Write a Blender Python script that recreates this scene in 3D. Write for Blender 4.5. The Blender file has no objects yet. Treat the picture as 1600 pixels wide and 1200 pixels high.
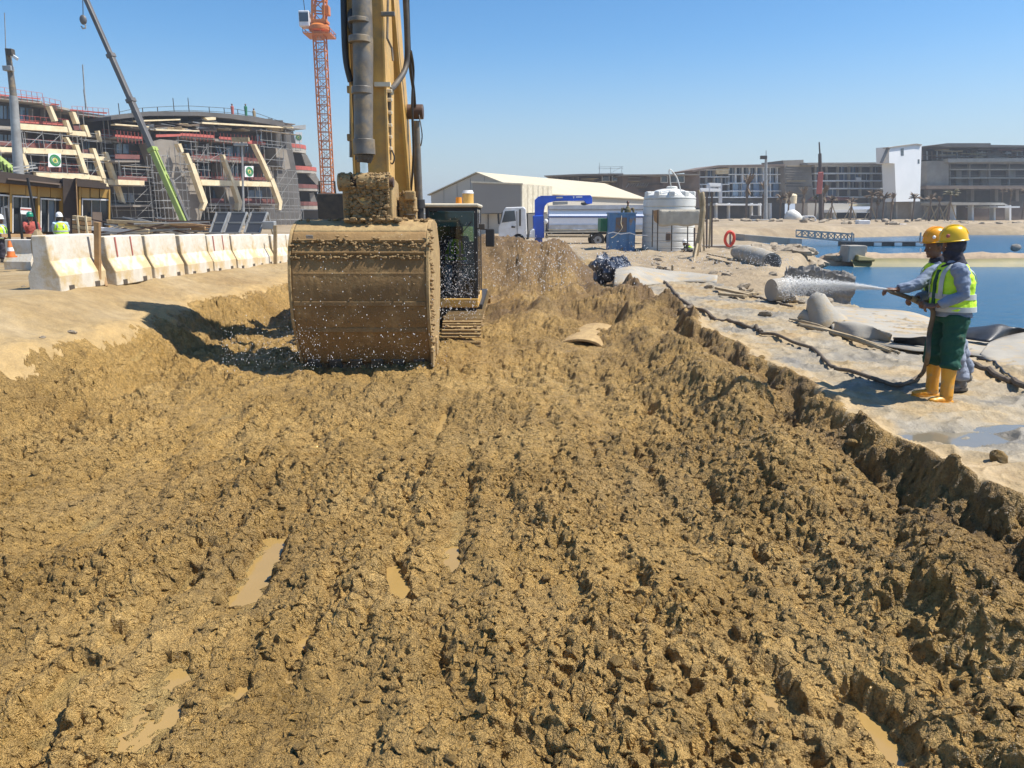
import bpy, bmesh, math, random
import numpy as np
from mathutils import Vector, Matrix, Quaternion
random.seed(7)
S = bpy.context.scene
C = S.collection
R = math.radians
# ------------------------------------------------------------------ camera, sky, sun, exposure
F = 1157.0; PITCH = R(12.76); CH = 1.85
cam = bpy.data.cameras.new('camera'); camo = bpy.data.objects.new('camera', cam); C.objects.link(camo)
cam.sensor_width = 36; cam.lens = 36*F/1600; cam.clip_end = 6000; cam.clip_start = .05
camo.location = (0, 0, CH); camo.rotation_euler = (R(90)-PITCH, 0, 0)
S.camera = camo
SUN_EL, SUN_AZ = 58.0, 92.0            # azimuth from +Y towards +X
w = bpy.data.worlds.new('World'); S.world = w; w.use_nodes = True
nt = w.node_tree; bg = nt.nodes['Background']
sky = nt.nodes.new('ShaderNodeTexSky'); sky.sky_type = 'NISHITA'; sky.sun_disc = False
sky.sun_elevation = R(SUN_EL); sky.sun_rotation = R(SUN_AZ)
sky.air_density = 1.0; sky.dust_density = .25; sky.ozone_density = 3.0; sky.altitude = 0
hs = nt.nodes.new('ShaderNodeHueSaturation'); hs.inputs['Saturation'].default_value = 1.32; hs.inputs['Hue'].default_value = .5; nt.links.new(sky.outputs[0], hs.inputs['Color'])
# pale band of air low over the horizon, all the way round
tcw = nt.nodes.new('ShaderNodeTexCoord'); sxyz = nt.nodes.new('ShaderNodeSeparateXYZ'); nt.links.new(tcw.outputs['Generated'], sxyz.inputs[0])
mrw = nt.nodes.new('ShaderNodeMapRange'); mrw.interpolation_type = 'SMOOTHSTEP'; mrw.inputs[1].default_value = -.02; mrw.inputs[2].default_value = .22; mrw.inputs[3].default_value = .85; mrw.inputs[4].default_value = 0
nt.links.new(sxyz.outputs[2], mrw.inputs[0]); mxw = nt.nodes.new('ShaderNodeMix'); mxw.data_type = 'RGBA'; nt.links.new(mrw.outputs[0], mxw.inputs[0])
nt.links.new(hs.outputs[0], mxw.inputs[6]); mxw.inputs[7].default_value = (2.9, 3.5, 4.05, 1)
nt.links.new(mxw.outputs[2], bg.inputs[0]); bg.inputs[1].default_value = .104
sl = bpy.data.lights.new('sun', 'SUN'); sl.energy = 5.0; sl.angle = R(.53); sl.color = (1, .95, .87)
so = bpy.data.objects.new('sun', sl); C.objects.link(so)
sv = Vector((math.sin(R(SUN_AZ))*math.cos(R(SUN_EL)), math.cos(R(SUN_AZ))*math.cos(R(SUN_EL)), math.sin(R(SUN_EL))))
so.rotation_euler = sv.to_track_quat('Z', 'Y').to_euler(); so.location = sv*300
S.view_settings.view_transform = 'Standard'; S.view_settings.look = 'None'
S.view_settings.exposure = .58; S.view_settings.gamma = 1; S.view_settings.use_curve_mapping = False
try:
    S.cycles.max_bounces = 6; S.cycles.transparent_max_bounces = 16
except Exception: pass

# ------------------------------------------------------------------ helpers
SP, CP = math.sin(PITCH), math.cos(PITCH)
def ray(u, v):
    a = (600-v)/F
    return Vector(((u-800)/F, CP+a*SP, -SP+a*CP))
def P(u, v, Y):
    d = ray(u, v); t = Y/d.y
    return Vector((d.x*t, Y, CH+d.z*t))
def G(u, v, z):
    d = ray(u, v); t = (z-CH)/d.z
    return Vector((d.x*t, d.y*t, z))
def catmull(pts, n=6):
    pts = [Vector(p) for p in pts]; out = []
    for i in range(len(pts)-1):
        p0 = pts[max(i-1, 0)]; p1 = pts[i]; p2 = pts[i+1]; p3 = pts[min(i+2, len(pts)-1)]
        for k in range(n):
            t = k/n
            out.append(.5*((2*p1)+(p2-p0)*t+(2*p0-5*p1+4*p2-p3)*t*t+(3*p1-p0-3*p2+p3)*t**3))
    out.append(pts[-1]); return out
class MB:
    def __init__(s): s.v = []; s.f = []
    def add(s, vs, fs):
        o = len(s.v); s.v += [tuple(a) for a in vs]; s.f += [tuple(i+o for i in f) for f in fs]; return s
    def box(s, c, size, rot=None):
        c = Vector(c); hx, hy, hz = [a/2 for a in size]; vs = []
        for x in (-hx, hx):
            for y in (-hy, hy):
                for z in (-hz, hz):
                    p = Vector((x, y, z))
                    if rot is not None: p = rot @ p
                    vs.append(c+p)
        return s.add(vs, [(0,1,3,2),(4,6,7,5),(0,4,5,1),(2,3,7,6),(0,2,6,4),(1,5,7,3)])
    def bx(s, x0, x1, y0, y1, z0, z1):
        return s.box(((x0+x1)/2, (y0+y1)/2, (z0+z1)/2), (abs(x1-x0), abs(y1-y0), abs(z1-z0)))
    def beam(s, p0, p1, w, h, up=(0, 0, 1)):
        p0 = Vector(p0); p1 = Vector(p1); d = p1-p0; L = d.length
        if L < 1e-6: return s
        d.normalize(); up = Vector(up)
        if abs(d.dot(up)) > .98: up = Vector((0, 1, 0)) if abs(d.y) < .9 else Vector((1, 0, 0))
        a = d.cross(up).normalized(); b = a.cross(d)
        vs = [p+a*i*w/2+b*j*h/2 for p in (p0, p1) for i, j in ((-1,-1),(1,-1),(1,1),(-1,1))]
        return s.add(vs, [(3,2,1,0),(4,5,6,7),(0,1,5,4),(1,2,6,5),(2,3,7,6),(3,0,4,7)])
    def tube(s, pts, r, n=8, cap=True):
        pts = [Vector(p) for p in pts]; m = len(pts)
        if not isinstance(r, (list, tuple)): r = [r]*m
        vs = []; fs = []; a = None
        for i, p in enumerate(pts):
            d = (pts[min(i+1, m-1)]-pts[max(i-1, 0)]).normalized()
            if a is None:
                a = d.cross(Vector((0, 0, 1)))
                if a.length < .05: a = d.cross(Vector((0, 1, 0)))
            a = (a-d*a.dot(d)).normalized(); b = d.cross(a)
            for k in range(n):
                t = 2*math.pi*k/n
                vs.append(p+(a*math.cos(t)+b*math.sin(t))*r[i])
        for i in range(m-1):
            for k in range(n):
                k2 = (k+1) % n
                fs.append((i*n+k, i*n+k2, (i+1)*n+k2, (i+1)*n+k))
        if cap: fs.append(tuple(range(n-1, -1, -1))); fs.append(tuple((m-1)*n+k for k in range(n)))
        return s.add(vs, fs)
    def cyl(s, p0, p1, r0, r1=None, n=12): return s.tube([p0, p1], [r0, r0 if r1 is None else r1], n)
    def prism(s, poly, vec):
        poly = [Vector(p) for p in poly]; vec = Vector(vec); n = len(poly)
        vs = poly+[p+vec for p in poly]
        fs = [tuple(range(n-1, -1, -1)), tuple(range(n, 2*n))]+[(i, (i+1) % n, n+(i+1) % n, n+i) for i in range(n)]
        return s.add(vs, fs)
    def lathe(s, prof, o=(0, 0, 0), n=24):
        o = Vector(o); vs = []; fs = []; m = len(prof)
        for r, z in prof:
            for k in range(n):
                t = 2*math.pi*k/n; vs.append(o+Vector((r*math.cos(t), r*math.sin(t), z)))
        for i in range(m-1):
            for k in range(n):
                k2 = (k+1) % n; fs.append((i*n+k, i*n+k2, (i+1)*n+k2, (i+1)*n+k))
        fs.append(tuple(range(n-1, -1, -1))); fs.append(tuple((m-1)*n+k for k in range(n)))
        return s.add(vs, fs)
    def ell(s, c, r, rot=None, n=12, m=8, jit=0):
        c = Vector(c); vs = []; fs = []
        for i in range(m+1):
            ph = math.pi*i/m
            for k in range(n):
                t = 2*math.pi*k/n
                q = 1+random.uniform(-jit, jit)
                p = Vector((r[0]*math.sin(ph)*math.cos(t)*q, r[1]*math.sin(ph)*math.sin(t)*q, r[2]*math.cos(ph)*q))
                if rot is not None: p = rot @ p
                vs.append(c+p)
        for i in range(m):
            for k in range(n):
                k2 = (k+1) % n; fs.append((i*n+k, (i+1)*n+k, (i+1)*n+k2, i*n+k2))
        return s.add(vs, fs)
    def octa(s, c, r, st=(1, 1, 1)):
        c = Vector(c); vs = [c+Vector(d)*r for d in ((st[0],0,0),(-st[0],0,0),(0,st[1],0),(0,-st[1],0),(0,0,st[2]),(0,0,-st[2]))]
        return s.add(vs, [(0,2,4),(2,1,4),(1,3,4),(3,0,4),(2,0,5),(1,2,5),(3,1,5),(0,3,5)])
    def build(s, name, mat, parent=None, smooth=False, bevel=0, kind=None, local=False):
        me = bpy.data.meshes.new(name)
        off = Vector((0, 0, 0))
        if parent is not None and not local:
            q = parent
            while q is not None: off += Vector(q.location); q = q.parent
        me.from_pydata([Vector(a)-off for a in s.v] if off.length else s.v, [], s.f); me.update()
        bm = bmesh.new(); bm.from_mesh(me); bmesh.ops.remove_doubles(bm, verts=bm.verts, dist=1e-5) if smooth else None
        bmesh.ops.recalc_face_normals(bm, faces=bm.faces); bm.to_mesh(me); bm.free()
        if mat is not None: me.materials.append(mat)
        if smooth:
            me.polygons.foreach_set('use_smooth', [True]*len(me.polygons))
            try: me.set_sharp_from_angle(angle=R(38))
            except Exception: pass
        o = bpy.data.objects.new(name, me); C.objects.link(o)
        if parent is not None: o.parent = parent
        if bevel:
            b = o.modifiers.new('bevel', 'BEVEL'); b.width = bevel; b.segments = 2; b.limit_method = 'ANGLE'; b.angle_limit = R(40)
        if kind: o['kind'] = kind
        return o
def tag(o, label=None, cat=None, group=None, kind=None):
    if label: o['label'] = label
    if cat: o['category'] = cat
    if group: o['group'] = group
    if kind: o['kind'] = kind
    return o
def thing(name, label, cat, loc=(0, 0, 0), rz=0, group=None):
    o = bpy.data.objects.new(name, None); C.objects.link(o); o.location = loc; o.rotation_euler = (0, 0, rz)
    o.empty_display_size = .2
    return tag(o, label, cat, group)
def copy_tree(o, parent=None):
    c = o.copy(); C.objects.link(c); c.parent = parent
    for ch in [x for x in C.objects if x.parent == o]: copy_tree(ch, c)
    return c
def dup(o, loc, rz=0, label=None, scale=None):
    c = copy_tree(o); c.location = loc; c.rotation_euler = (0, 0, rz)
    if label: c['label'] = label
    if scale: c.scale = scale if isinstance(scale, (tuple, list)) else (scale,)*3
    return c

# ------------------------------------------------------------------ materials
def mat(name, col, rough=.7, metal=0, col2=None, scale=4, fac=(.35, .65), bump=.0, bscale=30, dirt=None, dscale=2.5, dfac=(.5, .62), spec=.5, detail=6):
    m = bpy.data.materials.new(name); m.use_nodes = True; n = m.node_tree; N = n.nodes; Lk = n.links
    b = N['Principled BSDF']; b.inputs['Base Color'].default_value = (*col, 1); b.inputs['Roughness'].default_value = rough
    b.inputs['Metallic'].default_value = metal; b.inputs['Specular IOR Level'].default_value = spec
    tc = N.new('ShaderNodeTexCoord')
    def noise(sc, det=detail, r=.6):
        t = N.new('ShaderNodeTexNoise'); t.inputs['Scale'].default_value = sc; t.inputs['Detail'].default_value = det
        t.inputs['Roughness'].default_value = r; Lk.new(tc.outputs['Object'], t.inputs['Vector']); return t
    def ramp(src, a, bb, c0, c1):
        r = N.new('ShaderNodeValToRGB'); r.color_ramp.elements[0].position = a; r.color_ramp.elements[1].position = bb
        r.color_ramp.elements[0].color = c0; r.color_ramp.elements[1].color = c1; Lk.new(src, r.inputs[0]); return r
    last = None
    if col2 is None: col2 = tuple(c*.78 for c in col)
    r1 = ramp(noise(scale).outputs['Fac'], fac[0], fac[1], (*col2, 1), (*col, 1)); last = r1.outputs[0]
    if dirt is not None:
        r2 = ramp(noise(dscale, 8, .68).outputs['Fac'], dfac[0], dfac[1], (0, 0, 0, 1), (1, 1, 1, 1))
        mx = N.new('ShaderNodeMix'); mx.data_type = 'RGBA'; Lk.new(r2.outputs[0], mx.inputs[0])
        Lk.new(last, mx.inputs[6]); mx.inputs[7].default_value = (*dirt, 1); last = mx.outputs[2]
        mr = N.new('ShaderNodeMix'); Lk.new(r2.outputs[0], mr.inputs[0]); mr.inputs[2].default_value = rough; mr.inputs[3].default_value = .85
        Lk.new(mr.outputs[0], b.inputs['Roughness'])
    Lk.new(last, b.inputs['Base Color'])
    if bump:
        bp = N.new('ShaderNodeBump'); bp.inputs['Strength'].default_value = 1; bp.inputs['Distance'].default_value = bump
        Lk.new(noise(bscale, 8, .65).outputs['Fac'], bp.inputs['Height']); Lk.new(bp.outputs[0], b.inputs['Normal'])
    return m
MUDC = (.40, .272, .115)
M = {}
M['mudcoat'] = mat('dried_mud', (.42, .29, .125), .85, col2=(.30, .195, .085), scale=6, bump=.012, bscale=22)
M['bucket'] = mat('bucket_shaded_mud', (.30, .18, .066), .8, col2=(.19, .11, .038), scale=2.2, fac=(.3, .7), bump=.010, bscale=24, dirt=(.38, .25, .105), dscale=3, dfac=(.54, .68))  # darker than the lit top plate's mud: shade on the back put into colour
M['clump'] = mat('mud_clump', (.33, .22, .10), .9, col2=(.22, .14, .06), scale=14, bump=.01, bscale=50)
M['yellow'] = mat('machine_yellow', (.66, .39, .095), .45, col2=(.56, .32, .08), scale=3, dirt=(.42, .29, .13), dscale=2.2, dfac=(.52, .66), bump=.002, bscale=60)
M['steelgrey'] = mat('cylinder_grey', (.16, .15, .135), .45, col2=(.12, .10, .075), scale=5, dirt=(.30, .22, .12), dscale=4, dfac=(.48, .7), bump=.002)
M['black'] = mat('black_rubber', (.022, .022, .022), .5, col2=(.035, .03, .025), scale=6)
M['blackdusty'] = mat('dusty_black', (.05, .045, .04), .6, col2=(.10, .08, .055), scale=8)
M['chrome'] = mat('chrome_rod', (.75, .76, .78), .14, metal=1, col2=(.6, .6, .6))
M['rustbrown'] = mat('brown_pin', (.11, .06, .035), .55, col2=(.07, .04, .025), scale=6)
M['offwhite'] = mat('offwhite_paint', (.68, .62, .48), .6, col2=(.55, .48, .34), scale=3)
M['white'] = mat('white_paint', (.80, .80, .80), .35, col2=(.70, .69, .66), scale=2, dirt=(.55, .48, .38), dscale=1.5, dfac=(.6, .75))
M['poly'] = mat('white_plastic', (.72, .71, .66), .45, col2=(.62, .60, .53), scale=1.2, dirt=(.5, .45, .35), dscale=1.2, dfac=(.58, .75))
M['blue'] = mat('blue_paint', (.03, .12, .62), .35, col2=(.03, .10, .5), scale=2)
M['bluebox'] = mat('blue_cabinet', (.12, .26, .45), .55, col2=(.09, .20, .36), scale=2, dirt=(.30, .22, .16), dscale=1.8, dfac=(.55, .6), bump=.003)
M['bluestripe'] = mat('blue_stripe', (.01, .08, .30), .4)
M['aluminium'] = mat('tank_steel', (.66, .67, .69), .5, metal=.1, col2=(.5, .5, .5), scale=1.5)
M['orange'] = mat('orange_crane', (.62, .20, .035), .5, col2=(.5, .15, .03), scale=1.5)
M['amber'] = mat('amber_lens', (.75, .28, .02), .25)
M['lime'] = mat('lime_paint', (.33, .42, .10), .5, col2=(.26, .33, .09), scale=1)
M['boomgrey'] = mat('boom_grey', (.13, .12, .11), .5, col2=(.09, .085, .08), scale=1)
M['concrete'] = mat('concrete', (.40, .365, .31), .85, col2=(.30, .27, .225), scale=.8, bump=.01, bscale=8)
M['darkconc'] = mat('dark_concrete', (.31, .275, .23), .9, col2=(.22, .19, .155), scale=.4)
M['browncl'] = mat('brown_cladding', (.21, .155, .115), .85, col2=(.145, .105, .08), scale=.5)
M['cream'] = mat('cream_board', (.80, .68, .45), .8, col2=(.66, .53, .32), scale=1.2)
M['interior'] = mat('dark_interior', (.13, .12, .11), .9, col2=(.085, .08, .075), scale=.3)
M['red'] = mat('red_mesh', (.50, .12, .09), .7, col2=(.40, .10, .08), scale=1)
M['redbrown'] = mat('maroon_sheet', (.23, .085, .07), .7, col2=(.16, .065, .055), scale=1)
M['galv'] = mat('galvanised_pipe', (.42, .42, .40), .5, metal=.3, col2=(.30, .29, .27), scale=2)
M['glassblue'] = mat('window_glass', (.16, .25, .36), .12, col2=(.09, .14, .21), scale=.25, spec=.9)
M['glassdark'] = mat('dark_glass', (.03, .04, .05), .08, col2=(.05, .07, .09), scale=.3, spec=.9)
M['gold'] = mat('gold_panel', (.48, .29, .075), .5, col2=(.42, .25, .06), scale=1)
M['brown'] = mat('dark_brown', (.07, .05, .038), .7, col2=(.05, .036, .03), scale=1)
M['timber'] = mat('timber', (.40, .25, .12), .8, col2=(.29, .17, .075), scale=5, bump=.003)
M['oldwood'] = mat('weathered_wood', (.42, .33, .20), .85, col2=(.30, .22, .12), scale=6, bump=.003)
M['hangarroof'] = mat('cream_membrane', (.56, .48, .335), .7, col2=(.50, .43, .30), scale=.1)
M['hangarwall'] = mat('beige_cladding', (.50, .46, .39), .7, col2=(.46, .42, .35), scale=.15)
M['greycl'] = mat('grey_cladding', (.30, .28, .25), .7, col2=(.27, .25, .22), scale=.15)
M['tyre'] = mat('tyre', (.03, .028, .026), .8, col2=(.09, .075, .055), scale=5)
M['skin'] = mat('skin', (.16, .075, .042), .5, col2=(.13, .06, .035), scale=20)
M['hoodc'] = mat('dark_hood_cloth', (.028, .028, .045), .9, col2=(.02, .02, .03), scale=20, bump=.004, bscale=25)
M['shirt'] = mat('grey_blue_cloth', (.22, .27, .36), .9, col2=(.17, .21, .29), scale=9, bump=.012, bscale=11)
M['vest'] = mat('hi_vis_lime', (.58, .88, .03), .7, col2=(.48, .78, .03), scale=8, bump=.010, bscale=10)
M['reflect'] = mat('reflective_tape', (.45, .47, .46), .4, col2=(.36, .38, .37), scale=10)
M['greenpants'] = mat('green_cloth', (.008, .075, .045), .9, col2=(.006, .055, .035), dirt=(.10, .10, .05), dscale=5, dfac=(.60, .72), scale=7, bump=.014, bscale=9)
M['greytrouser'] = mat('grey_trouser', (.27, .30, .36), .9, col2=(.2, .22, .27), scale=8, bump=.008, bscale=14)
M['boot'] = mat('orange_rubber', (.72, .33, .02), .4, col2=(.62, .27, .025), scale=7, dirt=(.45, .29, .11), dscale=9, dfac=(.54, .66), bump=.003)
M['shoe'] = mat('grey_shoe', (.20, .18, .15), .85, col2=(.12, .11, .1), scale=12)
M['hat'] = mat('yellow_helmet', (.85, .52, .01), .3, col2=(.78, .45, .01), scale=4)
M['hatorange'] = mat('amber_helmet', (.85, .36, .01), .3, col2=(.75, .30, .01), scale=4)
M['hatwhite'] = mat('white_helmet', (.8, .8, .78), .3)
M['hatgreen'] = mat('green_helmet', (.01, .22, .12), .35)
M['hose'] = mat('muddy_hose', (.15, .11, .07), .75, col2=(.085, .065, .045), scale=12, bump=.003)
M['linerblack'] = mat('black_liner', (.018, .018, .018), .45, col2=(.03, .03, .03), scale=3, bump=.01, bscale=6)
M['linergrey'] = mat('grey_liner', (.37, .335, .27), .85, col2=(.29, .265, .22), dirt=(.40, .30, .17), dfac=(.5, .62), scale=2, bump=.008, bscale=14)
M['tarp'] = mat('beige_tarp', (.52, .47, .37), .85, col2=(.44, .39, .3), scale=2, bump=.02, bscale=6)
M['blacktarp'] = mat('dark_blue_plastic', (.035, .045, .07), .35, col2=(.10, .12, .16), scale=5, bump=.02, bscale=9)
M['rock'] = mat('rock', (.38, .31, .22), .9, col2=(.25, .2, .14), scale=3, bump=.02, bscale=9)
M['greyrock'] = mat('grey_rubble', (.30, .275, .24), .9, col2=(.18, .165, .145), scale=7, bump=.03, bscale=14)
M['olive'] = mat('algae_membrane', (.20, .16, .04), .6, col2=(.12, .11, .03), scale=.8)
M['barsand'] = mat('berm_gravel', (.42, .31, .20), .9, col2=(.3, .22, .15), scale=3, bump=.03, bscale=6)
M['plaster'] = mat('white_plaster', (.78, .79, .79), .7, col2=(.70, .72, .72), scale=.2)
M['frond'] = mat('palm_frond', (.11, .11, .04), .7, col2=(.19, .14, .07), scale=2)
M['frondbrown'] = mat('dry_frond', (.24, .17, .10), .85, col2=(.15, .105, .065), scale=2)
M['trunk'] = mat('palm_trunk', (.20, .145, .10), .9, col2=(.12, .085, .06), scale=3)
M['green'] = mat('green_paint', (.03, .20, .09), .5)
M['lifebuoy'] = mat('red_plastic', (.70, .06, .03), .4)
M['signwhite'] = mat('sign_white', (.78, .78, .76), .5, col2=(.76, .76, .74))
M['signgreen'] = mat('sign_green', (.02, .24, .07), .5)
M['signyellow'] = mat('sign_yellow', (.65, .62, .12), .5)
M['panel'] = mat('solar_dark', (.035, .038, .042), .25, col2=(.05, .052, .056), scale=1)
M['drop'] = mat('water_droplet', (.88, .87, .84), .25, col2=(.8, .79, .76))
M['tankwhite'] = mat('tank_white', (.92, .92, .94), .7, col2=(.88, .88, .90), spec=.2)
M['stain'] = mat('dark_joint', (.10, .08, .06), .9)
# barrier: cream paint, sand-stained lower half
bar = mat('barrier_concrete', (.70, .67, .60), .85, col2=(.60, .55, .45), scale=2.5, bump=.006, bscale=18, dirt=(.56, .43, .24), dscale=1.6, dfac=(.46, .6))
M['barrier'] = bar
def glass(name, tint, refl=.12):
    m = bpy.data.materials.new(name); m.use_nodes = True; N = m.node_tree.nodes; L = m.node_tree.links
    N.remove(N['Principled BSDF']); out = N['Material Output']
    t = N.new('ShaderNodeBsdfTransparent'); t.inputs[0].default_value = (*tint, 1)
    g = N.new('ShaderNodeBsdfGlossy'); g.inputs['Roughness'].default_value = .04
    fr = N.new('ShaderNodeLayerWeight'); fr.inputs[0].default_value = refl
    mx = N.new('ShaderNodeMixShader'); L.new(fr.outputs['Fresnel'], mx.inputs[0]); L.new(t.outputs[0], mx.inputs[1]); L.new(g.outputs[0], mx.inputs[2])
    L.new(mx.outputs[0], out.inputs[0]); return m
M['cabglass'] = glass('cab_glass', (.32, .50, .53), .42)

# ------------------------------------------------------------------ numpy noise
def _h(ix, iy, seed):
    n = (ix.astype(np.int64)*374761393+iy.astype(np.int64)*668265263+seed*1442695041) & 0xffffffff
    n = ((n ^ (n >> 13))*1274126177) & 0xffffffff
    n = (n ^ (n >> 16)) & 0xffffffff
    return n/4294967296.0
def pn(x, y, seed=0):
    ix = np.floor(x); iy = np.floor(y); fx = x-ix; fy = y-iy
    def g(a, b):
        t = _h(ix+a, iy+b, seed)*6.2831853
        return np.cos(t)*(fx-a)+np.sin(t)*(fy-b)
    sx = fx*fx*fx*(fx*(fx*6-15)+10); sy = fy*fy*fy*(fy*(fy*6-15)+10)
    a = g(0, 0); b = g(1, 0); c = g(0, 1); d = g(1, 1)
    return ((a+(b-a)*sx)*(1-sy)+(c+(d-c)*sx)*sy)*1.5
def fbm(x, y, seed=0, o=4):
    s = 0; a = 1
    for i in range(o): s = s+a*pn(x*2**i, y*2**i, seed+i*17); a *= .5
    return s
def clod(x, y, seed):
    ix = np.floor(x); iy = np.floor(y); best = np.zeros_like(x)
    for a in (-1, 0, 1):
        for b in (-1, 0, 1):
            cx = ix+a; cy = iy+b
            px = cx+_h(cx, cy, seed); py = cy+_h(cx, cy, seed+5); r = .48+.5*_h(cx, cy, seed+9)
            d2 = ((x-px)**2+(y-py)**2)/(r*r)
            best = np.maximum(best, r*np.sqrt(np.maximum(0, 1-d2)))
    return best
def sm(t): t = np.clip(t, 0, 1); return t*t*(3-2*t)

# ------------------------------------------------------------------ terrain
WATER = -1.0
def eLf(y): return -5.0+.35*pn(y*.25, y*0+3.1, 11)+.12*pn(y*1.3, y*0+1.1, 12)
def eRf(y): return 3.12+.14*pn(y*.5, y*0+.7, 13)+.13*pn(y*1.7, y*0+5.1, 14)
def shoreX(y): return np.interp(y, [0, 12, 18, 22, 30, 41, 48, 70, 86, 400], [8.0, 7.9, 7.4, 8.0, 11.0, 16.5, 18, 21, 23, 23])
def roadz(y): return np.clip(.70-.024*(y-12), .40, .82)
def base(x, y):
    eL = eLf(y); eR = eRf(y)
    zm = -.45+.05*pn(x*.5, y*.5, 21)
    zm = zm+sm((y-20)/12)*.35*sm((y-30)/5)
    rb_ = np.exp(-((x-eR+.55)/.55)**2)*sm((20-y)/6)
    zm = zm+rb_*(.30+.12*sm((y-5.3)/2.5))*np.clip(.8+.8*fbm(x*.9, y*.9, 35, 3), .35, 1.15)
    heap = sm((y-13)/3)*sm((23-y)/3)*sm((x+.6)/1.2)
    zm = zm+heap*(.22+.30*np.clip(fbm(x*.9, y*.7, 31, 3), -.4, 1))
    mound = sm((y-22.0-.5*pn(x*.7, y*.5, 8)-.25*pn(x*2, y*1.5, 9))/2.9)*sm((31-y)/4)*sm((3.3-x)/1.6)
    zm = zm+mound*(1.52-.13*(x+1)+.14*fbm(x*.9, y*.7, 33, 4))
    back = sm((y-29)/4)
    zm = zm*(1-back)+back*(-.12-.10*sm((y-40)/12))
    # left bank
    tL = sm((eL-x)/1.05); crest = .30+.0*y
    zl = crest+(roadz(y)-crest)*sm((eL-1.0-x)/1.3)
    z = zm*(1-tL)+zl*tL
    # right side
    tR = sm((x-eR-.10*pn(x*2.5, y*2.5, 15)-.05*pn(x*7, y*7, 16)+.10)/.30)
    sx = shoreX(y); fall = sm((x-sx+.3)/(3.0-1.2*sm((y-20)/10)))
    zr = .0-.06*sm((x-5)/3)*sm((20-y)/5)-.12*sm((y-40)/20)
    zr = zr*(1-fall)+(-2.2)*fall
    z = z*(1-tR)+zr*tR
    ridge = np.exp(-((x-eR-.02)/.20)**2)*sm((25-y)/4)
    z = z+ridge*(.05+.14*np.clip(pn(x*1.5, y*1.1, 41)+.25, 0, 1)+.05*clod(x/.28, y/.28, 43))
    # far shore land
    fy = 100+(x-45)*.66; far = sm((y-fy)/5)*sm((x-15)/8)
    z = z*(1-far)+(.35+.6*sm((y-fy-8)/25))*far
    barm = np.exp(-((y-45.2)/1.1)**4)*sm((x-17)/2)
    z = np.maximum(z, -2.4+2.08*barm)
    return z
PUD = []
def strokes():
    for pts, r, dpt in ((((432,838),(405,880),(385,925)), .10, .16), (((120,1055),(85,1110),(60,1160)), .09, .14), (((255,1050),(235,1100),(205,1165)), .13, .15),
                        (((300,900),(285,925)), .05, .10), (((215,850),(180,880)), .05, .08), (((1075,1085),(1060,1120)), .04, .08), (((1200,1060),(1235,1120),(1290,1135)), .08, .13),
                        (((1335,1095),(1375,1135),(1390,1170)), .08, .15), (((1385,1005),(1440,1012)), .07, .11), (((700,850),(715,880)), .05, .09), (((610,880),(635,935)), .07, .15),
                        (((1540,850),(1600,870)), .12, .14), (((600,925),(520,950)), .05, .06), (((370,1070),(350,1100)), .06, .09), (((330,830),(345,800)),.04,.08), (((180,985),(190,1010)),.05,.09)):
        pp = [G(u, v, -.5) for u, v in pts]
        PUD.append(([(p.x, p.y) for p in pp], r, dpt))
strokes()
def puddle_dip(x, y):
    d = np.zeros_like(x)
    for pts, r, dp in PUD:
        xs = [p[0] for p in pts]; ys = [p[1] for p in pts]
        mk = (x > min(xs)-.6) & (x < max(xs)+.6) & (y > min(ys)-.6) & (y < max(ys)+.6)
        if not mk.any(): continue
        xx = x[mk]; yy = y[mk]; best = np.full(xx.shape, 9.)
        for (ax, ay), (bx_, by_) in zip(pts[:-1], pts[1:]):
            vx, vy = bx_-ax, by_-ay; t = np.clip(((xx-ax)*vx+(yy-ay)*vy)/(vx*vx+vy*vy), 0, 1)
            best = np.minimum(best, np.hypot(xx-ax-t*vx, yy-ay-t*vy))
        best = best+.05*pn(xx*7, yy*7, 77)
        d[mk] = np.maximum(d[mk], dp*sm(1.5-best/r))
    return d
def mudw(x, y):
    eL = eLf(y); eR = eRf(y)
    w_ = sm((x-(eL-1.0))/.5)*sm((eR+.25-x)/.2)*sm((33-y)/4)
    return w_
def detail(x, y):
    wx = x+.05*pn(x*4, y*4, 51)+.02*pn(x*13, y*13, 53); wy = y+.05*pn(x*4, y*4, 52)+.02*pn(x*13, y*13, 54)
    mask = np.clip(.62+.95*fbm(x*.75, y*.75, 61, 3), .12, 1.1)      # rough and smoother areas
    fur = pn(wx/.30, wy/1.0, 62)*.075+pn(wx/.17, wy/.45, 63)*.045
    # rows of pits left by the tracks
    ph = x/.42+.25*pn(x*.5, y*.35, 66)
    pit = np.clip(np.cos(6.283*ph)-.35, 0, 1)*np.clip(pn(wx/.35, wy/.42, 67)+.10, 0, 1)
    near = sm((14-y)/3)
    fur = fur*(.25+.75*near)
    md = fur*.95-.18*pit*near+(1-near)*.16*clod(wx/.55, wy/.6, 68)
    md = md+mask*(.036*clod(wx/.20, wy/.20, 71)+.056*clod(wx/.09, wy/.09, 72))+(.30+.70*mask)*(.056*clod(wx/.047, wy/.047, 73))
    md = md+(.30+.70*mask)*(.027*clod(x/.024, y/.024, 74))
    gr = np.exp(-((x-.35)/.75)**4-((y-10.7+.25*x)/.85)**4)
    md = md-gr*.085*np.clip(np.cos(6.283*((y+.42*x+.16*x*x)/.34))-.1, 0, 1)
    md = md-puddle_dip(x, y)
    flat = -.027                                                        # slurry settles in the hollows
    un = np.clip(flat-md, 0, None); md = np.where(un > 0, flat-(.22*np.minimum(un, .06)+np.maximum(0, un-.06)), md)
    global SLUR; SLUR = sm(un/.03)
    return md
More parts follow.
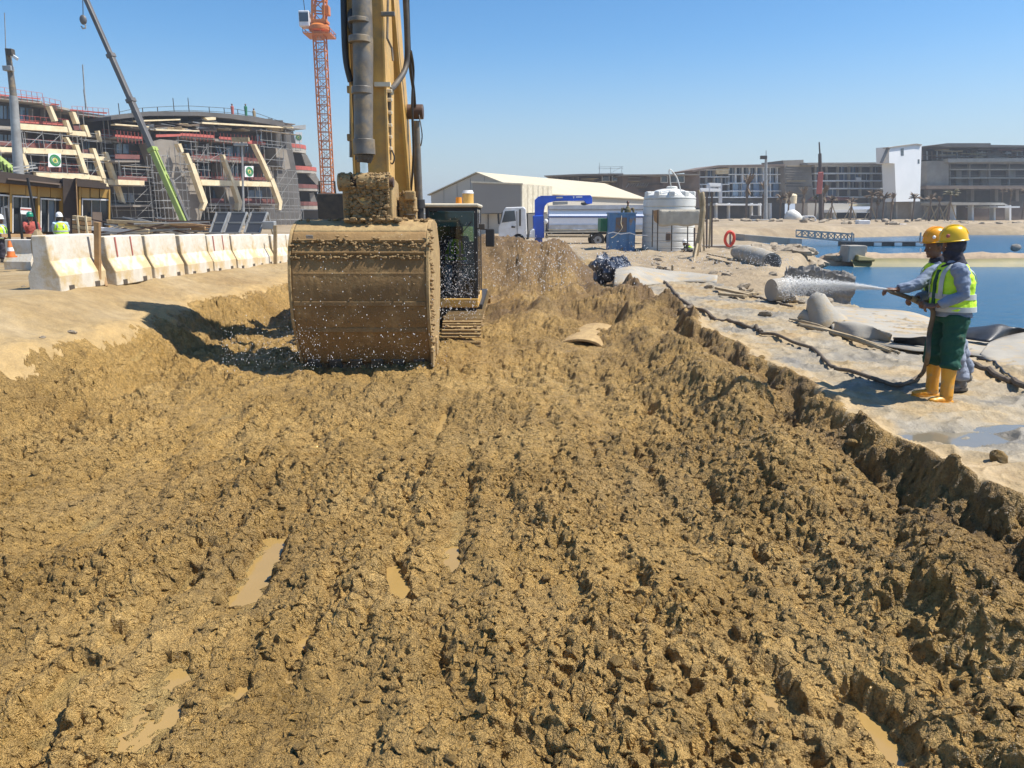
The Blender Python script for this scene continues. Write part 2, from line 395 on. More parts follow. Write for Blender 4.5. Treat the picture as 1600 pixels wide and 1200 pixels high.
def height(x, y):
    b = base(x, y); mw = mudw(x, y); d = detail(x, y)-.045
    boost = 1+.25*sm((y-13)/3)*sm((x+.8)/1)+.15*np.exp(-((x-eRf(y))/.3)**2)+.6*np.exp(-((x-eLf(y)+.3)/.5)**2)
    rough_other = .018*fbm(x*1.2, y*1.2, 81, 4)
    left = sm((eLf(y)-.6-x)/.6); crestr = np.exp(-((x-eLf(y)+1.3)/.7)**2)*np.clip(.4+pn(x*.5, y*.5, 88)*1.6, 0, 1)
    rough_other = rough_other+crestr*(.07*clod(x/.22, y/.22, 89)+.04*clod(x/.09, y/.09, 90))
    rough_other = rough_other+left*(.03*clod(x/.35, y/.35, 83)*np.clip(pn(x*.6, y*.6, 84)+.0, 0, 1))
    rubble = sm((y-24)/2)*sm((x-3)/1)*sm((60-y)/20)
    rough_other = rough_other+rubble*(.14*fbm(x*.5, y*.5, 85, 4)+.10*clod(x/.5, y/.5, 86)*np.clip(pn(x*.3, y*.3, 87)+.3, 0, 1))
    liner = sm((x-eRf(y)-.2)/.2)*sm((26-y)/2)
    for (qu, qv, qx, qy) in ((1485, 678, .45, .22), (1590, 664, .40, .13)):
        q_ = G(qu, qv, .0); rough_other = rough_other-.085*sm(1.6-np.sqrt(((x-q_.x)/qx)**2+((y-q_.y)/qy)**2))
    wr = 1-np.abs(pn(x*.9+.3*pn(x, y, 3), y*1.6, 91))
    rough_other = rough_other+liner*(.055*wr**6+.010*pn(x*9, y*9, 94)+.035*(1-np.abs(pn(x*1.7, y*3.2, 92)))**9+.04*pn(x*.5, y*.7, 93)-.03)
    far = sm((y-60)/20)
    rough_other = rough_other+far*(.5*np.clip(fbm(x*.05, y*.08, 95, 3), 0, 1))
    return b+mw*d*boost+(1-mw)*rough_other
def gz(x, y):
    return float(base(np.array([float(x)]), np.array([float(y)]))[0])
def gzf(x, y):
    return float(height(np.array([float(x)]), np.array([float(y)]))[0])
ys = [1.55]
while ys[-1] < 3000:
    y = ys[-1]
    k = .0042 if y < 2 else (.0026 if y < 8 else (.0038 if y < 16 else (.008 if y < 50 else (.02 if y < 160 else .12))))
    ys.append(y*(1+k))
ys = np.array(ys); NC = 1080
s_ = np.linspace(-1, 1, NC); s_ = np.sign(s_)*(np.abs(s_)*.66+.34*np.abs(s_)**6)
XX = s_[None, :]*(ys[:, None]*1.12+1.4); YY = np.repeat(ys[:, None], NC, 1)
xf = XX.ravel(); yf = YY.ravel()
zf = height(xf, yf)
slur = SLUR.copy(); mwf = mudw(xf, yf)
amp = .027*mwf*sm((20-yf)/8)
xo = xf+amp*(pn(xf*16, yf*16, 101)+.7*pn(xf*37, yf*37, 103)); yo = yf+amp*(pn(xf*16, yf*16, 102)+.7*pn(xf*37, yf*37, 104))
co = np.stack([xo, yo, zf], 1)
nr = len(ys)
ii = np.arange((nr-1)*(NC-1)); ri = ii//(NC-1); ci = ii % (NC-1)
q = np.stack([ri*NC+ci, ri*NC+ci+1, (ri+1)*NC+ci+1, (ri+1)*NC+ci], 1)
fx = xf[q].mean(1); fyy = yf[q].mean(1)
nz = .12*pn(fx*2.2, fyy*2.2, 111)+.05*pn(fx*9, fyy*9, 112)
is_mud = (fx > eLf(fyy)-.75+2*nz) & (fx < eRf(fyy)+.22+nz) & (fyy < 31)
lim = np.where(fx < 5.4, 25.0, np.interp(fx, [5.4, 6.2, 8], [25, 17.5, 17.0]))+2*nz
is_lin = (~is_mud) & (fx > 2.5) & (fyy < lim) & (fx < 13)
is_bank = (~is_mud) & (fx < -3) & (fyy < 31)
is_bar = (fx > 17.5) & (np.abs(fyy-45.2) < 2.2)
is_rest = ~(is_mud | is_lin | is_bank | is_bar)
mudness = sm((xf-eLf(yf)+1.9)/1.6)*sm((eRf(yf)+.75-xf)/.55)*sm((36-yf)/5)
brownish = np.clip(sm((yf-12.5)/4)*sm((xf+1.2)/1)*.75*(.7+.8*fbm(xf*.6, yf*.6, 121, 3))+sm((yf-21.5)/2)*.85*(.8+.7*fbm(xf*.8, yf*.8, 122, 3))+.8*np.exp(-((xf-eRf(yf)+.05)/.28)**2)*(.6+.8*fbm(xf*2, yf*2, 123, 2))+.18*sm(1.6*fbm(xf*.45, yf*.45, 124, 3)), 0, 1)  # darker brown over far mud, heaps, mound and ridge, broken up by noise
def grid_obj(name, mask, mt, smooth):
    f = q[mask]; used = np.unique(f); remap = np.zeros(len(co), np.int64); remap[used] = np.arange(len(used))
    f = remap[f]; me = bpy.data.meshes.new(name)
    me.vertices.add(len(used)); me.vertices.foreach_set('co', co[used].astype(np.float32).ravel())
    me.loops.add(f.size); me.loops.foreach_set('vertex_index', f.astype(np.int32).ravel())
    me.polygons.add(len(f)); me.polygons.foreach_set('loop_start', np.arange(0, f.size, 4, dtype=np.int32))
    try: me.polygons.foreach_set('loop_total', np.full(len(f), 4, np.int32))
    except Exception: pass
    me.update(calc_edges=True); me.polygons.foreach_set('use_smooth', np.full(len(f), smooth)); me.materials.append(mt)
    for an, arr in (('mudness', mudness), ('brownish', brownish), ('slurry', slur)):
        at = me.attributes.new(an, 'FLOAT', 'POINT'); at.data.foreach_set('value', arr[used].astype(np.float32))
    o = bpy.data.objects.new(name, me); C.objects.link(o); return o
# terrain materials
def ground_mat(name, stops, sc, rough, bumps, sc2=None, tint=None, mudlo=None):
    m = bpy.data.materials.new(name); m.use_nodes = True; N = m.node_tree.nodes; L = m.node_tree.links; b = N['Principled BSDF']
    tc = N.new('ShaderNodeTexCoord')
    def noise(s, d=10, r=.62, dist=0):
        t = N.new('ShaderNodeTexNoise'); t.inputs['Scale'].default_value = s; t.inputs['Detail'].default_value = d; t.inputs['Roughness'].default_value = r
        t.inputs['Distortion'].default_value = dist; L.new(tc.outputs['Object'], t.inputs['Vector']); return t.outputs['Fac']
    def mult(colsock, s, lo, hi, a=.35, bb=.65):
        r = N.new('ShaderNodeMapRange'); r.inputs[1].default_value = a; r.inputs[2].default_value = bb; r.inputs[3].default_value = lo; r.inputs[4].default_value = hi
        L.new(noise(s), r.inputs[0]); mm = N.new('ShaderNodeMix'); mm.data_type = 'RGBA'; mm.blend_type = 'MULTIPLY'; mm.inputs[0].default_value = 1
        cmb = N.new('ShaderNodeCombineColor')
        for i in range(3): L.new(r.outputs[0], cmb.inputs[i])
        L.new(colsock, mm.inputs[6]); L.new(cmb.outputs[0], mm.inputs[7]); return mm.outputs[2]
    r = N.new('ShaderNodeValToRGB'); e = r.color_ramp.elements
    e[0].position, e[0].color = stops[0][0], (*stops[0][1], 1); e[1].position, e[1].color = stops[-1][0], (*stops[-1][1], 1)
    for p, c in stops[1:-1]: k = e.new(p); k.color = (*c, 1)
    L.new(noise(sc), r.inputs[0]); col = r.outputs[0]
    if tint:
        at = N.new('ShaderNodeAttribute'); at.attribute_name = 'mudness'
        ad = N.new('ShaderNodeMath'); ad.operation = 'ADD'; L.new(at.outputs['Fac'], ad.inputs[0]); L.new(noise(3.5, 9, .7), ad.inputs[1])
        mr = N.new('ShaderNodeMapRange'); mr.inputs[1].default_value = .85; mr.inputs[2].default_value = 1.25; L.new(ad.outputs[0], mr.inputs[0])
        mm = N.new('ShaderNodeMix'); mm.data_type = 'RGBA'; L.new(mr.outputs[0], mm.inputs[0]); L.new(col, mm.inputs[6]); mm.inputs[7].default_value = (*tint, 1); col = mm.outputs[2]
    if mudlo:
        at = N.new('ShaderNodeAttribute'); at.attribute_name = 'brownish'
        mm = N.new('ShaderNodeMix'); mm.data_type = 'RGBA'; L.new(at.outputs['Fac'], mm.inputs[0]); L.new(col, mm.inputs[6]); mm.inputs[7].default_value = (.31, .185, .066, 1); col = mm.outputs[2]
        at = N.new('ShaderNodeAttribute'); at.attribute_name = 'slurry'; slr = N.new('ShaderNodeMath'); slr.operation = 'MULTIPLY'; slr.inputs[1].default_value = .9; L.new(at.outputs['Fac'], slr.inputs[0])
        mm = N.new('ShaderNodeMix'); mm.data_type = 'RGBA'; L.new(slr.outputs[0], mm.inputs[0]); L.new(col, mm.inputs[6]); mm.inputs[7].default_value = (.62, .42, .145, 1); col = mm.outputs[2]
    col = mult(col, sc*9, .80, 1.08); col = mult(col, 60, .82, 1.1)
    if mudlo: col = mult(col, .33, mudlo, 1.06, .38, .56); col = mult(col, 14, .78, 1.1, .36, .56)
    L.new(col, b.inputs['Base Color'])
    rr = N.new('ShaderNodeMapRange'); rr.inputs[1].default_value = .4; rr.inputs[2].default_value = .6; rr.inputs[3].default_value = rough[0]; rr.inputs[4].default_value = rough[1]
    L.new(noise(sc*2.7), rr.inputs[0]); L.new(rr.outputs[0], b.inputs['Roughness'])
    prev = None
    for s, dist in bumps:
        bp = N.new('ShaderNodeBump'); bp.inputs['Distance'].default_value = dist; L.new(noise(s, 6, .6), bp.inputs['Height'])
        if prev: L.new(prev, bp.inputs['Normal'])
        prev = bp.outputs[0]
    if mudlo:
        for s, dist in ((48, .022), (105, .013)):
            dn = N.new('ShaderNodeTexNoise'); dn.inputs['Scale'].default_value = s*.8; L.new(tc.outputs['Object'], dn.inputs['Vector'])
            vm = N.new('ShaderNodeVectorMath'); vm.operation = 'MULTIPLY_ADD'; vm.inputs[1].default_value = (.02, .02, .02); L.new(dn.outputs['Color'], vm.inputs[0]); L.new(tc.outputs['Object'], vm.inputs[2])
            vo = N.new('ShaderNodeTexVoronoi'); vo.inputs['Scale'].default_value = s; L.new(vm.outputs[0], vo.inputs['Vector'])
            bp = N.new('ShaderNodeBump'); bp.invert = True; bp.inputs['Distance'].default_value = dist; L.new(vo.outputs['Distance'], bp.inputs['Height']); L.new(prev, bp.inputs['Normal']); prev = bp.outputs[0]
    L.new(prev, b.inputs['Normal'])
    return m
M['mud'] = ground_mat('wet_mud', [(.3, (.51, .305, .080)), (.5, (.65, .405, .125)), (.7, (.71, .46, .16))], .9, (.36, .68), [(24, .04), (60, .03), (130, .012)], mudlo=.82)
M['sand'] = ground_mat('dry_sand', [(.3, (.26, .17, .07)), (.48, (.325, .228, .105)), (.65, (.385, .29, .16))], .55, (.8, .95), [(9, .02), (50, .008)], tint=(.42, .285, .12))
M['geotex'] = ground_mat('stained_geotextile', [(.34, (.30, .195, .08)), (.43, (.36, .26, .13)), (.49, (.335, .265, .165)), (.57, (.275, .235, .17)), (.66, (.17, .155, .13))], .75, (.55, .8), [(5, .03), (22, .010), (120, .003)], tint=(.40, .285, .14))
M['earth'] = ground_mat('site_earth', [(.3, (.26, .185, .105)), (.5, (.33, .25, .15)), (.7, (.40, .31, .20))], .12, (.85, .95), [(3, .04), (20, .02)], tint=(.42, .285, .12))
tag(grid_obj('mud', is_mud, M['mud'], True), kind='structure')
tag(grid_obj('sand_bank', is_bank, M['sand'], True), kind='structure')
tag(grid_obj('geotextile_sheet', is_lin, M['geotex'], True), 'pale geotextile sheet stained with sand on the bank between mud and water', 'ground sheet')
tag(grid_obj('berm', is_bar, M['barsand'], True), kind='structure')
tag(grid_obj('ground', is_rest, M['earth'], True), kind='structure')
# muddy puddle water
pm = mat('muddy_water', (.35, .225, .078), .12, col2=(.31, .20, .066), scale=1, spec=.5)
tag(MB().bx(-5.2, 3.1, 1.0, 12, -.72, -.549).build('puddle_water', pm), kind='structure')
pw = mat('sheet_puddle', (.20, .17, .12), .08, col2=(.16, .14, .10), scale=1, spec=.6)
for i, (u, v, rx, ry) in enumerate(((1485, 678, .50, .36), (1590, 664, .45, .22))):
    p = G(u, v, 0); pts = [(p.x+rx*math.cos(2*math.pi*k/24), p.y+ry*math.sin(2*math.pi*k/24), -.2) for k in range(24)]
    tag(MB().prism(pts, (0, 0, .2-.045-.004*i)).build('puddle', pw), kind='structure')
# lagoon water
wm = bpy.data.materials.new('lagoon_water'); wm.use_nodes = True; N = wm.node_tree.nodes; L = wm.node_tree.links; b = N['Principled BSDF']
b.inputs['Base Color'].default_value = (.018, .095, .175, 1); b.inputs['Roughness'].default_value = .2; b.inputs['Specular IOR Level'].default_value = .5; b.inputs['IOR'].default_value = 1.33
tc = N.new('ShaderNodeTexCoord'); mp = N.new('ShaderNodeMapping'); mp.inputs['Scale'].default_value = (.7, 1.6, 1); L.new(tc.outputs['Object'], mp.inputs[0])
prev = None
for s, d in ((1.2, .12), (5, .05), (22, .012)):
    t = N.new('ShaderNodeTexNoise'); t.inputs['Scale'].default_value = s; t.inputs['Detail'].default_value = 5; L.new(mp.outputs[0], t.inputs[0])
    bp = N.new('ShaderNodeBump'); bp.inputs['Distance'].default_value = d; L.new(t.outputs['Fac'], bp.inputs['Height'])
    if prev: L.new(prev, bp.inputs['Normal'])
    prev = bp.outputs[0]
L.new(prev, b.inputs['Normal'])
M['water'] = wm
tag(MB().add([(5, 2, WATER), (700, 2, WATER), (700, 900, WATER), (5, 900, WATER)], [(0, 1, 2, 3)]).build('water', wm), kind='structure')
# ------------------------------------------------------------------ excavator
CX = -2.2
ex = thing('excavator', 'large muddy yellow excavator standing in the trench with its wide bucket down', 'excavator', (CX, 15.5, -.45))
def rough_lumps(m, samp, n, r0, r1, flat=.7):
    for i in range(n):
        p = samp(); r = random.uniform(r0, r1)
        m.ell(p, (r*random.uniform(.7, 1.4), r*random.uniform(.7, 1.2), r*flat), n=6, m=4, jit=.22)
# bucket: curved shell seen from its back
prof = catmull([(0, 12.15, 1.74), (0, 11.75, 1.80), (0, 11.38, 1.77), (0, 11.12, 1.66), (0, 10.96, 1.48), (0, 10.88, 1.25), (0, 10.82, .85), (0, 10.86, .40), (0, 11.0, .02), (0, 11.2, -.36)], 5)
BX0, BX1 = -3.21, -1.25
NX = 64; vs = []; fs = []
for i, p in enumerate(prof):
    for k in range(NX+1):
        x = BX0+(BX1-BX0)*k/NX
        q = .010*math.sin(x*5+i*.7)*math.sin(i*.9)
        vs.append((x, p.y+q*.5+random.uniform(-.004, .004), p.z+random.uniform(-.003, .003)))
for i in range(len(prof)-1):
    for k in range(NX):
        a = i*(NX+1)+k; fs.append((a, a+1, a+NX+2, a+NX+1))
kk = 17*(NX+1)
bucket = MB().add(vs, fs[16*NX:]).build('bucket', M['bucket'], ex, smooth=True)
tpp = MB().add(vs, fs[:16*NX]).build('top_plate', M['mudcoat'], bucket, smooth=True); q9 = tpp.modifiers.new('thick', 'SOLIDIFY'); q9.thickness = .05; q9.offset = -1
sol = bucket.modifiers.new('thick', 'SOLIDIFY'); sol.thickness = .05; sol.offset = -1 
def profat(t):
    f = t*(len(prof)-1); i = int(min(f, len(prof)-2)); return prof[i].lerp(prof[i+1], f-i)
# side plates
for sx, x0 in ((-1, BX0), (1, BX1)):
    poly = [Vector((x0-sx*.0, p.y-.012, p.z)) for p in prof]+[Vector((x0, 12.0, -.30)), Vector((x0, 12.5, .6)), Vector((x0, 12.55, 1.3))]
    MB().prism(poly, (sx*.045, 0, 0)).build('side_plate', M['mudcoat'], bucket, bevel=.008)
    if sx == 1:
        for yy, zz, hh in ((11.05, -.22, .30), (11.6, -.15, .3)):
            MB().box((x0+.05, yy, zz), (.04, .18, hh)).build('side_cutter', M['mudcoat'], bucket, bevel=.01)
# wear strips across the shell
for z, y, h in ((1.50, 10.952, .045), (1.33, 10.882, .04), (1.02, 10.847, .06), (.60, 10.829, .07), (.20, 10.915, .07)):
    MB().box((CX-.03, y, z), (1.92, .03, h), Matrix.Rotation(R(12 if z > 1.2 else 0), 3, 'X')).build('wear_strip', M['bucket'], bucket, bevel=.008)
for i in range(6):
    x = BX0+.17+i*(BX1-BX0-.34)/5
    MB().prism([(x-.09, 11.13, -.30), (x+.09, 11.13, -.30), (x+.06, 11.40, -.62), (x-.06, 11.40, -.62)], (0, .07, .03)).build('tooth', M['steelgrey'], bucket)
m = MB()
rough_lumps(m, lambda: Vector((random.uniform(BX0, BX1), 10.93+random.uniform(-.015, .01), 1.42+random.gauss(0, .03)+.02*math.sin(random.random()*6))), 150, .010, .030)
rough_lumps(m, lambda: Vector((random.uniform(BX0, BX1), 10.865, 1.27+random.gauss(0, .018))), 120, .010, .026)
rough_lumps(m, lambda: Vector((random.uniform(BX0, BX1), 11.5+random.uniform(-.2, .5), 1.79+random.uniform(-.01, .01))), 130, .012, .035)
for q in range(7):
    cx = random.uniform(BX0+.1, BX1-.1)
    rough_lumps(m, lambda: Vector((cx+random.gauss(0, .05), 10.93, 1.50+random.gauss(0, .03))), 6, .012, .028)
rough_lumps(m, lambda: Vector((BX1+.05+random.uniform(-.01, .02), random.uniform(10.9, 11.25), random.uniform(-.35, 1.7))), 120, .012, .032)
rough_lumps(m, lambda: (lambda p: Vector((random.uniform(BX0, BX1), p.y-.005, p.z)))(profat(random.uniform(.45, 1))), 120, .006, .016)
m.build('mud_cake', M['clump'], bucket, smooth=True, kind='stuff')
tagm = MB().box((-2.93, 10.925, 1.56), (.10, .01, .05), Matrix.Rotation(R(20), 3, 'X')); tagm.build('plate', M['galv'], bucket)
# stick (dipper arm)
CX = -2.11
m = MB()
stick = MB().prism([(CX-.27, 11.75, 1.95), (CX-.27, 11.62, 2.5), (CX-.27, 11.60, 5.9), (CX-.27, 12.4, 6.2), (CX-.27, 12.45, 4.0), (CX-.27, 12.15, 2.2)], (.52, 0, 0)).build('stick', M['yellow'], ex, bevel=.015)
for x in (CX-.28, CX+.23):                       # flange edges proud of the front plate
    MB().bx(x, x+.03, 11.56, 11.64, 2.4, 5.9).build('flange', M['yellow'], stick)
MB().bx(CX+.10, CX+.33, 11.50, 11.60, 3.7, 3.76).build('bracket', M['offwhite'], stick)
# bucket cylinder: dark barrel, collars, chrome rod
bc = MB().cyl((CX-.06, 11.34, 2.90), (CX-.02, 11.40, 4.25), .135, .145, 24); bcy = bc.build('bucket_cylinder', M['steelgrey'], ex, smooth=True)
MB().cyl((CX-.02, 11.40, 4.25), (CX, 11.45, 6.0), .145, .13, 24).build('barrel', M['steelgrey'], bcy, smooth=True)
for z, r, h in ((2.84, .16, .22), (3.62, .15, .10), (4.30, .16, .09), (4.55, .155, .06)):
    MB().cyl((CX-.055, 11.35, z-h/2), (CX-.055, 11.35, z+h/2), r, r*.98, 24).build('collar', M['steelgrey'], bcy, smooth=True, bevel=.008)
MB().cyl((CX-.065, 11.34, 2.62), (CX-.06, 11.34, 2.72), .10, .14, 20).build('gland', M['blackdusty'], bcy, smooth=True)
for k in range(14):
    t = k*2*math.pi/14; MB().cyl((CX-.065+.115*math.cos(t), 11.34+.115*math.sin(t), 2.66), (CX-.065+.115*math.cos(t), 11.34+.115*math.sin(t), 2.73), .014, .014, 6).build('bolt', M['blackdusty'], bcy)
MB().cyl((CX-.065, 11.34, 2.36), (CX-.065, 11.34, 2.66), .062, .062, 20).build('rod', M['chrome'], bcy, smooth=True)
# linkage caked in mud
lk = MB()
lk.prism([(CX-.35, 11.28, 2.40), (CX+.22, 11.28, 2.40), (CX+.26, 11.34, 1.72), (CX-.30, 11.34, 1.72)], (0, .16, 0))
link = lk.build('link', M['mudcoat'], ex, bevel=.03)
for x in (CX-.36, CX+.06, CX+.20): MB().cyl((x-.09, 11.34, 2.34), (x+.10, 11.34, 2.34), .13, .13, 16).build('link_eye', M['mudcoat'], link, smooth=True)
MB().cyl((CX-.17, 11.33, 2.36), (CX+.03, 11.33, 2.36), .12, .12, 16).build('rod_eye', M['mudcoat'], bcy, smooth=True)
MB().cyl((CX-.45, 11.34, 2.34), (CX+.36, 11.34, 2.34), .075, .075, 16).build('pin', M['rustbrown'], link, smooth=True)
MB().tube([Vector((CX-.065+.10*math.cos(t*math.pi/10), 11.265, 2.08-.11*math.sin(t*math.pi/10)+.06)) for t in range(11)], .018, 6).build('arch', M['mudcoat'], link)
MB().prism([(CX-.06-.09, 11.27, 2.12), (CX-.06+.09, 11.27, 2.12), (CX-.06+.07, 11.27, 1.98), (CX-.06-.07, 11.27, 1.98)], (0, .03, 0)).build('recess', M['yellow'], link)
for x0, x1 in ((CX-.40, CX-.30), (CX+.24, CX+.34)):
    MB().prism([(x0, 11.30, 2.45), (x0, 11.95, 2.35), (x0, 12.0, 1.80), (x0, 11.30, 1.72)], (x1-x0, 0, 0)).build('side_link', M['mudcoat'], link, bevel=.02)
rk = MB().bx(CX+.36, CX+.62, 11.75, 12.0, 1.55, 2.15).build('link_housing', M['mudcoat'], ex, bevel=.03)
MB().box((CX+.55, 11.7, 2.16), (.16, .12, .14)).build('lug', M['mudcoat'], rk, bevel=.02)
MB().tube([(CX+.45, 11.68, 1.88), (CX+.62, 11.68, 1.87), (CX+.64, 11.68, 1.72), (CX+.50, 11.68, 1.68)], .012, 6).build('wire', M['blackdusty'], rk)
m = MB()
rough_lumps(m, lambda: Vector((CX-.04+random.uniform(-.32, .32), 11.28, random.uniform(1.74, 2.36))), 330, .012, .042, .8)
rough_lumps(m, lambda: (lambda a: Vector((CX+random.uniform(-.44, .3), 11.34-.13*math.cos(a), 2.34+.13*math.sin(a))))(random.uniform(-1, 1.6)), 150, .010, .03, .7)
rough_lumps(m, lambda: Vector((CX+.5+random.uniform(-.12, .12), 11.74, random.uniform(1.7, 2.25))), 50, .012, .035, .9)
rough_lumps(m, lambda: Vector((CX+random.uniform(-.35, .5), random.uniform(11.2, 11.8), 1.80)), 90, .03, .06, .7)
m.build('mud_cake', M['clump'], link, smooth=True, kind='stuff')
CX = -2.2
# boom behind the stick
boompoly = [(16.0, .6), (15.6, 1.0), (14.55, 3.3), (13.7, 5.2), (13.0, 6.4), (12.4, 6.9), (12.0, 6.6), (12.1, 6.1), (12.9, 5.3), (13.55, 3.9), (14.6, 1.3), (15.3, .4)]
boom = MB().prism([(CX-.30, y, z) for y, z in boompoly], (.60, 0, 0)).build('boom', M['yellow'], ex, bevel=.02)
for x in (CX-.31, CX+.27):
    m = MB()
    for (a, b) in (((15.3, .4), (14.6, 1.3)), ((14.6, 1.3), (13.55, 3.9)), ((13.55, 3.9), (12.9, 5.3))):
        m.beam((x+.02, a[0]-.03, a[1]), (x+.02, b[0]-.03, b[1]), .05, .07)
    m.build('boom_flange', M['yellow'], boom)
for z, y in ((2.2, 14.22), (1.75, 14.42)): MB().bx(CX+.05, CX+.28, y-.05, y, z, z+.04).build('bracket', M['mudcoat'], boom)
# boom cylinders
for s in (-1, 1):
    x = CX+s*.44
    c = MB().cyl((x, 14.55, .2), (x, 14.42, 2.15), .085, .085, 16).build('boom_cylinder', M['black'], ex, smooth=True)
    MB().cyl((x, 14.42, 2.15), (x, 14.22, 3.55), .075, .075, 16).build('rod', M['steelgrey'], c, smooth=True)
    MB().cyl((x, 14.43, 2.0), (x, 14.42, 2.16), .12, .11, 16).build('collar', M['black'], c, smooth=True)
    MB().cyl((x-.16, 14.20, 3.70), (x+.15, 14.20, 3.70), .13, .13, 16).build('pin_cap', M['rustbrown'], c, smooth=True, bevel=.01)
    MB().tube(catmull([(x+.07, 14.1, 3.7), (x+.14, 14.0, 3.3), (x+.1, 14.1, 3.1)]), .012, 6).build('cable', M['black'], c)
# hoses and pipes along stick and boom
MB().tube(catmull([P(536, -60, 11.6), P(537, 20, 11.5), P(540, 90, 11.5), P(548, 128, 11.55)]), .045, 10).build('hose', M['black'], ex, smooth=True)
MB().tube([P(549, 128, 11.6), P(549, 246, 11.65)], .03, 8).build('steel_pipe', M['steelgrey'], ex, smooth=True)
MB().tube([P(558, -20, 11.62), P(557, 150, 11.62), P(553, 185, 11.62), P(553, 246, 11.66)], .022, 8).build('steel_pipe', M['blackdusty'], ex, smooth=True)
for v in (140, 215): MB().box(P(553, v, 11.6), (.20, .06, .10)).build('pipe_clamp', M['mudcoat'], ex, bevel=.01)
MB().tube(catmull([P(632, -30, 12.6), P(636, 60, 12.7), P(634, 105, 12.7), P(618, 132, 12.3), P(609, 140, 12.0)]), .045, 10).build('hose', M['blackdusty'], ex, smooth=True)
MB().tube(catmull([P(636, -30, 13), P(640, 90, 13.6), P(646, 140, 13.9), P(648, 166, 14.1)]), .03, 8).build('hose', M['black'], ex, smooth=True)
MB().tube(catmull([P(642, 80, 13.4), P(646, 110, 13.8), P(644, 165, 13.9), P(646, 240, 14.1), P(642, 300, 14.3)]), .022, 8).build('hose', M['black'], ex, smooth=True)
MB().tube([P(606, 0, 11.62), P(605, 60, 11.62), P(612, 75, 11.7), P(614, 95, 11.7)], .018, 6).build('steel_pipe', M['steelgrey'], ex)
for i, (x, yo) in enumerate(((604, 11.75), (609, 11.8))):
    MB().tube([P(x, 140, yo), P(x, 250, yo)], .026, 8).build('steel_pipe', M['blackdusty'], ex, smooth=True)
for v in (142, 156, 176, 196, 214, 232): MB().box(P(607, v, 11.74), (.11, .05, .05)).build('pipe_clamp', M['offwhite'], ex, bevel=.008)
MB().tube(catmull([P(610, 230, 11.8), P(616, 245, 11.8), P(613, 256, 11.8), P(606, 250, 11.8)]), .012, 6).build('hose', M['black'], ex)
lt = MB().ell(P(550, 33, 11.5), (.07, .09, .17), n=14, m=10).build('work_light', M['black'], ex, smooth=True)
MB().box(P(556, 20, 11.55), (.14, .06, .05)).build('light_bracket', M['steelgrey'], lt, bevel=.005)
MB().box(P(606, 22, 11.5), (.2, .06, .06)).build('hose_block', M['steelgrey'], ex, bevel=.01)
# upper body
body = MB().prism([(CX-1.55, 14.7, .15), (CX-1.55, 14.7, 1.55), (CX-1.55, 15.6, 2.0), (CX-1.55, 18.6, 2.0), (CX-1.55, 18.9, .25)], (1.15, 0, 0)).build('engine_house', M['yellow'], ex, bevel=.04)
MB().bx(CX-1.55, CX-1.0, 14.66, 15.0, 1.6, 2.28).build('tool_box', M['blackdusty'], body, bevel=.02)
MB().bx(CX-.40, CX+1.15, 16.4, 18.9, .15, 1.7).build('rear_body', M['yellow'], ex, bevel=.06)
MB().bx(CX-1.5, CX+1.2, 18.9, 19.7, .3, 1.7).build('counterweight', M['yellow'], ex, bevel=.15)
MB().bx(CX-.42, CX+.42, 14.9, 16.5, -.1, .9).build('boom_foot_frame', M['yellow'], ex, bevel=.03)
MB().bx(CX-1.0, CX+1.6, 14.9, 18.2, -.2, .12).build('swing_frame', M['black'], ex)
MB().tube([(CX-1.50, 14.75, 2.0), (CX-1.50, 14.7, 2.5), (CX-1.20, 14.7, 2.5), (CX-1.20, 14.75, 2.0)], .018, 6).build('handrail', M['blackdusty'], body)
# cab
cx0, cx1, cy0, cy1, cz0, cz1 = -1.66, -.66, 14.55, 16.3, .28, 2.02
cab = MB().bx(cx0, cx1, cy1-.05, cy1, cz0, cz1-.7).build('cab', M['black'], ex)
MB().bx(cx0-.0, cx1+.0, cy0-.02, cy1, .10, cz0).build('sill', M['yellow'], cab, bevel=.02)
MB().bx(cx0+.03, cx1-.05, cy0+.1, cy1, -.13, .10).build('underframe', M['black'], cab)
MB().bx(cx0-.03, cx1+.03, cy0-.08, cy1+.02, cz1, cz1+.07).build('roof', M['offwhite'], cab, bevel=.03)
for x in (cx0+.035, cx1-.035):
    MB().bx(x-.035, x+.035, cy0-.01, cy0+.07, cz0, cz1).build('pillar', M['black'], cab, bevel=.01)
    MB().bx(x-.035, x+.035, cy1-.1, cy1-.02, cz0, cz1).build('pillar', M['black'], cab, bevel=.01)
    MB().bx(x-.03, x+.03, cy0+.72, cy0+.79, cz0, cz1).build('pillar', M['black'], cab)
MB().bx(cx0+.07, cx1-.07, cy0-.005, cy0+.05, cz1-.07, cz1).build('header', M['black'], cab)
MB().bx(cx0+.07, cx1-.07, cy0-.005, cy0+.05, cz0, cz0+.05).build('lower_rail', M['black'], cab)
MB().bx(cx0+.07, cx1-.07, cy0-.002, cy0+.03, .93, .95).build('glass_joint', M['black'], cab)
MB().add([(cx0+.07, cy0+.015, cz0+.05), (cx1-.07, cy0+.015, cz0+.05), (cx1-.07, cy0+.015, cz1-.07), (cx0+.07, cy0+.015, cz1-.07)], [(0, 1, 2, 3)]).build('windscreen', M['cabglass'], cab)
for x in (cx0+.01, cx1-.01):
    MB().add([(x, cy0+.07, cz0+.05), (x, cy1-.1, cz0+.05), (x, cy1-.1, cz1-.04), (x, cy0+.07, cz1-.04)], [(0, 1, 2, 3)]).build('side_window', M['cabglass'], cab)
MB().bx(cx0+.05, cx1-.05, cy0+.08, cy1-.05, cz0, cz0+.02).build('cab_floor', M['black'], cab)
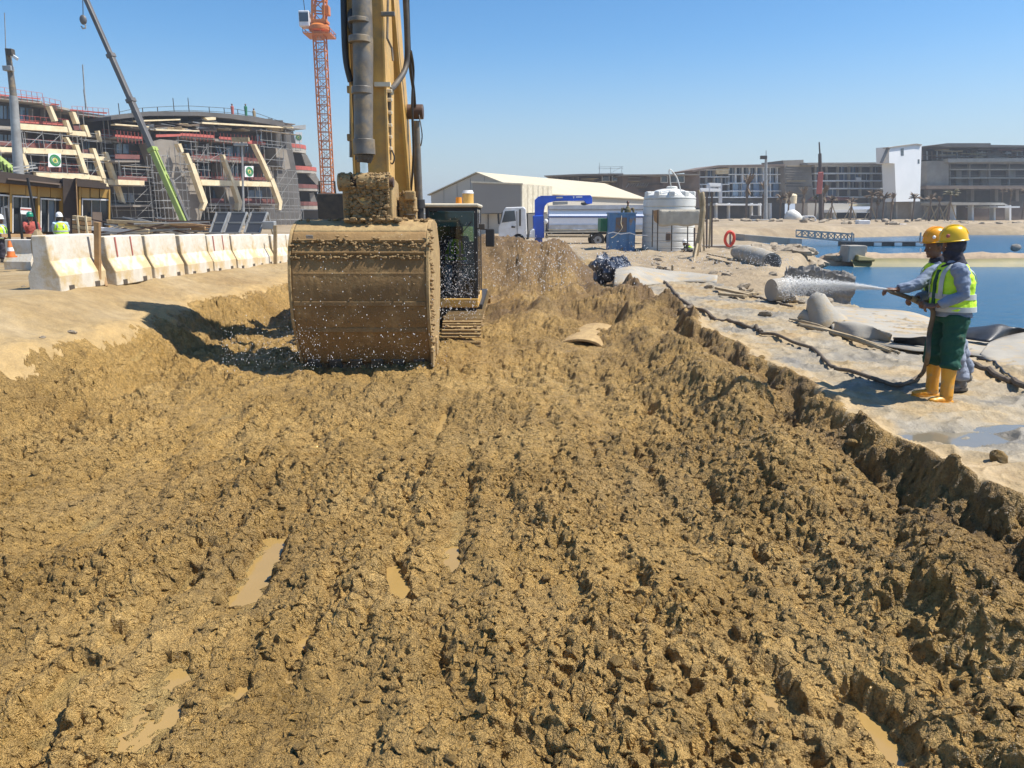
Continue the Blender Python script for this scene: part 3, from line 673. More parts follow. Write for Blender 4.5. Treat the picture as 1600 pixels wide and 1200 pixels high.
MB().add([(cx0+.05, cy1-.07, 1.32), (cx1-.05, cy1-.07, 1.32), (cx1-.05, cy1-.07, cz1-.05), (cx0+.05, cy1-.07, cz1-.05)], [(0, 1, 2, 3)]).build('rear_window', M['cabglass'], cab)
sun_visor = MB().bx(cx0+.09, cx1-.09, cy0+.05, cy0+.07, cz1-.36, cz1-.09).build('sun_visor', mat('visor', (.16, .26, .22), .4), cab)
seat = MB().bx(-1.42, -.90, 15.25, 15.75, .65, .80).build('seat', M['black'], cab, bevel=.04)
MB().bx(-1.42, -.90, 15.72, 15.88, .80, 1.45).build('backrest', M['black'], seat, bevel=.05)
MB().bx(-1.30, -1.02, 15.72, 15.84, 1.47, 1.72).build('headrest', M['black'], seat, bevel=.05)
for x in (-1.48, -.84):
    MB().bx(x-.08, x+.08, 15.0, 15.6, .7, .95).build('console', M['blackdusty'], cab, bevel=.03)
    MB().cyl((x, 15.05, .95), (x, 15.0, 1.15), .018, .03, 8).build('joystick', M['black'], cab)
MB().tube([(-.78, cy0-.02, 1.75), (-.95, cy0-.04, 1.55), (-1.02, cy0-.04, 1.78)], .012, 6).build('wiper', M['black'], cab)
MB().tube([(cx1, cy0+.02, 1.62), (cx1+.22, cy0-.1, 1.60), (cx1+.22, cy0-.1, 1.3)], .016, 6).build('mirror_arm', M['black'], cab)
MB().box((cx1+.24, cy0-.1, 1.45), (.17, .05, .34)).build('mirror', M['black'], cab, bevel=.02)
MB().box((cx1+.08, cy0-.05, 1.66), (.12, .08, .1)).build('side_lamp', M['blackdusty'], cab, bevel=.01)
MB().cyl((-1.03, 14.75, cz1+.07), (-1.03, 14.75, cz1+.19), .065, .055, 16).build('beacon', M['amber'], cab, smooth=True)
pc = MB().cyl((-.94, 16.3, cz1-.05), (-.94, 16.3, cz1+.30), .12, .12, 16).build('precleaner', M['yellow'], ex, smooth=True)
MB().cyl((-.94, 16.3, cz1+.305), (-.94, 16.3, cz1+.37), .125, .10, 16).build('cap', M['white'], pc, smooth=True)
m = MB()
for i in range(1500):
    zz = cz0+.06+abs(random.gauss(0, .55)); 
    if zz > cz1-.1: continue
    m.octa((random.uniform(cx0+.08, cx1-.08), cy0+.008, zz), random.choice((.003, .004, .006, .010)))
m.build('mud_splash', M['poly'], cab, kind='stuff')
# tracks: pads around each loop
for s in (-1, 1):
    xc = CX+s*1.30; tr = MB().bx(xc-.16, xc+.16, 13.5, 18.4, -.75, -.25).build('track', M['blackdusty'], ex)
    y0, y1, zc, r = 13.45, 18.5, -.52, .50; L1 = y1-y0; per = 2*L1+2*math.pi*r; npad = 62; mesh0 = None
    for k in range(npad):
        d = per*k/npad
        if d < L1: p = (y0+d, zc+r); a = 0
        elif d < L1+math.pi*r: t = (d-L1)/r; p = (y1+r*math.sin(t), zc+r*math.cos(t)); a = -t
        elif d < 2*L1+math.pi*r: p = (y1-(d-L1-math.pi*r), zc-r); a = math.pi
        else: t = (d-2*L1-math.pi*r)/r; p = (y0-r*math.sin(t), zc-r*math.cos(t)); a = math.pi-t
        rot = Matrix.Rotation(a, 3, 'X')
        if mesh0 is None:
            pm_ = MB().box((0, 0, 0), (.70, .155, .03)).box((0, .05, .03), (.70, .022, .05)).box((0, -.02, .025), (.70, .018, .04))
            o = pm_.build('track_pad', M['mudcoat'], tr, local=True); mesh0 = o
        else:
            o = mesh0.copy(); C.objects.link(o)
        o.location = Vector((xc, p[0], p[1]))-Vector(ex.location); o.rotation_euler = (a, 0, 0)
    m = MB(); rough_lumps(m, lambda: Vector((xc+random.uniform(-.36, .36), random.uniform(13.0, 15), .0-.25*max(0, (13.4-13.0)))) , 1, .01, .02)
    m = MB()
    for i in range(260):
        y = random.uniform(12.97, 16); z = zc+(r if y > y0 else math.sqrt(max(0, r*r-(y0-y)**2)))
        rr = random.uniform(.015, .05); m.ell((xc+random.uniform(-.36, .36), y, z+.01), (rr, rr, rr*.6), n=6, m=4, jit=.25)
    m.build('mud_cake', M['clump'], tr, smooth=True, kind='stuff')

# ------------------------------------------------------------------ buried pipe end and small debris in the mud
bp = thing('buried_pipe', 'broad muddy pipe end half buried in the mud right of the excavator track', 'pipe', (G(898, 520, -.3).x, 13.1, -.35))
prf = []
for k in range(15):
    t = math.pi*(k/14); prf.append((.46*math.cos(t), .23*math.sin(t)))
outer = [Vector((bp.location.x+a*1.0, 13.0, -.50+b)) for a, b in prf]
inner = [Vector((bp.location.x+a*.86, 13.0, -.50+b*.80)) for a, b in reversed(prf)]
MB().prism(outer+inner, (.5, 1.6, .06)).build('pipe_wall', M['mudcoat'], bp, bevel=.01)
# airborne droplets thrown by the hose over bucket, cab and spoil heap
m = MB()
def dr(u, v, Y, r): m.octa(P(u, v, Y), r*random.uniform(.55, 1.05), (1, 1, random.uniform(1, 2.2)))
for i in range(520):
    u = random.uniform(455, 700); v = 575-abs(random.gauss(0, 75)); dr(u, v, random.uniform(9.6, 10.7), random.choice((.003, .0035, .0045, .007)))
for i in range(420):
    u = random.uniform(345, 500); v = random.gauss(545, 22); dr(u, v, random.uniform(9.6, 11), random.choice((.003, .004, .006)))
for i in range(500):
    u = random.uniform(672, 750); v = 500-abs(random.gauss(0, 55)); dr(u, v, random.uniform(12.3, 14), random.choice((.004, .006, .009)))
for i in range(1100):
    u = random.gauss(850, 60); v = random.gauss(415, 24)
    if u > 745: dr(u, v, random.uniform(17, 20), random.choice((.006, .008, .011, .015)))
for i in range(900):
    u = random.uniform(930, 1240); v = 402+random.gauss(0, 9)+(u-930)*.03; dr(u, v, random.uniform(19, 23), random.choice((.006, .009, .012)))
tag(m.build('water_droplets', M['drop']), 'bright water droplets flying in front of the bucket, cab and mud heap', 'water drops', kind='stuff')

# ------------------------------------------------------------------ concrete barriers
def barrier_mesh():
    pr = [(-.25, 0), (-.25, .26), (-.135, .50), (-.115, .90), (.115, .90), (.135, .50), (.25, .26), (.25, 0)]
    m = MB(); L = 1.44
    m.prism([(a, -L/2, b) for a, b in pr], (0, L, 0)); return m
def make_barrier(loc, rz, label, variant=0):
    b = thing('concrete_barrier', label, 'barrier', loc, rz, 'concrete barriers along the haul road')
    bd = barrier_mesh().build('body', M['barrier'], b, local=True, bevel=.018)
    for yy in (-.42, .38):
        MB().bx(.20, .262, yy-.07, yy+.07, .01, .10).build('lifting_slot', M['stain'], b, local=True)
    if variant == 1:
        for yy, w_ in ((-.40, .05), (.20, .04)): MB().prism([(.139, yy, .52), (.122, yy, .88), (.122, yy+w_, .88), (.139, yy+w_, .52)], (.006, 0, 0)).build('paint_mark', mat('red_paint', (.42, .13, .10), .8), b, local=True)
    return b
bl = ['nearest concrete barrier of the row with its grey end face towards the camera', 'second concrete barrier of the row, just behind the brown timber post, with red marks',
      'third concrete barrier of the row, clean cream top over sandy foot', 'fourth concrete barrier of the row counting from the camera', 'fifth concrete barrier of the row, with thin red stripes',
      'sixth concrete barrier of the row counting from the camera', 'seventh concrete barrier of the row counting from the camera', 'eighth concrete barrier of the row counting from the camera',
      'ninth concrete barrier of the row, before the far timber post', 'tenth concrete barrier of the row, beside the far timber post', 'last concrete barrier seen before the bucket hides the row']
yy = 12.55
for i, l in enumerate(bl):
    b = make_barrier((-7.42+random.uniform(-.03, .03), yy, float(roadz(np.array(yy)))-.03), R(random.uniform(-2.5, 2.5)), l, 1 if i in (1, 4) else 0)
    if i == 1: b.scale = (1, .95, .98)
    yy += 1.56 if i else 1.62
for i, (x, y, l) in enumerate(((-12.35, 19.0, 'short pale concrete barrier standing alone across the road at left'), (-14.0, 18.6, 'concrete barrier cut by the left edge of the photo'))):
    b = make_barrier((x, y, .52), R(80), l); b.scale = (1, .55 if i == 0 else .8, .85)
def post(u, v0, v1, Y, label, wd=.09, mt='timber'):
    a = P(u, v1, Y); b_ = P(u, v0, Y); return tag(MB().beam(a-Vector((0, 0, .1)), b_, wd, wd*.8).build('timber_post', M[mt], bevel=.006), label, 'post')
post(152, 347, 447, 13.05, 'brown timber post wedged between the first two barriers')
post(430, 352, 408, 22.2, 'brown timber post near the far end of the barrier row', .10, 'oldwood')
tag(MB().beam(P(166, 447, 13.2), P(152, 395, 13.3), .05, .05).build('timber_batten', M['timber']), 'short wooden batten leaning at the foot of the brown post', 'batten')
# clutter behind the barriers
def clutter(name, label, cat, c, size, mt, rz=0, tilt=0, bev=.01):
    rot = Matrix.Rotation(R(rz), 3, 'Z') @ Matrix.Rotation(R(tilt), 3, 'X')
    return tag(MB().box(c, size, rot).build(name, M[mt], bevel=bev), label, cat)
cr = thing('wooden_crate', 'light wooden crate with two stacked boxes behind the nearest barriers', 'crate', P(128, 356, 24))
for i in range(4):
    MB().box(P(128, 341+i*7, 24), (.42, .35, .12), Matrix.Rotation(R(8), 3, 'Y')).build('board', M['timber'] if i % 2 else M['oldwood'], cr, bevel=.01)
for k, dx in enumerate((-.12, .14)): MB().box(P(128, 351, 23.8)+Vector((dx, 0, 0)), (.05, .03, .55)).build('batten', M['cream'], cr)
lab2 = ['long cream board lying on scaffolding parts behind the barriers', 'short cream board propped on the pile behind the barriers', 'stack of planks behind the third barrier', 'plank bundle left of the solar panels', 'thin plank on top of the debris behind the barriers', 'tan plank pointing at the crane boom foot']
for i, (u, v, L_, rz, tl, mt) in enumerate(((190, 360, 2.2, 5, 4, 'white'), (212, 356, 1.3, -8, 12, 'cream'), (250, 352, 2.6, 4, 2, 'oldwood'), (285, 357, 2.0, -5, 0, 'timber'), (232, 349, 3.0, 8, 3, 'oldwood'), (300, 352, 1.6, 14, 6, 'timber'))):
    c = P(u, v, 30); rot = Matrix.Rotation(R(rz), 3, 'Z') @ Matrix.Rotation(R(tl), 3, 'Y')
    tag(MB().box(c, (L_, .3, .14), rot).build('plank', M[mt], bevel=.01), lab2[i], 'plank')
sc = thing('scaffold_pile', 'heap of grey scaffold tubes lying behind the row of barriers', 'scaffold tubes', (-15, 31, .5))
for i in range(46):
    a = P(random.uniform(170, 330), random.uniform(345, 366), random.uniform(29, 33)); d = Vector((random.uniform(.6, 1.6), random.uniform(-.6, .6), random.uniform(-.25, .3)))
    MB().beam(a-d, a+d, .05, .05).build('tube', M['galv'] if i % 3 else M['rustbrown'], sc)
for i, (u0, u1) in enumerate(((330, 352), (352, 380), (384, 412))):
    lb = ['leftmost of three dark tilted solar panels behind the barriers', 'middle one of three dark tilted solar panels behind the barriers', 'rightmost of three dark tilted solar panels, set apart by a gap']
    t = thing('solar_panel', lb[i], 'solar panel', P((u0+u1)/2, 362, 28), 0, 'solar panels behind the barriers')
    a = P(u0-2, 364, 28); b_ = P(u1-6, 364, 28); c = P(u1+6, 332, 28.6); d = P(u0+9, 332, 28.6)
    MB().prism([a, b_, c, d], (0, .05, 0)).build('panel', M['panel'], t)
    f = MB()
    for p, q_ in ((a, b_), (b_, c), (c, d), (d, a), (a.lerp(d, .5), b_.lerp(c, .5))): f.beam(p+Vector((0, -.02, 0)), q_+Vector((0, -.02, 0)), .05, .06)
    f.build('frame', M['galv'], t)
    MB().beam(c, c+Vector((0, .5, -.9)), .05, .05).build('leg', M['galv'], t)
tag(MB().prism([P(392, 364, 28.4), P(398, 364, 28.4), P(392, 345, 28.4), P(388, 345, 28.4)], (0, .2, 0)).build('white_board', M['white']), 'narrow white board standing between the solar panels', 'board')
tag(MB().box(P(421, 352, 28), (.45, .3, .3)).build('equipment_box', M['galv'], bevel=.03), 'grey box beside the rightmost solar panel', 'box')
for i, (u0, v0, u1, v1, l) in enumerate(((15, 372, 10, 325, 'thin dark rod standing beside the orange cone'), (35, 375, 30, 332, 'thin dark pole leaning left of the man in red'), (61, 372, 43, 278, 'tall thin dark pole leaning across the office front'))):
    tag(MB().beam(P(u0, v0, 21), P(u1, v1, 21), .05, .05).build('pole', M['black']), l, 'pole')
cn = thing('traffic_cone', 'small orange and white cone by the road barrier at left', 'cone', P(18, 402, 17.5))
c0 = cn.location; MB().lathe([(.12, 0), (.12, .03), (.09, .03), (.03, .38)], c0, 14).build('cone', mat('cone_orange', (.75, .2, .04), .6), cn, smooth=True)
MB().lathe([(.074, .14), (.055, .23)], c0+Vector((0, 0, .003)), 14).build('band', M['white'], cn, smooth=True)
tag(MB().ell(P(62, 388, 18.5), (.16, .2, .45), n=12, m=8, jit=.08).build('sack', M['oldwood'], smooth=True), 'brown sack standing against the back of the nearest barrier', 'sack')
tag(MB().beam(P(0, 368, 23), P(70, 368, 24.5), .12, .1).build('timber_rail', M['timber']), 'long timber rail lying in front of the site office', 'rail')
# clods and stones lying on the bank
rks = []
m0 = MB().ell((0, 0, 0), (1, .8, .6), n=9, m=6, jit=.2)
r0 = m0.build('stone', M['rock'], smooth=True)
def stone(x, y, z, s, label, group=None, mt=None):
    global r0f
    if not rks: o = r0
    else: o = r0.copy(); C.objects.link(o)
    rks.append(o); o.location = (x, y, z); o.scale = (s*random.uniform(.8, 1.2), s*random.uniform(.8, 1.2), s*random.uniform(.6, 1)); o.rotation_euler = (random.uniform(-.3, .3), random.uniform(-.3, .3), random.uniform(0, 6.28))
    return tag(o, label, 'stone', group)
for (u, v, s) in ((110, 505, .07), (75, 472, .05), (65, 515, .05), (130, 455, .09), (165, 452, .05), (205, 448, .05), (40, 470, .04)):
    p = G(u, v, .45); z = gzf(p.x, p.y); stone(p.x, p.y, z, s, 'brown clod of dirt lying on the sandy bank below the barriers', 'clods on the sandy bank')
# ------------------------------------------------------------------ facade planes
class Pl:
    """vertical plane Y = c + m X through the point seen at column u0, distance Y0"""
    def __init__(s, u0, Y0, m):
        p = P(u0, 338, Y0); s.c = p.y-m*p.x; s.m = m; s.o = Vector((p.x, p.y, 0))
        k = math.hypot(1, m); s.d = Vector((1/k, m/k, 0)); s.n = Vector((m/k, -1/k, 0))
    def hit(s, u, v, off=0):
        d = ray(u, v); t = (s.c+off*(s.n.y-s.m*s.n.x))/(d.y-s.m*d.x); return Vector((d.x*t, d.y*t, CH+d.z*t))
    def sz(s, u, v, off=0): p = s.hit(u, v, off); return (p-s.o).dot(s.d), p.z
    def w(s, a, z, off=0): return s.o+s.d*a+s.n*off+Vector((0, 0, z))
    def poly(s, m, pts, d0, d1): m.prism([s.hit(u, v, d1) for u, v in pts], s.n*(d0-d1)); return m
    def rect(s, m, a0, a1, z0, z1, d0, d1): m.prism([s.w(a0, z0, d0), s.w(a1, z0, d0), s.w(a1, z1, d0), s.w(a0, z1, d0)], s.n*(d1-d0)); return m
def scaffold(pl, u0, v0, u1, v1, d, label, group='scaffolds on the left hotel', sp=2.0, mt='galv', drop=.0):
    a0, zt = pl.sz(u0, v0, d); a1, _ = pl.sz(u1, v0, d); _, zb = pl.sz(u0, v1, d)
    t = thing('scaffold', label, 'scaffold', pl.w(a0, zb, d), 0, group); r = .034
    m = MB(); n = max(1, int(abs(a1-a0)/sp)); k = max(1, int((zt-zb)/sp))
    for i in range(n+1):
        a = a0+(a1-a0)*i/n
        for dd in (d, d+1.0): m.beam(pl.w(a, zb, dd), pl.w(a, zt+random.uniform(-.3, .9), dd), r*2, r*2)
    m.build('standard', M[mt], t, kind='stuff')
    m = MB(); b = MB()
    for j in range(k+1):
        z = zb+(zt-zb)*j/k
        for dz in ((0, 1.0) if j < k else (0,)):
            m.beam(pl.w(a0-.3, z+dz, d+1.0), pl.w(a1+.3, z+dz, d+1.0), r*1.7, r*1.7)
        for i in range(n+1):
            a = a0+(a1-a0)*i/n; m.beam(pl.w(a, z, d-.2), pl.w(a, z, d+1.2), r*1.6, r*1.6)
            if random.random() < .3 and i < n: m.beam(pl.w(a, z, d+1.05), pl.w(a+(a1-a0)/n, min(z+(zt-zb)/k, zt), d+1.05), r*1.4, r*1.4)
        if random.random() < .22: pl.rect(b, a0, a1, z-.05, z, d+.1, d+.9)
    m.build('ledger', M[mt], t, kind='stuff')
    if b.v: b.build('deck', M['oldwood'], t, kind='stuff')
    return t
def emblem(pl, u0, v0, u1, v1, d, label):
    t = thing('emblem_banner', label, 'banner', pl.hit((u0+u1)/2, v1)+pl.n*d)
    m = pl.poly(MB(), [(u0, v0), (u1, v0), (u1, v1), (u0, v1)], d, d+.06); m.build('board', M['signwhite'], t)
    c = (pl.hit(u0, v0, d)+pl.hit(u1, v1, d))/2+pl.n*(.09); r = min((pl.hit(u0, v0)-pl.hit(u0, v1)).length, (pl.hit(u0, v0)-pl.hit(u1, v0)).length)/2
    def disc(r0, r1, off, mt, nm):
        n = 28; o = []; q_ = MB()
        for k in range(n):
            a = 2*math.pi*k/n; a2 = 2*math.pi*(k+1)/n
            f = lambda rr, an: c+pl.n*off+pl.d*math.cos(an)*rr+Vector((0, 0, math.sin(an)*rr))
            q_.add([f(r0, a), f(r1, a), f(r1, a2), f(r0, a2)], [(0, 1, 2, 3)])
        q_.build(nm, M[mt], t)
    disc(r*.62, r*.86, .0, 'signgreen', 'ring'); disc(r*.44, r*.56, .0, 'signgreen', 'inner_ring'); disc(.001, r*.36, 0, 'signyellow', 'disc')
    f = lambda x, z: c+pl.n*.02+pl.d*x*r+Vector((0, 0, z*r))
    q_ = MB()
    for k in range(12):
        a = 2*math.pi*k/12; q_.add([f(.46*math.cos(a-.1), .46*math.sin(a-.1)), f(.66*math.cos(a), .66*math.sin(a)), f(.46*math.cos(a+.1), .46*math.sin(a+.1))], [(0, 1, 2)])
    q_.add([f(-.22, -.18), f(.22, -.18), f(0, .26)], [(0, 1, 2)]); q_.build('mark', M['signgreen'], t)
def Z2(pts): return [(x/5, 140+y/5) for x, y in pts]
def Z3(pts): return [(180+x*.2125, 140+y*.2125) for x, y in pts]
# hotel A : stepped terraces at the far left
A = Pl(0, 92, 1.9)
hA = thing('terraced_hotel', 'terraced hotel under construction with slanting cream fins, leftmost in the photo', 'building', A.hit(110, 345))
def piece(pl, par, name, mt, pts, d0, d1, bev=0): return pl.poly(MB(), pts, d0, d1).build(name, M[mt], par)
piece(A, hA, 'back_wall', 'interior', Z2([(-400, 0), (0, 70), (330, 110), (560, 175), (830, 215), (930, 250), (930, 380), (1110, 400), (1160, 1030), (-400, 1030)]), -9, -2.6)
# floor slabs of every storey
for k, (pts) in enumerate((((-100, 35), (330, 90), (330, 108), (-100, 62)), ((330, 100), (545, 150), (545, 166), (330, 118)), ((550, 160), (840, 205), (840, 222), (550, 178)), ((620, 180), (935, 222), (935, 236), (620, 196)),
    ((-100, 275), (540, 320), (540, 334), (-100, 300)), ((-100, 470), (620, 505), (620, 520), (-100, 492)), ((-100, 640), (800, 700), (800, 716), (-100, 664)), ((560, 345), (1110, 378), (1110, 396), (560, 362)),
    ((600, 525), (1090, 550), (1090, 570), (600, 545)), ((800, 715), (1130, 740), (1130, 752), (800, 728)), ((840, 890), (1190, 900), (1190, 912), (840, 902)))):
    piece(A, hA, 'floor_slab', 'concrete', Z2(pts), -4, .12)
for pts in (((0, 125), (88, 130), (88, 230), (0, 228)), ((110, 130), (245, 146), (250, 252), (118, 245)), ((812, 232), (915, 245), (915, 372), (812, 350)), ((210, 380), (330, 390), (330, 455), (210, 450)), ((350, 395), (470, 402), (470, 462), (350, 458)),
            ((230, 560), (330, 565), (330, 640), (230, 635)), ((480, 560), (600, 570), (600, 650), (480, 640)), ((650, 400), (700, 405), (700, 480), (650, 475)), ((660, 560), (760, 570), (760, 660), (660, 650)), ((900, 430), (1010, 440), (1010, 520), (900, 512)),
            ((940, 620), (1040, 625), (1040, 690), (940, 685)), ((1060, 630), (1130, 634), (1130, 696), (1060, 690)), ((940, 790), (1040, 795), (1040, 870), (940, 865)), ((1060, 798), (1140, 800), (1140, 874), (1060, 870)), ((0, 530), (90, 535), (90, 600), (0, 598)), ((0, 350), (90, 355), (90, 430), (0, 425))):
    g = piece(A, hA, 'window', 'glassblue', Z2(pts), -2.5, -2.4)
    (x0, y0), (x1, y1), (x2, y2), (x3, y3) = pts
    for f in (.33, .66): piece(A, g, 'mullion', 'interior', Z2([(x0+(x1-x0)*f, y0+(y1-y0)*f), (x0+(x1-x0)*f+4, y0+(y1-y0)*f), (x0+(x1-x0)*f+4, y2), (x0+(x1-x0)*f, y2)]), -2.4, -2.3)
for x, y0, y1 in ((250, 150, 255), (345, 110, 240), (470, 140, 250), (115, 120, 240), (930, 240, 360), (600, 380, 480), (205, 320, 450), (480, 330, 460), (340, 500, 640), (620, 540, 640), (900, 400, 540), (1040, 400, 540), (930, 580, 700), (1050, 580, 700), (1090, 920, 1030), (1180, 920, 1030), (900, 760, 890)):
    piece(A, hA, 'column', 'darkconc', Z2([(x, y0), (x+10, y0+1), (x+10, y1), (x, y1)]), -2.2, -1.4)
for pts in (((385, 130), (405, 128), (455, 242), (432, 248)), ((515, 238), (535, 240), (572, 333), (545, 338)), ((565, 172), (590, 175), (625, 265), (600, 268)), ((655, 275), (680, 278), (712, 368), (690, 370)), ((585, 428), (615, 432), (692, 655), (660, 650)),
            ((722, 456), (748, 460), (835, 700), (800, 690)), ((822, 486), (845, 490), (922, 710), (890, 705)), ((905, 712), (930, 716), (982, 885), (955, 880)), ((805, 700), (832, 702), (855, 775), (835, 775)), ((163, 498), (190, 500), (232, 600), (215, 640)), ((515, 370), (535, 372), (570, 430), (550, 432)), ((768, 320), (780, 322), (800, 405), (790, 405))):
    piece(A, hA, 'slanting_fin', 'cream', Z2(pts), 1.2, 2.0)
for pts in (((130, 262), (530, 292), (560, 335), (130, 308)), ((540, 318), (690, 330), (705, 368), (545, 352)), ((-100, 442), (100, 452), (100, 490), (-100, 480)), ((180, 452), (610, 472), (618, 512), (186, 496)), ((640, 498), (735, 505), (745, 538), (648, 532)), ((775, 522), (835, 527), (842, 556), (780, 552)),
            ((282, 648), (700, 662), (700, 700), (290, 690)), ((700, 668), (800, 680), (805, 712), (700, 702)), ((840, 702), (1125, 716), (1125, 750), (850, 742))):
    piece(A, hA, 'parapet_beam', 'cream', Z2(pts), 1.3, 1.9)
for pts in (((-100, 25), (318, 68), (318, 78), (-100, 38)), ((400, 108), (462, 114), (462, 124), (400, 120)), ((550, 152), (835, 180), (835, 190), (550, 164)), ((130, 240), (520, 270), (520, 282), (130, 256)), ((790, 350), (1115, 376), (1115, 388), (790, 362))):
    piece(A, hA, 'red_guard', 'red', Z2(pts), .2, .28)
for pts in (((170, 415), (590, 430), (595, 470), (178, 455)), ((300, 596), (655, 620), (660, 660), (305, 640)), ((640, 465), (715, 470), (720, 500), (645, 497)), ((880, 505), (1110, 515), (1110, 548), (880, 540)), ((920, 668), (1150, 680), (1150, 712), (930, 704)), ((700, 640), (765, 648), (770, 678), (705, 672)), ((570, 280), (650, 285), (655, 318), (580, 316)), ((0, 400), (100, 405), (100, 440), (0, 436))):
    piece(A, hA, 'maroon_sheet', 'redbrown', Z2(pts), -.4, -.3)
rm = MB()
for (x0, y0, x1, y1) in ((130, 200, 520, 235), (-20, -20, 318, 30), (330, 60, 462, 90), (550, 130, 835, 150), (790, 310, 1115, 340), (170, 385, 600, 410), (300, 565, 660, 590), (880, 470, 1110, 490), (920, 640, 1150, 655)):
    n = int((x1-x0)/40)
    for i in range(n+1):
        f = i/n; a = A.hit((x0+(x1-x0)*f)/5, 140+(y0+(y1-y0)*f)/5)+A.n*.3; rm.beam(a, a-Vector((0, 0, 1.3)), .045, .045)
    for dz in (0, -.5): rm.beam(A.hit(x0/5, 140+y0/5)+A.n*.3+Vector((0, 0, dz)), A.hit(x1/5, 140+y1/5)+A.n*.3+Vector((0, 0, dz)), .035, .035)
rm.build('guard_rail', M['red'], hA, kind='stuff')
for (x0, y0, x1, y1, l) in ((-60, 310, 130, 640, 'grey scaffold at the left edge of the terraced hotel'), (150, 330, 560, 455, 'grey scaffold under the top cream beam of the terraced hotel'), (200, 510, 600, 640, 'grey scaffold behind the left round-emblem banner'),
                            (610, 200, 800, 400, 'grey scaffold between the upper fins of the terraced hotel'), (600, 390, 900, 560, 'grey scaffold around the middle fins of the terraced hotel'), (640, 540, 880, 690, 'grey scaffold between the lower fins of the terraced hotel'),
                            (900, 580, 1140, 710, 'grey scaffold on the third storey at the hotel corner'), (850, 740, 1140, 1000, 'grey scaffold on the lowest storeys beside the site office'), (780, 400, 890, 520, 'narrow grey scaffold at the top right terrace'), (1140, 480, 1290, 1020, 'tall grey scaffold tower behind the crane boom')):
    scaffold(A, x0/5, 140+y0/5, x1/5, 140+y1/5, .8, l)
emblem(A, 75.5, 240, 95.5, 261, 2.0, 'white banner with round green emblem on the terraced hotel, leftmost of three')
# hotel B : bowed block behind the crane boom
B = Pl(300, 112, 1.7)
hB = thing('round_hotel', 'large curved hotel under construction with dark steel roof and red edge guards', 'building', B.hit(330, 345))
bw = [(-20, 200), (200, 175), (600, 175), (900, 200), (1180, 250), (1280, 300), (1300, 420), (1340, 640), (1380, 1000), (-20, 1000)]
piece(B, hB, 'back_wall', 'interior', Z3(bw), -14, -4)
piece(B, hB, 'roof_band', 'interior', Z3([(-30, 196), (60, 178), (250, 160), (600, 160), (850, 178), (1050, 202), (1200, 232), (1320, 290), (1320, 306), (1180, 262), (850, 212), (600, 192), (250, 192), (-30, 222)]), -6, .5)
for pts in (((640, 238), (1000, 258), (1310, 275), (1310, 286), (1000, 270), (640, 250)), ((300, 290), (620, 300), (620, 308), (300, 300)), ((0, 250), (250, 270), (250, 278), (0, 260)), ((150, 225), (480, 215), (480, 224), (150, 236)), ((660, 205), (740, 200), (740, 222), (680, 224))):
    piece(B, hB, 'timber_edge', 'cream', Z3(pts), -.5, .5)
for i in range(46):
    x = random.uniform(20, 1250); y = 215+random.uniform(0, 75); d = random.uniform(40, 170); 
    piece(B, hB, 'steel_beam', random.choice(['browncl', 'galv', 'interior', 'oldwood']), Z3([(x, y), (x+d, y+random.uniform(-12, 18)), (x+d, y+22), (x, y+9)]), random.uniform(-4, -1), 0)
for pts in (((0, 345), (200, 362), (200, 376), (0, 358)), ((480, 335), (730, 352), (730, 370), (480, 352)), ((730, 360), (1050, 388), (1050, 406), (730, 378)), ((500, 500), (1080, 530), (1080, 545), (500, 515)), ((620, 655), (1130, 672), (1130, 684), (620, 668)), ((690, 835), (1190, 842), (1190, 858), (690, 852)), ((0, 520), (180, 522), (180, 534), (0, 534)), ((20, 700), (220, 704), (220, 712), (20, 708)), ((0, 850), (260, 850), (260, 862), (0, 862))):
    piece(B, hB, 'floor_slab', 'darkconc', Z3(pts), -5, .2)
for pts in (((0, 330), (200, 348), (200, 364), (0, 346)), ((480, 318), (725, 336), (725, 356), (480, 338)), ((765, 345), (870, 352), (870, 372), (765, 362)), ((975, 372), (1105, 385), (1105, 408), (975, 396)), ((300, 330), (480, 326), (480, 344), (300, 350))):
    piece(B, hB, 'red_guard', 'red', Z3(pts), .25, .33)
for pts in (((560, 482), (1080, 500), (1080, 530), (560, 512)), ((620, 635), (1130, 645), (1130, 668), (620, 655)), ((700, 800), (800, 802), (800, 835), (700, 835)), ((950, 800), (1180, 805), (1180, 840), (950, 838)), ((0, 475), (180, 480), (180, 512), (0, 508)), ((20, 635), (235, 640), (235, 672), (20, 665))):
    piece(B, hB, 'maroon_sheet', 'redbrown', Z3(pts), -.4, -.3)
for pts in (((735, 410), (768, 412), (790, 480), (755, 478)), ((820, 412), (920, 418), (920, 492), (820, 488)), ((955, 420), (980, 422), (965, 480), (958, 478)), ((850, 560), (905, 562), (905, 650), (850, 645)), ((1015, 570), (1080, 572), (1080, 655), (1015, 650)), ((1045, 330), (1080, 332), (1080, 400), (1045, 395)), ((510, 400), (555, 404), (560, 470), (530, 468)), ((640, 560), (690, 562), (690, 640), (640, 638)), ((980, 740), (1080, 742), (1080, 800), (980, 798)), ((720, 740), (790, 742), (790, 800), (720, 798)), ((10, 400), (100, 402), (100, 470), (10, 468)), ((40, 760), (140, 762), (140, 830), (40, 828))):
    g = piece(B, hB, 'window', 'glassblue', Z3(pts), -3, -2.9)
    (x0, y0), (x1, y1), (x2, y2), (x3, y3) = pts
    piece(B, g, 'mullion', 'interior', Z3([((x0+x1)/2, y0), ((x0+x1)/2+4, y0), ((x3+x2)/2+4, y2), ((x3+x2)/2, y2)]), -2.9, -2.8)
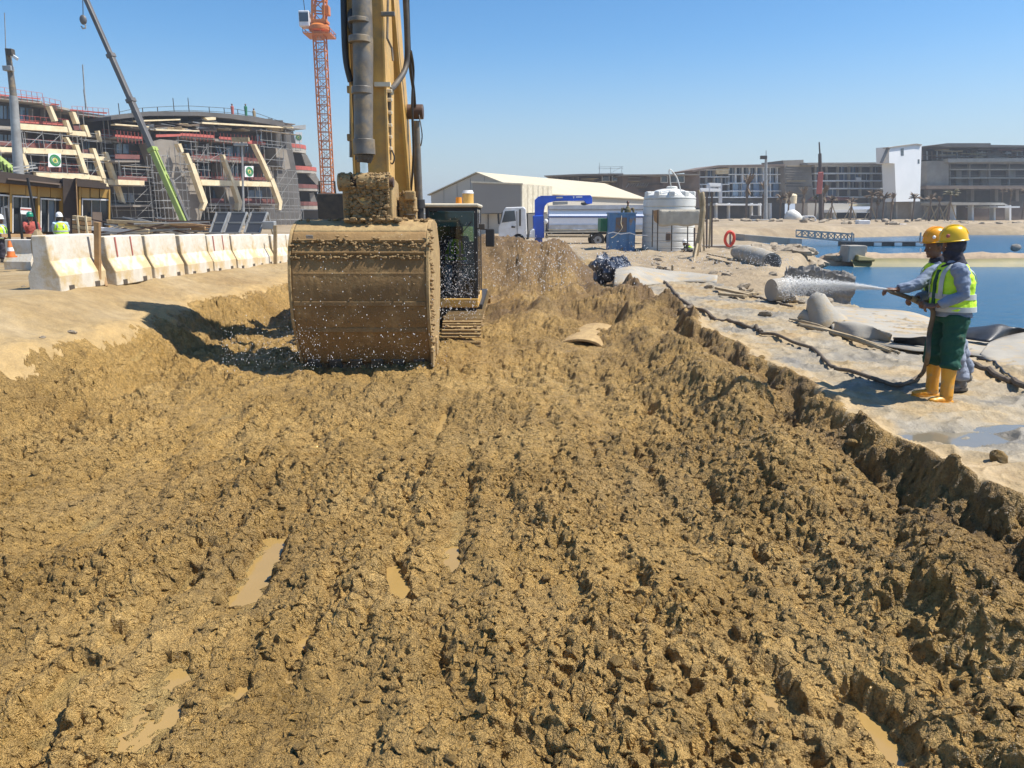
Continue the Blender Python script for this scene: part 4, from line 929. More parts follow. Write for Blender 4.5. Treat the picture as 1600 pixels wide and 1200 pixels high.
# big raking concrete walls
for pts, d0, d1 in ((((270, 385), (330, 365), (455, 375), (555, 560), (655, 860), (612, 1010), (470, 1010), (345, 600)), -3, .2), (((790, 540), (840, 620), (880, 720), (905, 880), (850, 880), (800, 700)), -3, -.3), (((1085, 560), (1140, 570), (1180, 700), (1160, 720), (1090, 650)), -3, -.5), (((1180, 430), (1260, 440), (1290, 580), (1250, 590), (1190, 560)), -4, -1)):
    piece(B, hB, 'raking_wall', 'darkconc', Z3(pts), d0, d1)
for pts in (((462, 398), (485, 396), (506, 455), (490, 462)), ((520, 468), (540, 466), (572, 545), (552, 548)), ((552, 545), (582, 540), (680, 825), (650, 830)), ((655, 830), (682, 826), (655, 890), (640, 880)), ((792, 478), (806, 476), (888, 700), (870, 706)), ((870, 706), (893, 702), (935, 828), (910, 832)), ((908, 832), (935, 828), (925, 885), (905, 888)),
            ((1022, 402), (1036, 400), (1098, 520), (1078, 522)), ((1078, 522), (1100, 520), (1160, 660), (1140, 662)), ((1140, 655), (1168, 652), (1232, 830), (1206, 836)), ((1206, 836), (1230, 832), (1222, 885), (1204, 886))):
    piece(B, hB, 'slanting_fin', 'cream', Z3(pts), 1.2, 2.1)
piece(B, hB, 'parapet_beam', 'cream', Z3([(630, 662), (1160, 680), (1168, 714), (640, 704)]), 1.3, 2.0)
piece(B, hB, 'parapet_beam', 'cream', Z3([(20, 662), (215, 670), (215, 704), (25, 700)]), 1.3, 2.0)
for x, y0, y1 in ((700, 380, 500), (940, 400, 510), (1000, 540, 660), (840, 550, 660), (600, 380, 500), (1180, 300, 400), (1240, 300, 410), (620, 220, 330), (690, 230, 340), (250, 230, 340), (320, 220, 330), (470, 210, 330), (860, 860, 1000), (1060, 860, 1000), (760, 860, 1000)):
    piece(B, hB, 'column', 'darkconc', Z3([(x, y0), (x+12, y0), (x+12, y1), (x, y1)]), -2.4, -1.6)
# stepped round end: curved balconies
K = Pl(455, 138, .35)
kt = thing('hotel_end', 'stepped rounded end of the curved hotel with white balconies, just left of the tower crane', 'building', K.hit(455, 345))
for i, (x0, x1, y, yb, mt) in enumerate(((1060, 1420, 412, 445, 'concrete'), (1215, 1500, 585, 606, 'concrete'), (1290, 1535, 722, 742, 'concrete'), (1350, 1545, 852, 880, 'concrete'))):
    (ua, va), (ub, vb), (_, vc) = Z3([(x0, y)])[0], Z3([(x1, y+14)])[0], Z3([(x0, yb)])[0]
    a0, zt = K.sz(ua, va); a1, _ = K.sz(ub, va); _, zb = K.sz(ua, vc)
    ring = [K.w(a0, zb, -8)]+[K.w(a0+(a1-a0)*(.0+1.0*math.sin(t*math.pi/16)), zb, 1.5*math.cos(t*math.pi/16)-6+4.5*math.cos(t*math.pi/16)) for t in range(9)]+[K.w(a1, zb, -10)]
    MB().prism(ring, (0, 0, max(.3, zt-zb))).build('balcony_slab', M[mt], kt)
    rr = MB(); pts = ring[1:-1]
    for j in range(len(pts)-1): rr.beam(pts[j]+Vector((0, 0, zt-zb+.35)), pts[j+1]+Vector((0, 0, zt-zb+.35)), .1, .7)
    rr.build('red_guard', M['red' if i < 2 else 'redbrown'], kt)
for pts in (((1180, 300), (1310, 310), (1330, 420), (1180, 400)), ((1190, 450), (1370, 460), (1420, 600), (1240, 590)), ((1290, 610), (1440, 615), (1500, 735), (1300, 725)), ((1330, 745), (1480, 748), (1530, 870), (1340, 860)), ((1380, 885), (1545, 885), (1545, 960), (1380, 960))):
    piece(K, kt, 'storey_wall', 'interior', Z3(pts), -9, -4.5)
for pts in (((1260, 460), (1275, 460), (1300, 580), (1280, 580)), ((1370, 470), (1410, 480), (1450, 560), (1400, 560)), ((1410, 620), (1470, 615), (1520, 700), (1480, 700)), ((1430, 760), (1460, 755), (1490, 850), (1440, 850)), ((1500, 750), (1530, 745), (1545, 850), (1500, 850)), ((1200, 440), (1260, 450), (1270, 580), (1215, 570))):
    piece(K, kt, 'raking_pier', 'concrete', Z3(pts), -5, -2.5)
for (x0, y0, x1, y1, l) in ((430, 375, 555, 600, 'grey scaffold at the head of the big raking wall'), (560, 420, 640, 640, 'narrow scaffold ladder left of the dark glass bay'), (650, 420, 800, 520, 'scaffold in front of the upper glass bay of the curved hotel'), (740, 500, 860, 700, 'scaffold climbing beside the middle fin'),
                            (660, 710, 800, 900, 'scaffold left of the lower middle fin'), (940, 700, 1190, 840, 'scaffold below the cream parapet beam of the curved hotel'), (1060, 400, 1200, 560, 'scaffold at the head of the right fin'), (1160, 590, 1300, 1000, 'tall scaffold right of the last fin'), (300, 600, 480, 1000, 'scaffold in front of the raking wall beside the lime boom'),
                            (1040, 300, 1320, 420, 'scaffold under the roof edge at the right end of the curved hotel'), (230, 480, 350, 1000, 'tall scaffold left of the lime boom'), (650, 870, 1350, 1010, 'low scaffold along the ground floor of the curved hotel'), (30, 560, 230, 640, 'scaffold on the left wing of the curved hotel')):
    scaffold(B, 180+x0*.2125, 140+y0*.2125, 180+x1*.2125, 140+y1*.2125, .9, l)
# roof edge railing
rl = MB(); prev = None
for x, y in ((30, 165), (120, 145), (200, 135), (310, 128), (430, 122), (540, 120), (690, 128), (800, 135), (900, 145), (1030, 170), (1130, 205), (1210, 232), (1300, 262)):
    u, v = Z3([(x, y)])[0]; a = B.hit(u, v)
    rl.beam(a, a-Vector((0, 0, 1.5)), .09, .09)
    if x in (430, 540, 920, 30): rl.beam(a, a+Vector((0, 0, 1.1)), .08, .08)
    if prev is not None:
        for dz in (0, -.6): rl.beam(prev+Vector((0, 0, dz)), a+Vector((0, 0, dz)), .06, .06)
    prev = a
rl.build('roof_rail', M['blackdusty'], hB, kind='stuff')
rg = MB()
for (x0, y0, x1, y1) in ((0, 300, 200, 320), (480, 290, 730, 312), (760, 320, 1050, 345), (560, 455, 1080, 475), (620, 605, 1130, 620)):
    for i in range(int((x1-x0)/26)+1):
        f = i*26/(x1-x0); u, v = Z3([(x0+(x1-x0)*f, y0+(y1-y0)*f)])[0]; a = B.hit(u, v)+B.n*.35; rg.beam(a, a-Vector((0, 0, 1.5)), .05, .05)
rg.build('guard_rail', M['red'], hB, kind='stuff')
emblem(B, 382.5, 259.5, 396, 276.5, 2.2, 'white banner with round green emblem on the curved hotel, right of the pole')
emblem(K, 461.5, 206.5, 472, 223, 1.5, 'small white emblem banner at the top right corner of the curved hotel')
lp = thing('floodlight_pole', 'dark floodlight pole with a yellowish lamp bank in front of the curved hotel', 'light pole', P(377, 350, 70))
MB().cyl(P(381, 352, 70), P(378, 222, 70), .12, .08, 8).build('pole', M['galv'], lp)
MB().box(P(376, 218, 69.8), (1.5, .4, .35)).build('lamp_bank', M['oldwood'], lp); MB().box(P(376, 226, 69.8), (1.2, .3, .2)).build('cross_arm', M['galv'], lp)
tag(MB().beam(P(134, 172, 93), P(129, 101, 93), .10, .10).beam(P(134.6, 168, 93), P(131, 140, 93), .14, .14).build('roof_mast', M['galv']), 'thin lattice mast standing on the terraced hotel roof', 'mast')
for i, (u, v, mt, l) in enumerate(((363, 172, 'red', 'workman in red on the roof of the curved hotel'), (384, 172, 'green', 'workman in dark green on the roof of the curved hotel'), (397, 179, 'oldwood', 'workman crouching at the roof edge of the curved hotel'))):
    p = B.hit(u, v); t = thing('person', l, 'person', p-Vector((0, 0, .9)))
    MB().tube([p+Vector((0, 0, -.9)), p+Vector((0, 0, -.2)), p+Vector((0, 0, .5)), p+Vector((0, 0, .62))], [.2, .22, .26, .1], 8).build('clothing', M[mt], t, smooth=True)
    MB().ell(p+Vector((0, 0, .78)), (.13, .13, .16)).build('head', M['skin'], t, smooth=True)

# ------------------------------------------------------------------ mobile crane (grey telescopic boom, lime lower section)
mc = thing('mobile_crane', 'mobile crane boom, dark grey above and lime green below, leaning left over the hotels', 'crane', P(292, 352, 70))
def bpt(t): return P(290-155*t, 350-350*t, 70+2*t)
for (t0, t1, w_, mt) in ((-.02, .34, .54, 'lime'), (.32, .56, .50, 'boomgrey'), (.54, .76, .44, 'boomgrey'), (.74, 1.25, .38, 'boomgrey')):
    a, b_ = bpt(t0), bpt(t1); sct = MB().beam(a, b_, w_, w_).build('boom_section', M[mt], mc, bevel=.06)
    d = (b_-a).normalized(); MB().beam(b_-d*.35, b_, w_+.14, w_+.14).build('boom_collar', M[mt], sct)
dd = (bpt(1)-bpt(0)).normalized()
for t in (.12, .24): MB().beam(bpt(t)+Vector((.3, -.1, 0)), bpt(t+.10)+Vector((.3, -.1, 0)), .12, .2).build('boom_rib', M['lime'], mc)
MB().beam(bpt(-.02)+Vector((.5, 0, -.6)), bpt(.2)+Vector((.35, 0, 0)), .3, .3).build('lift_ram', M['boomgrey'], mc)
MB().box(bpt(0)+Vector((.6, .5, -.9)), (4, 2.4, 1.3)).build('carrier', M['boomgrey'], mc, bevel=.1)
hk = thing('crane_hook', 'dark hook block hanging on its cable left of the crane boom', 'hook', P(130, 42, 71))
MB().beam(P(130, 30, 71), P(128, -60, 71), .05, .05).build('cable', M['blackdusty'], hk)
MB().ell(P(130, 31, 71), (.32, .2, .42), n=12, m=8).build('block', M['boomgrey'], hk, smooth=True)
hp = P(130, 39, 71); MB().tube([hp+Vector((.0, 0, .2)), hp+Vector((.2, 0, 0)), hp+Vector((.18, 0, -.25)), hp+Vector((-.08, 0, -.3)), hp+Vector((-.18, 0, -.1))], .07, 6).build('hook', M['galv'], hk)
lc = thing('lime_boom_end', 'short lime green crane boom piece above the office roof at the left edge', 'crane boom', P(10, 270, 60))
MB().beam(P(-12, 243, 60), P(24, 272, 60), .9, .5).build('boom', M['lime'], lc, bevel=.05)
for i in range(4): MB().box(P(0+i*6, 256+i*5, 59.6), (.12, .1, .9)).build('rib', M['lime'], lc)
MB().box(P(26, 273, 60), (.8, .6, .4)).build('tip', M['white'], lc, bevel=.05)

# ------------------------------------------------------------------ tower crane
tb = P(515, 345, 115); T = thing('tower_crane', 'orange lattice tower crane rising between the hotel and the excavator boom', 'tower crane', (tb.x, 115, .3))
hw = .78; zt = 1.85+115*math.tan(math.atan((600-50)/F)-PITCH)
nsec = 11; sh = (zt-.3)/nsec; sec0 = None
def lattice(hw, h, r=.085, sub=2):
    m = MB()
    for sx in (-1, 1):
        for sy in (-1, 1): m.beam((sx*hw, sy*hw, 0), (sx*hw, sy*hw, h), r*2, r*2)
    for j in range(sub):
        z0 = h*j/sub; z1 = h*(j+1)/sub
        for (a, b_) in (((-hw, -hw), (hw, -hw)), ((hw, -hw), (hw, hw)), ((hw, hw), (-hw, hw)), ((-hw, hw), (-hw, -hw))):
            m.beam((*a, z0), (*b_, z0), r*1.2, r*1.2)
            p, q_ = (a, b_) if j % 2 else (b_, a); m.beam((*p, z0), (*q_, z1), r*.9, r*.9)
    return m
for i in range(nsec):
    if sec0 is None: sec0 = lattice(hw, sh).build('mast_section', M['orange'], T, local=True); o = sec0
    else: o = sec0.copy(); C.objects.link(o)
    o.location = (0, 0, i*sh)
ld = MB()
for sx in (-.2, .2): ld.beam((sx, -.3, 0), (sx, -.3, zt-.3), .06, .06)
for i in range(int((zt-.3)/.6)): ld.beam((-.2, -.3, i*.6), (.2, -.3, i*.6), .04, .04)
ld.build('ladder', M['galv'], T, local=True, kind='stuff')
zz = zt-.3
MB().lathe([(1.25, 0), (1.5, .2), (1.5, .7), (1.1, 1.0)], (0, 0, zz), 20).build('slewing_ring', M['orange'], T, local=True, smooth=True)
pl_ = MB().bx(-1.9, 1.9, -1.9, 1.9, zz-.6, zz-.5)
pl_.build('platform', M['orange'], T, local=True)
m = MB()
for a in (-1.9, 1.9):
    for z in (.1, .6): m.beam((a, -1.9, zz-.5+z), (a, 1.9, zz-.5+z), .07, .07); m.beam((-1.9, a, zz-.5+z), (1.9, a, zz-.5+z), .07, .07)
    for b_ in (-1.9, -.6, .6, 1.9): m.beam((a, b_, zz-.5), (a, b_, zz+.2), .07, .07); m.beam((b_, a, zz-.5), (b_, a, zz+.2), .07, .07)
m.build('guard_rail', M['orange'], T, local=True)
o = lattice(hw*1.05, 8, .13, 5).build('tower_top', M['orange'], T, local=True); o.location = (.0, 0, zz+1)
o.rotation_euler = (0, R(4), 0)
MB().bx(-.9, 1.3, -1, 1, zz+1.1, zz+1.5).bx(.6, 1.6, -.6, .6, zz+2.2, zz+3.4).build('winch_deck', M['orange'], T, local=True, bevel=.05)
cb = MB().bx(-2.6, -1.1, -1.2, .6, zz+.5, zz+2.6).build('cab', M['white'], T, local=True, bevel=.12)
MB().bx(-2.5, -1.2, -1.24, -1.21, zz+1.1, zz+2.3).build('cab_window', M['glassdark'], cb, local=True)
MB().beam((-1.8, -.6, zz+2.6), (-1.9, -.6, zz+4.2), .08, .08).build('antenna', M['blackdusty'], cb, local=True)

# ------------------------------------------------------------------ site office (brown and gold) and poles at far left
O = Pl(60, 33, 1.1)
of = thing('site_office', 'low site office with gold panels over sliding glass doors at the left edge', 'building', O.hit(60, 372))
def Z(x, y): return (x/5, 140+y/5)
O2 = Pl(150, 34, .7)
def op(name, mt, pts, d0, d1, par=None, pl=None): return (pl or O).poly(MB(), [Z(x, y) for x, y in pts], d0, d1).build(name, M[mt], par or of)
op('wall', 'brown', [(-300, 600), (490, 700), (490, 1150), (-300, 1150)], -6, -.5)
op('roof', 'brown', [(-300, 620), (290, 672), (480, 735), (480, 770), (-300, 700)], -6.5, .55)
op('roof_rail', 'browncl', [(60, 690), (470, 735), (470, 745), (60, 702)], .55, .65)
for i, (x0, x1, t, b_) in enumerate(((-60, 80, 705, 800), (90, 200, 727, 818), (205, 298, 738, 828), (312, 392, 752, 836), (396, 484, 765, 842))):
    op('gold_panel', 'gold', [(x0, t), (x1, t+10), (x1, b_+4), (x0, b_)], -.4, .12)
for x0, x1, t in ((80, 92, 715), (298, 312, 742), (484, 498, 755)): op('pilaster', 'gold', [(x0, t), (x1, t), (x1, 1110), (x0, 1110)], -.4, .22)
for i, (x0, x1, t) in enumerate(((-60, 82, 812), (98, 312, 826), (318, 505, 846))):
    fr = op('door_frame', 'white', [(x0, t), (x1, t+12), (x1, t+24), (x0, t+12)], -.1, .1)
    op('jamb', 'white', [(x1-8, t+12), (x1, t+12), (x1, 1120), (x1-8, 1120)], -.1, .12, fr)
    op('jamb', 'white', [(x0, t), (x0+7, t), (x0+7, 1120), (x0, 1120)], -.1, .12, fr)
    n = 3; 
    for k in range(n):
        a = x0+10+(x1-x0-22)*k/n; b2 = x0+10+(x1-x0-22)*(k+1)/n
        op('door_pane', 'glassdark' if k != 1 or i != 2 else 'glassblue', [(a, t+16), (b2-4, t+18), (b2-4, 1110), (a, 1110)], -.3+.05*k, -.27+.05*k)
        if k: op('stile', 'galv', [(a-7, t+16), (a, t+16), (a, 1110), (a-7, 1110)], -.25, -.1)
op('curtain', 'white', [(8, 920), (70, 900), (75, 1100), (10, 1100)], -.2, -.16)
nt_ = op('notice', 'signwhite', [(160, 920), (245, 925), (245, 978), (160, 972)], .12, .16)
op('notice_band', 'red', [(163, 928), (243, 933), (243, 945), (163, 940)], .16, .17, nt_)
# right half of the office
op('wall', 'brown', [(480, 700), (860, 760), (860, 1150), (480, 1150)], -6, -.5, None, O2)
op('roof', 'brown', [(590, 690), (832, 735), (832, 775), (600, 755)], -6.5, .4, None, O2)
op('recess_wall', 'brown', [(490, 690), (595, 700), (610, 1120), (500, 1120)], -.6, -.1, None, O2)
for k in range(3): op('gold_panel', 'gold', [(634+k*73, 764+k*6), (700+k*73, 770+k*6), (700+k*73, 848), (634+k*73, 842)], -.4, .12, None, O2)
op('pilaster', 'gold', [(618, 760), (632, 760), (632, 1000), (618, 1000)], -.4, .2, None, O2); op('pilaster', 'gold', [(850, 780), (862, 780), (862, 1080), (850, 1080)], -.4, .2, None, O2)
fr = op('door_frame', 'white', [(640, 850), (858, 856), (858, 868), (640, 862)], -.1, .1, None, O2)
op('jamb', 'white', [(640, 850), (648, 850), (648, 1050), (640, 1050)], -.1, .12, fr, O2); op('jamb', 'white', [(850, 856), (858, 856), (862, 1050), (854, 1050)], -.1, .12, fr, O2)
for k in range(3):
    op('door_pane', 'glassdark', [(652+k*68, 866), (708+k*68, 868), (708+k*68, 1060), (652+k*68, 1060)], -.3+.05*k, -.27+.05*k, None, O2)
    if k: op('stile', 'galv', [(644+k*68, 866), (652+k*68, 866), (652+k*68, 1060), (644+k*68, 1060)], -.25, -.1, None, O2)
op('brown_board', 'browncl', [(722, 955), (795, 958), (800, 1080), (725, 1080)], .5, .56, None, O2)
op('porch_post', 'timber', [(592, 700), (600, 700), (612, 985), (604, 985)], .3, .4, None, O2)
tag(O2.poly(MB(), [Z(565, 990), Z(600, 990), Z(602, 1030), Z(567, 1030)], .6, .64).build('notice_board', M['signwhite']), 'small white notice on the dark recess of the site office', 'notice')
sl_ = MB(); 
tag(MB().beam(P(20, 267, 30), P(58, 262, 31), .06, .06).beam(P(20, 262, 30), P(55, 258, 31), .05, .05).build('roof_pipe', M['galv']), 'thin grey pipes lying on the office roof', 'pipe')
cp = thing('camera_pole', 'tall grey pole with cameras standing behind the office at the left', 'pole', P(29, 275, 42))
MB().cyl(P(30, 280, 42), P(21, 150, 42), .26, .20, 14).build('pole', M['galv'], cp, smooth=True)
MB().cyl(P(21, 150, 42), P(12, 76, 42), .17, .13, 12).build('upper_pole', M['steelgrey'], cp, smooth=True)
MB().box(P(16, 82, 41.8), (.35, .3, .35)).build('camera', M['blackdusty'], cp, bevel=.03)
MB().box(P(21, 88, 41.8), (.5, .12, .16), Matrix.Rotation(R(35), 3, 'Y')).build('bracket', M['white'], cp, bevel=.02)
MB().box(P(13, 107, 41.8), (.45, .3, .25)).build('junction_box', M['galv'], cp, bevel=.02)
MB().beam(P(9, 76, 42), P(7, 20, 42), .03, .03).build('antenna', M['galv'], cp)
for i, (u, y, mt, l) in enumerate(((35, 44, 'brown', 'dark square window hoarding left of the camera pole'),)): pass

# ------------------------------------------------------------------ hangar
hg = thing('hangar', 'long beige hangar with low gable and pale membrane roof behind the truck', 'hangar', (-4.3, 90, -.2))
rd = Vector((18.4, 30, 0)).normalized(); pd = Vector((rd.y, -rd.x, 0)); A0 = Vector((P(746, 271, 90).x, 90, 0)); LH = 35.5; zr = P(746, 271, 90).z; ze = zr-2.35; wd_ = 6.9; z0 = -.6
def hpt(l, w_, z): return A0+rd*l+pd*w_+Vector((0, 0, z))
MB().prism([hpt(0, -wd_, z0), hpt(0, wd_, z0), hpt(0, wd_, ze), hpt(0, 0, zr), hpt(0, -wd_, ze)], rd*LH).build('hall', M['hangarwall'], hg)
for s in (-1, 1):
    nsg = 10
    for k in range(nsg):
        l0, l1 = LH*k/nsg-(.3 if k == 0 else 0), LH*(k+1)/nsg-.03
        MB().prism([hpt(l0, 0, zr+.04), hpt(l1, 0, zr+.04), hpt(l1, s*(wd_+.35), ze-.06), hpt(l0, s*(wd_+.35), ze-.06)], (0, 0, .12)).build('roof_bay', M['hangarroof'], hg)
for k in range(1, 7):
    wv = -wd_+2*wd_*k/7; MB().beam(hpt(-.02, wv, z0), hpt(-.02, wv, ze+(1-abs(wv)/wd_)*2.3), .05, .05).build('wall_joint', M['greycl'], hg)
# taller annex in front
An = Pl(776, 84, 0); 
anx = thing('annex_block', 'grey box annex with pale side standing before the hangar gable', 'building', An.hit(776, 372))
a, b_, c_ = An.hit(738, 285), An.hit(815, 288), An.hit(815, 333)
back = Vector((3.4, 10, 0))
MB().prism([An.hit(738, 284), An.hit(816, 287), An.hit(816, 333), An.hit(738, 333)], back).build('upper_volume', M['greycl'], anx)
pB = P(815, 287, 84); pE = P(863, 291, 90.5)
MB().prism([P(816, 287, 83.95), P(863, 291, 90), P(863, 331, 90), P(816, 333, 83.95)], (-.3, .1, 0)).build('side_wall', M['offwhite'], anx)
for k in range(1, 6):
    f = k/6; p = P(816, 288, 83.9).lerp(P(863, 292, 89.95), f); MB().beam(p+Vector((.05, -.03, 0)), p+Vector((.05, -.03, -3.1)), .04, .04).build('wall_joint', M['hangarwall'], anx)
MB().prism([An.hit(736, 283), An.hit(817, 286.4), An.hit(817, 288.5), An.hit(736, 285.5)], (0, -.15, 0)).build('roof_trim', M['offwhite'], anx)
MB().prism([P(640, 334, 85), P(868, 334, 85), P(868, 376, 85), P(640, 376, 85)], (0, 4, 0)).build('lower_wall', M['hangarwall'], anx)
for u in (700, 762, 790, 838): MB().prism([P(u, 335, 84.9), P(u+1.6, 335, 84.9), P(u+1.6, 374, 84.9), P(u, 374, 84.9)], (0, -.08, 0)).build('wall_post', M['blackdusty'] if u == 762 else M['offwhite'], anx)
tag(MB().prism([P(655, 333, 70), P(672, 333, 70), P(672, 322, 70), P(655, 322, 70)], (0, 2, 0)).build('site_cabin', M['offwhite']), 'cream cabin corner between the boom and the excavator cab', 'cabin')

# ------------------------------------------------------------------ tank truck with folded blue crane
TY = 55; k1 = TY/F/1.025
def tx(u): return P(u, 345, TY).x
def tz(v): return P(800, v, TY).z
tk = thing('tank_truck', 'white tanker truck with folded blue loader crane behind its cab', 'truck', (tx(900), TY+1.2, tz(385)))
hY = 1.2
def pr(pts, d0, d1): return MB().prism([P(u, v, TY)+Vector((0, d0, 0)) for u, v in pts], (0, d1-d0, 0))
cabp = [(779, 372), (779, 356), (783, 345), (786, 330), (790, 324), (818, 323), (822, 327), (824, 372)]
cbo = pr(cabp, 0, 2.4).build('cab', M['white'], tk, bevel=.06)
pr([(784, 348), (789, 330), (804, 329), (806, 345)], -.02, .0).build('side_window', M['glassdark'], cbo)
pr([(780, 355), (782, 346), (786, 331), (784, 331)], .1, 2.3).build('windscreen', M['glassdark'], cbo)
pr([(807, 330), (808, 371), (808.6, 371), (807.8, 330)], -.03, 0).build('door_joint', M['blackdusty'], cbo)
pr([(811, 327), (814, 327), (814, 353), (811, 353)], -.04, 0).build('air_inlet', M['blackdusty'], cbo)
pr([(799, 353), (805, 353), (805, 356), (799, 356)], -.04, 0).build('step_light', M['black'], cbo)
pr([(777, 335), (780, 333), (781, 350), (778, 350)], -.25, -.05).build('mirror', M['black'], cbo)
pr([(819, 331), (825, 335), (826, 372), (820, 372)], .2, 2.2).build('rear_panel', M['black'], tk)
tn = MB(); tr_ = [(.78*math.cos(t*2*math.pi/28)*1.35, .78*math.sin(t*2*math.pi/28)) for t in range(28)]
zc = tz(345.5); hz = (tz(323)-tz(366))/2
ring = [Vector((tx(858), TY+1.2+1.22*math.copysign(abs(math.cos(t*2*math.pi/32))**.75, math.cos(t*2*math.pi/32)), zc+hz*math.copysign(abs(math.sin(t*2*math.pi/32))**.75, math.sin(t*2*math.pi/32)))) for t in range(32)]
tank = MB().prism(ring, (tx(1016)-tx(858), 0, 0))  .build('tank', M['tankwhite'], tk, smooth=True)
pr([(858, 337.6), (1016, 337.6), (1016, 340), (858, 340)], -.08, .25).build('blue_stripe', M['bluestripe'], tank)
pr([(858, 321), (1016, 320), (1016, 327), (858, 327)], .05, 1.9).build('top_walkway', M['aluminium'], tank)
pr([(858, 351), (1016, 351), (1016, 352.3), (858, 352.3)], -.07, .02).build('seam', M['aluminium'], tank)
pr([(858, 352.5), (1010, 352.5), (1010, 360), (858, 360)], -.02, .1).build('side_locker', M['aluminium'], tank)
pr([(853, 360), (1012, 360), (1012, 366), (856, 366)], .3, 2.1).build('chassis', M['black'], tk)
pr([(856, 357.5), (1010, 357.5), (1010, 359.5), (856, 359.5)], -.04, .1).build('deck_rail', M['offwhite'], tk)
pr([(850, 362), (935, 361), (935, 363), (850, 364)], -.08, .1).build('side_guard', M['offwhite'], tk)
pr([(895, 357.6), (915, 357.6), (915, 359), (895, 359)], -.1, -.05).build('white_panel', M['white'], tk)
pr([(852, 368), (922, 368), (922, 371), (852, 371)], -.05, .1).build('side_guard', M['oldwood'], tk)
def wheel(x, y, z, r, par):
    w_ = MB().tube([(x, y, z), (x, y+.06, z), (x, y+.30, z), (x, y+.36, z)], [r*.9, r, r, r*.9], 24).build('wheel', M['tyre'], par, smooth=True)
    MB().cyl((x, y-.02, z), (x, y+.05, z), r*.55, r*.55, 18).build('rim', M['galv'], w_)
    MB().cyl((x, y-.06, z), (x, y-.01, z), r*.2, r*.2, 10).build('hub', M['blackdusty'], w_)
for u in (810, 935, 962): 
    for yo in (0, 2.05): wheel(tx(u), TY+yo, tz(375), .50, tk)
MB().tube([(tx(810)+.68*math.cos(t*math.pi/10), TY+.1, tz(374)+.68*math.sin(t*math.pi/10)) for t in range(11)], .10, 8).build('mudguard', M['black'], tk)
lo = pr([(836, 384), (836, 312), (842, 306.5), (925, 305), (927, 309), (927, 318), (918, 318), (914, 313), (868, 314), (856, 317), (852, 322), (849, 340), (848, 384)], .7, 1.15).build('loader_crane', M['blue'], tk, bevel=.03)
pr([(833, 337), (850, 336), (851, 372), (834, 372)], .4, 1.5).build('crane_column', M['blue'], lo, bevel=.05)
pr([(845, 305.5), (924, 304.5), (924, 307), (845, 307.5)], .62, 1.23).build('boom_plate', M['blue'], lo)
pr([(854, 343), (856, 341), (856, 372), (853, 372)], .2, .6).build('outrigger', M['blackdusty'], lo)
pr([(865, 315), (888, 314.6), (888, 319), (865, 320)], .6, 1.2).build('crane_box', M['greycl'], lo)
pr([(896, 306.6), (898.8, 306.6), (897.4, 310.3)], .58, .62).build('logo', M['white'], lo)
pr([(870, 307.4), (880, 307.1), (880, 309.2), (870, 309.6)], .59, .61).build('lettering', M['offwhite'], lo)
pr([(901, 306.6), (911, 306.4), (911, 308.3), (901, 308.6)], .59, .61).build('lettering', M['white'], lo)
pr([(910, 316), (922, 315), (925, 318), (914, 321), (909, 319)], .8, 1.0).build('hook', M['blackdusty'], lo)
MB().ell(P(853, 346, TY-.2), (.16, .1, .18)).build('work_lamp', M['white'], tk, smooth=True)
wl = pr([(826, 372), (828, 362), (832, 358), (836, 358), (836, 372)], .1, 2).build('fuel_tank', M['white'], tk, bevel=.08)

# ------------------------------------------------------------------ poly water tank, cabinet, sign stand
Yt = 42.5; tc_ = P(1043, 384, Yt); tc_.z = -.25; Rt = (P(1083, 340, Yt).x-P(1003, 340, Yt).x)/2; zt_ = P(1043, 305, Yt).z
wt = thing('water_tank', 'tall round white plastic water tank with ribbed wall and domed lid', 'water tank', tc_)
prf = [(Rt*.98, 0)]; z = 0; H = zt_-tc_.z
k = 0
while z < H-.35:
    if z < H*.50: prf += [(Rt, z+.05), (Rt, z+.20), (Rt*.985, z+.225), (Rt, z+.25)]; z += .25
    else: prf += [(Rt, z+.05), (Rt, z+.34), (Rt*.965, z+.37), (Rt*.965, z+.41), (Rt, z+.45)]; z += .45
prf += [(Rt, H-.2), (Rt*.95, H-.02), (Rt*.80, H+.10), (Rt*.5, H+.28), (Rt*.28, H+.34)]
wb = MB().lathe(prf, tc_, 48).build('shell', M['poly'], wt, smooth=True)
MB().lathe([(.30, 0), (.30, .14), (.24, .18)], tc_+Vector((.1, 0, H+.30)), 18).build('lid', M['poly'], wt, smooth=True)
for a in range(10):
    t = a*math.pi/5+.2; c = tc_+Vector((Rt*.80*math.cos(t), Rt*.80*math.sin(t), H+.03))
    MB().box(c, (.5, .34, .32), Matrix.Rotation(t, 3, 'Z')).build('lug', M['poly'], wt, bevel=.06)
MB().tube(catmull([tc_+Vector((-.1, -.8, H+.3)), tc_+Vector((-.3, -1, H+1.3)), tc_+Vector((.1, -1.1, H+.9)), tc_+Vector((.3, -1.3, H+.2))]), .03, 6).build('pipe', M['poly'], wt)
Yc = 42; bc_ = thing('blue_cabinet', 'blue metal cabinet with rusty stains standing left of the water tank', 'cabinet', P(974, 385, Yc))
x0, x1, zb, zt2 = P(952, 360, Yc).x, P(993, 360, Yc).x, -.35, P(974, 334, Yc).z
MB().bx(x0, x1, Yc, Yc+1.2, zb, zt2).build('body', M['bluebox'], bc_, bevel=.02)
for f in (.04, .36, .68, .98): MB().bx(x0+(x1-x0)*f-.02, x0+(x1-x0)*f+.02, Yc-.03, Yc, zb+.02, zt2).build('rib', M['bluebox'], bc_)
MB().bx(x0-.04, x1+.04, Yc-.06, Yc+1.24, zt2, zt2+.07).build('lid', M['bluebox'], bc_)
MB().bx(x0+.35, x0+.95, Yc-.045, Yc-.03, zt2-1.0, zt2-.2).build('rust_patch', mat('rust', (.22, .13, .07), .9, col2=(.12, .16, .2), scale=3), bc_)
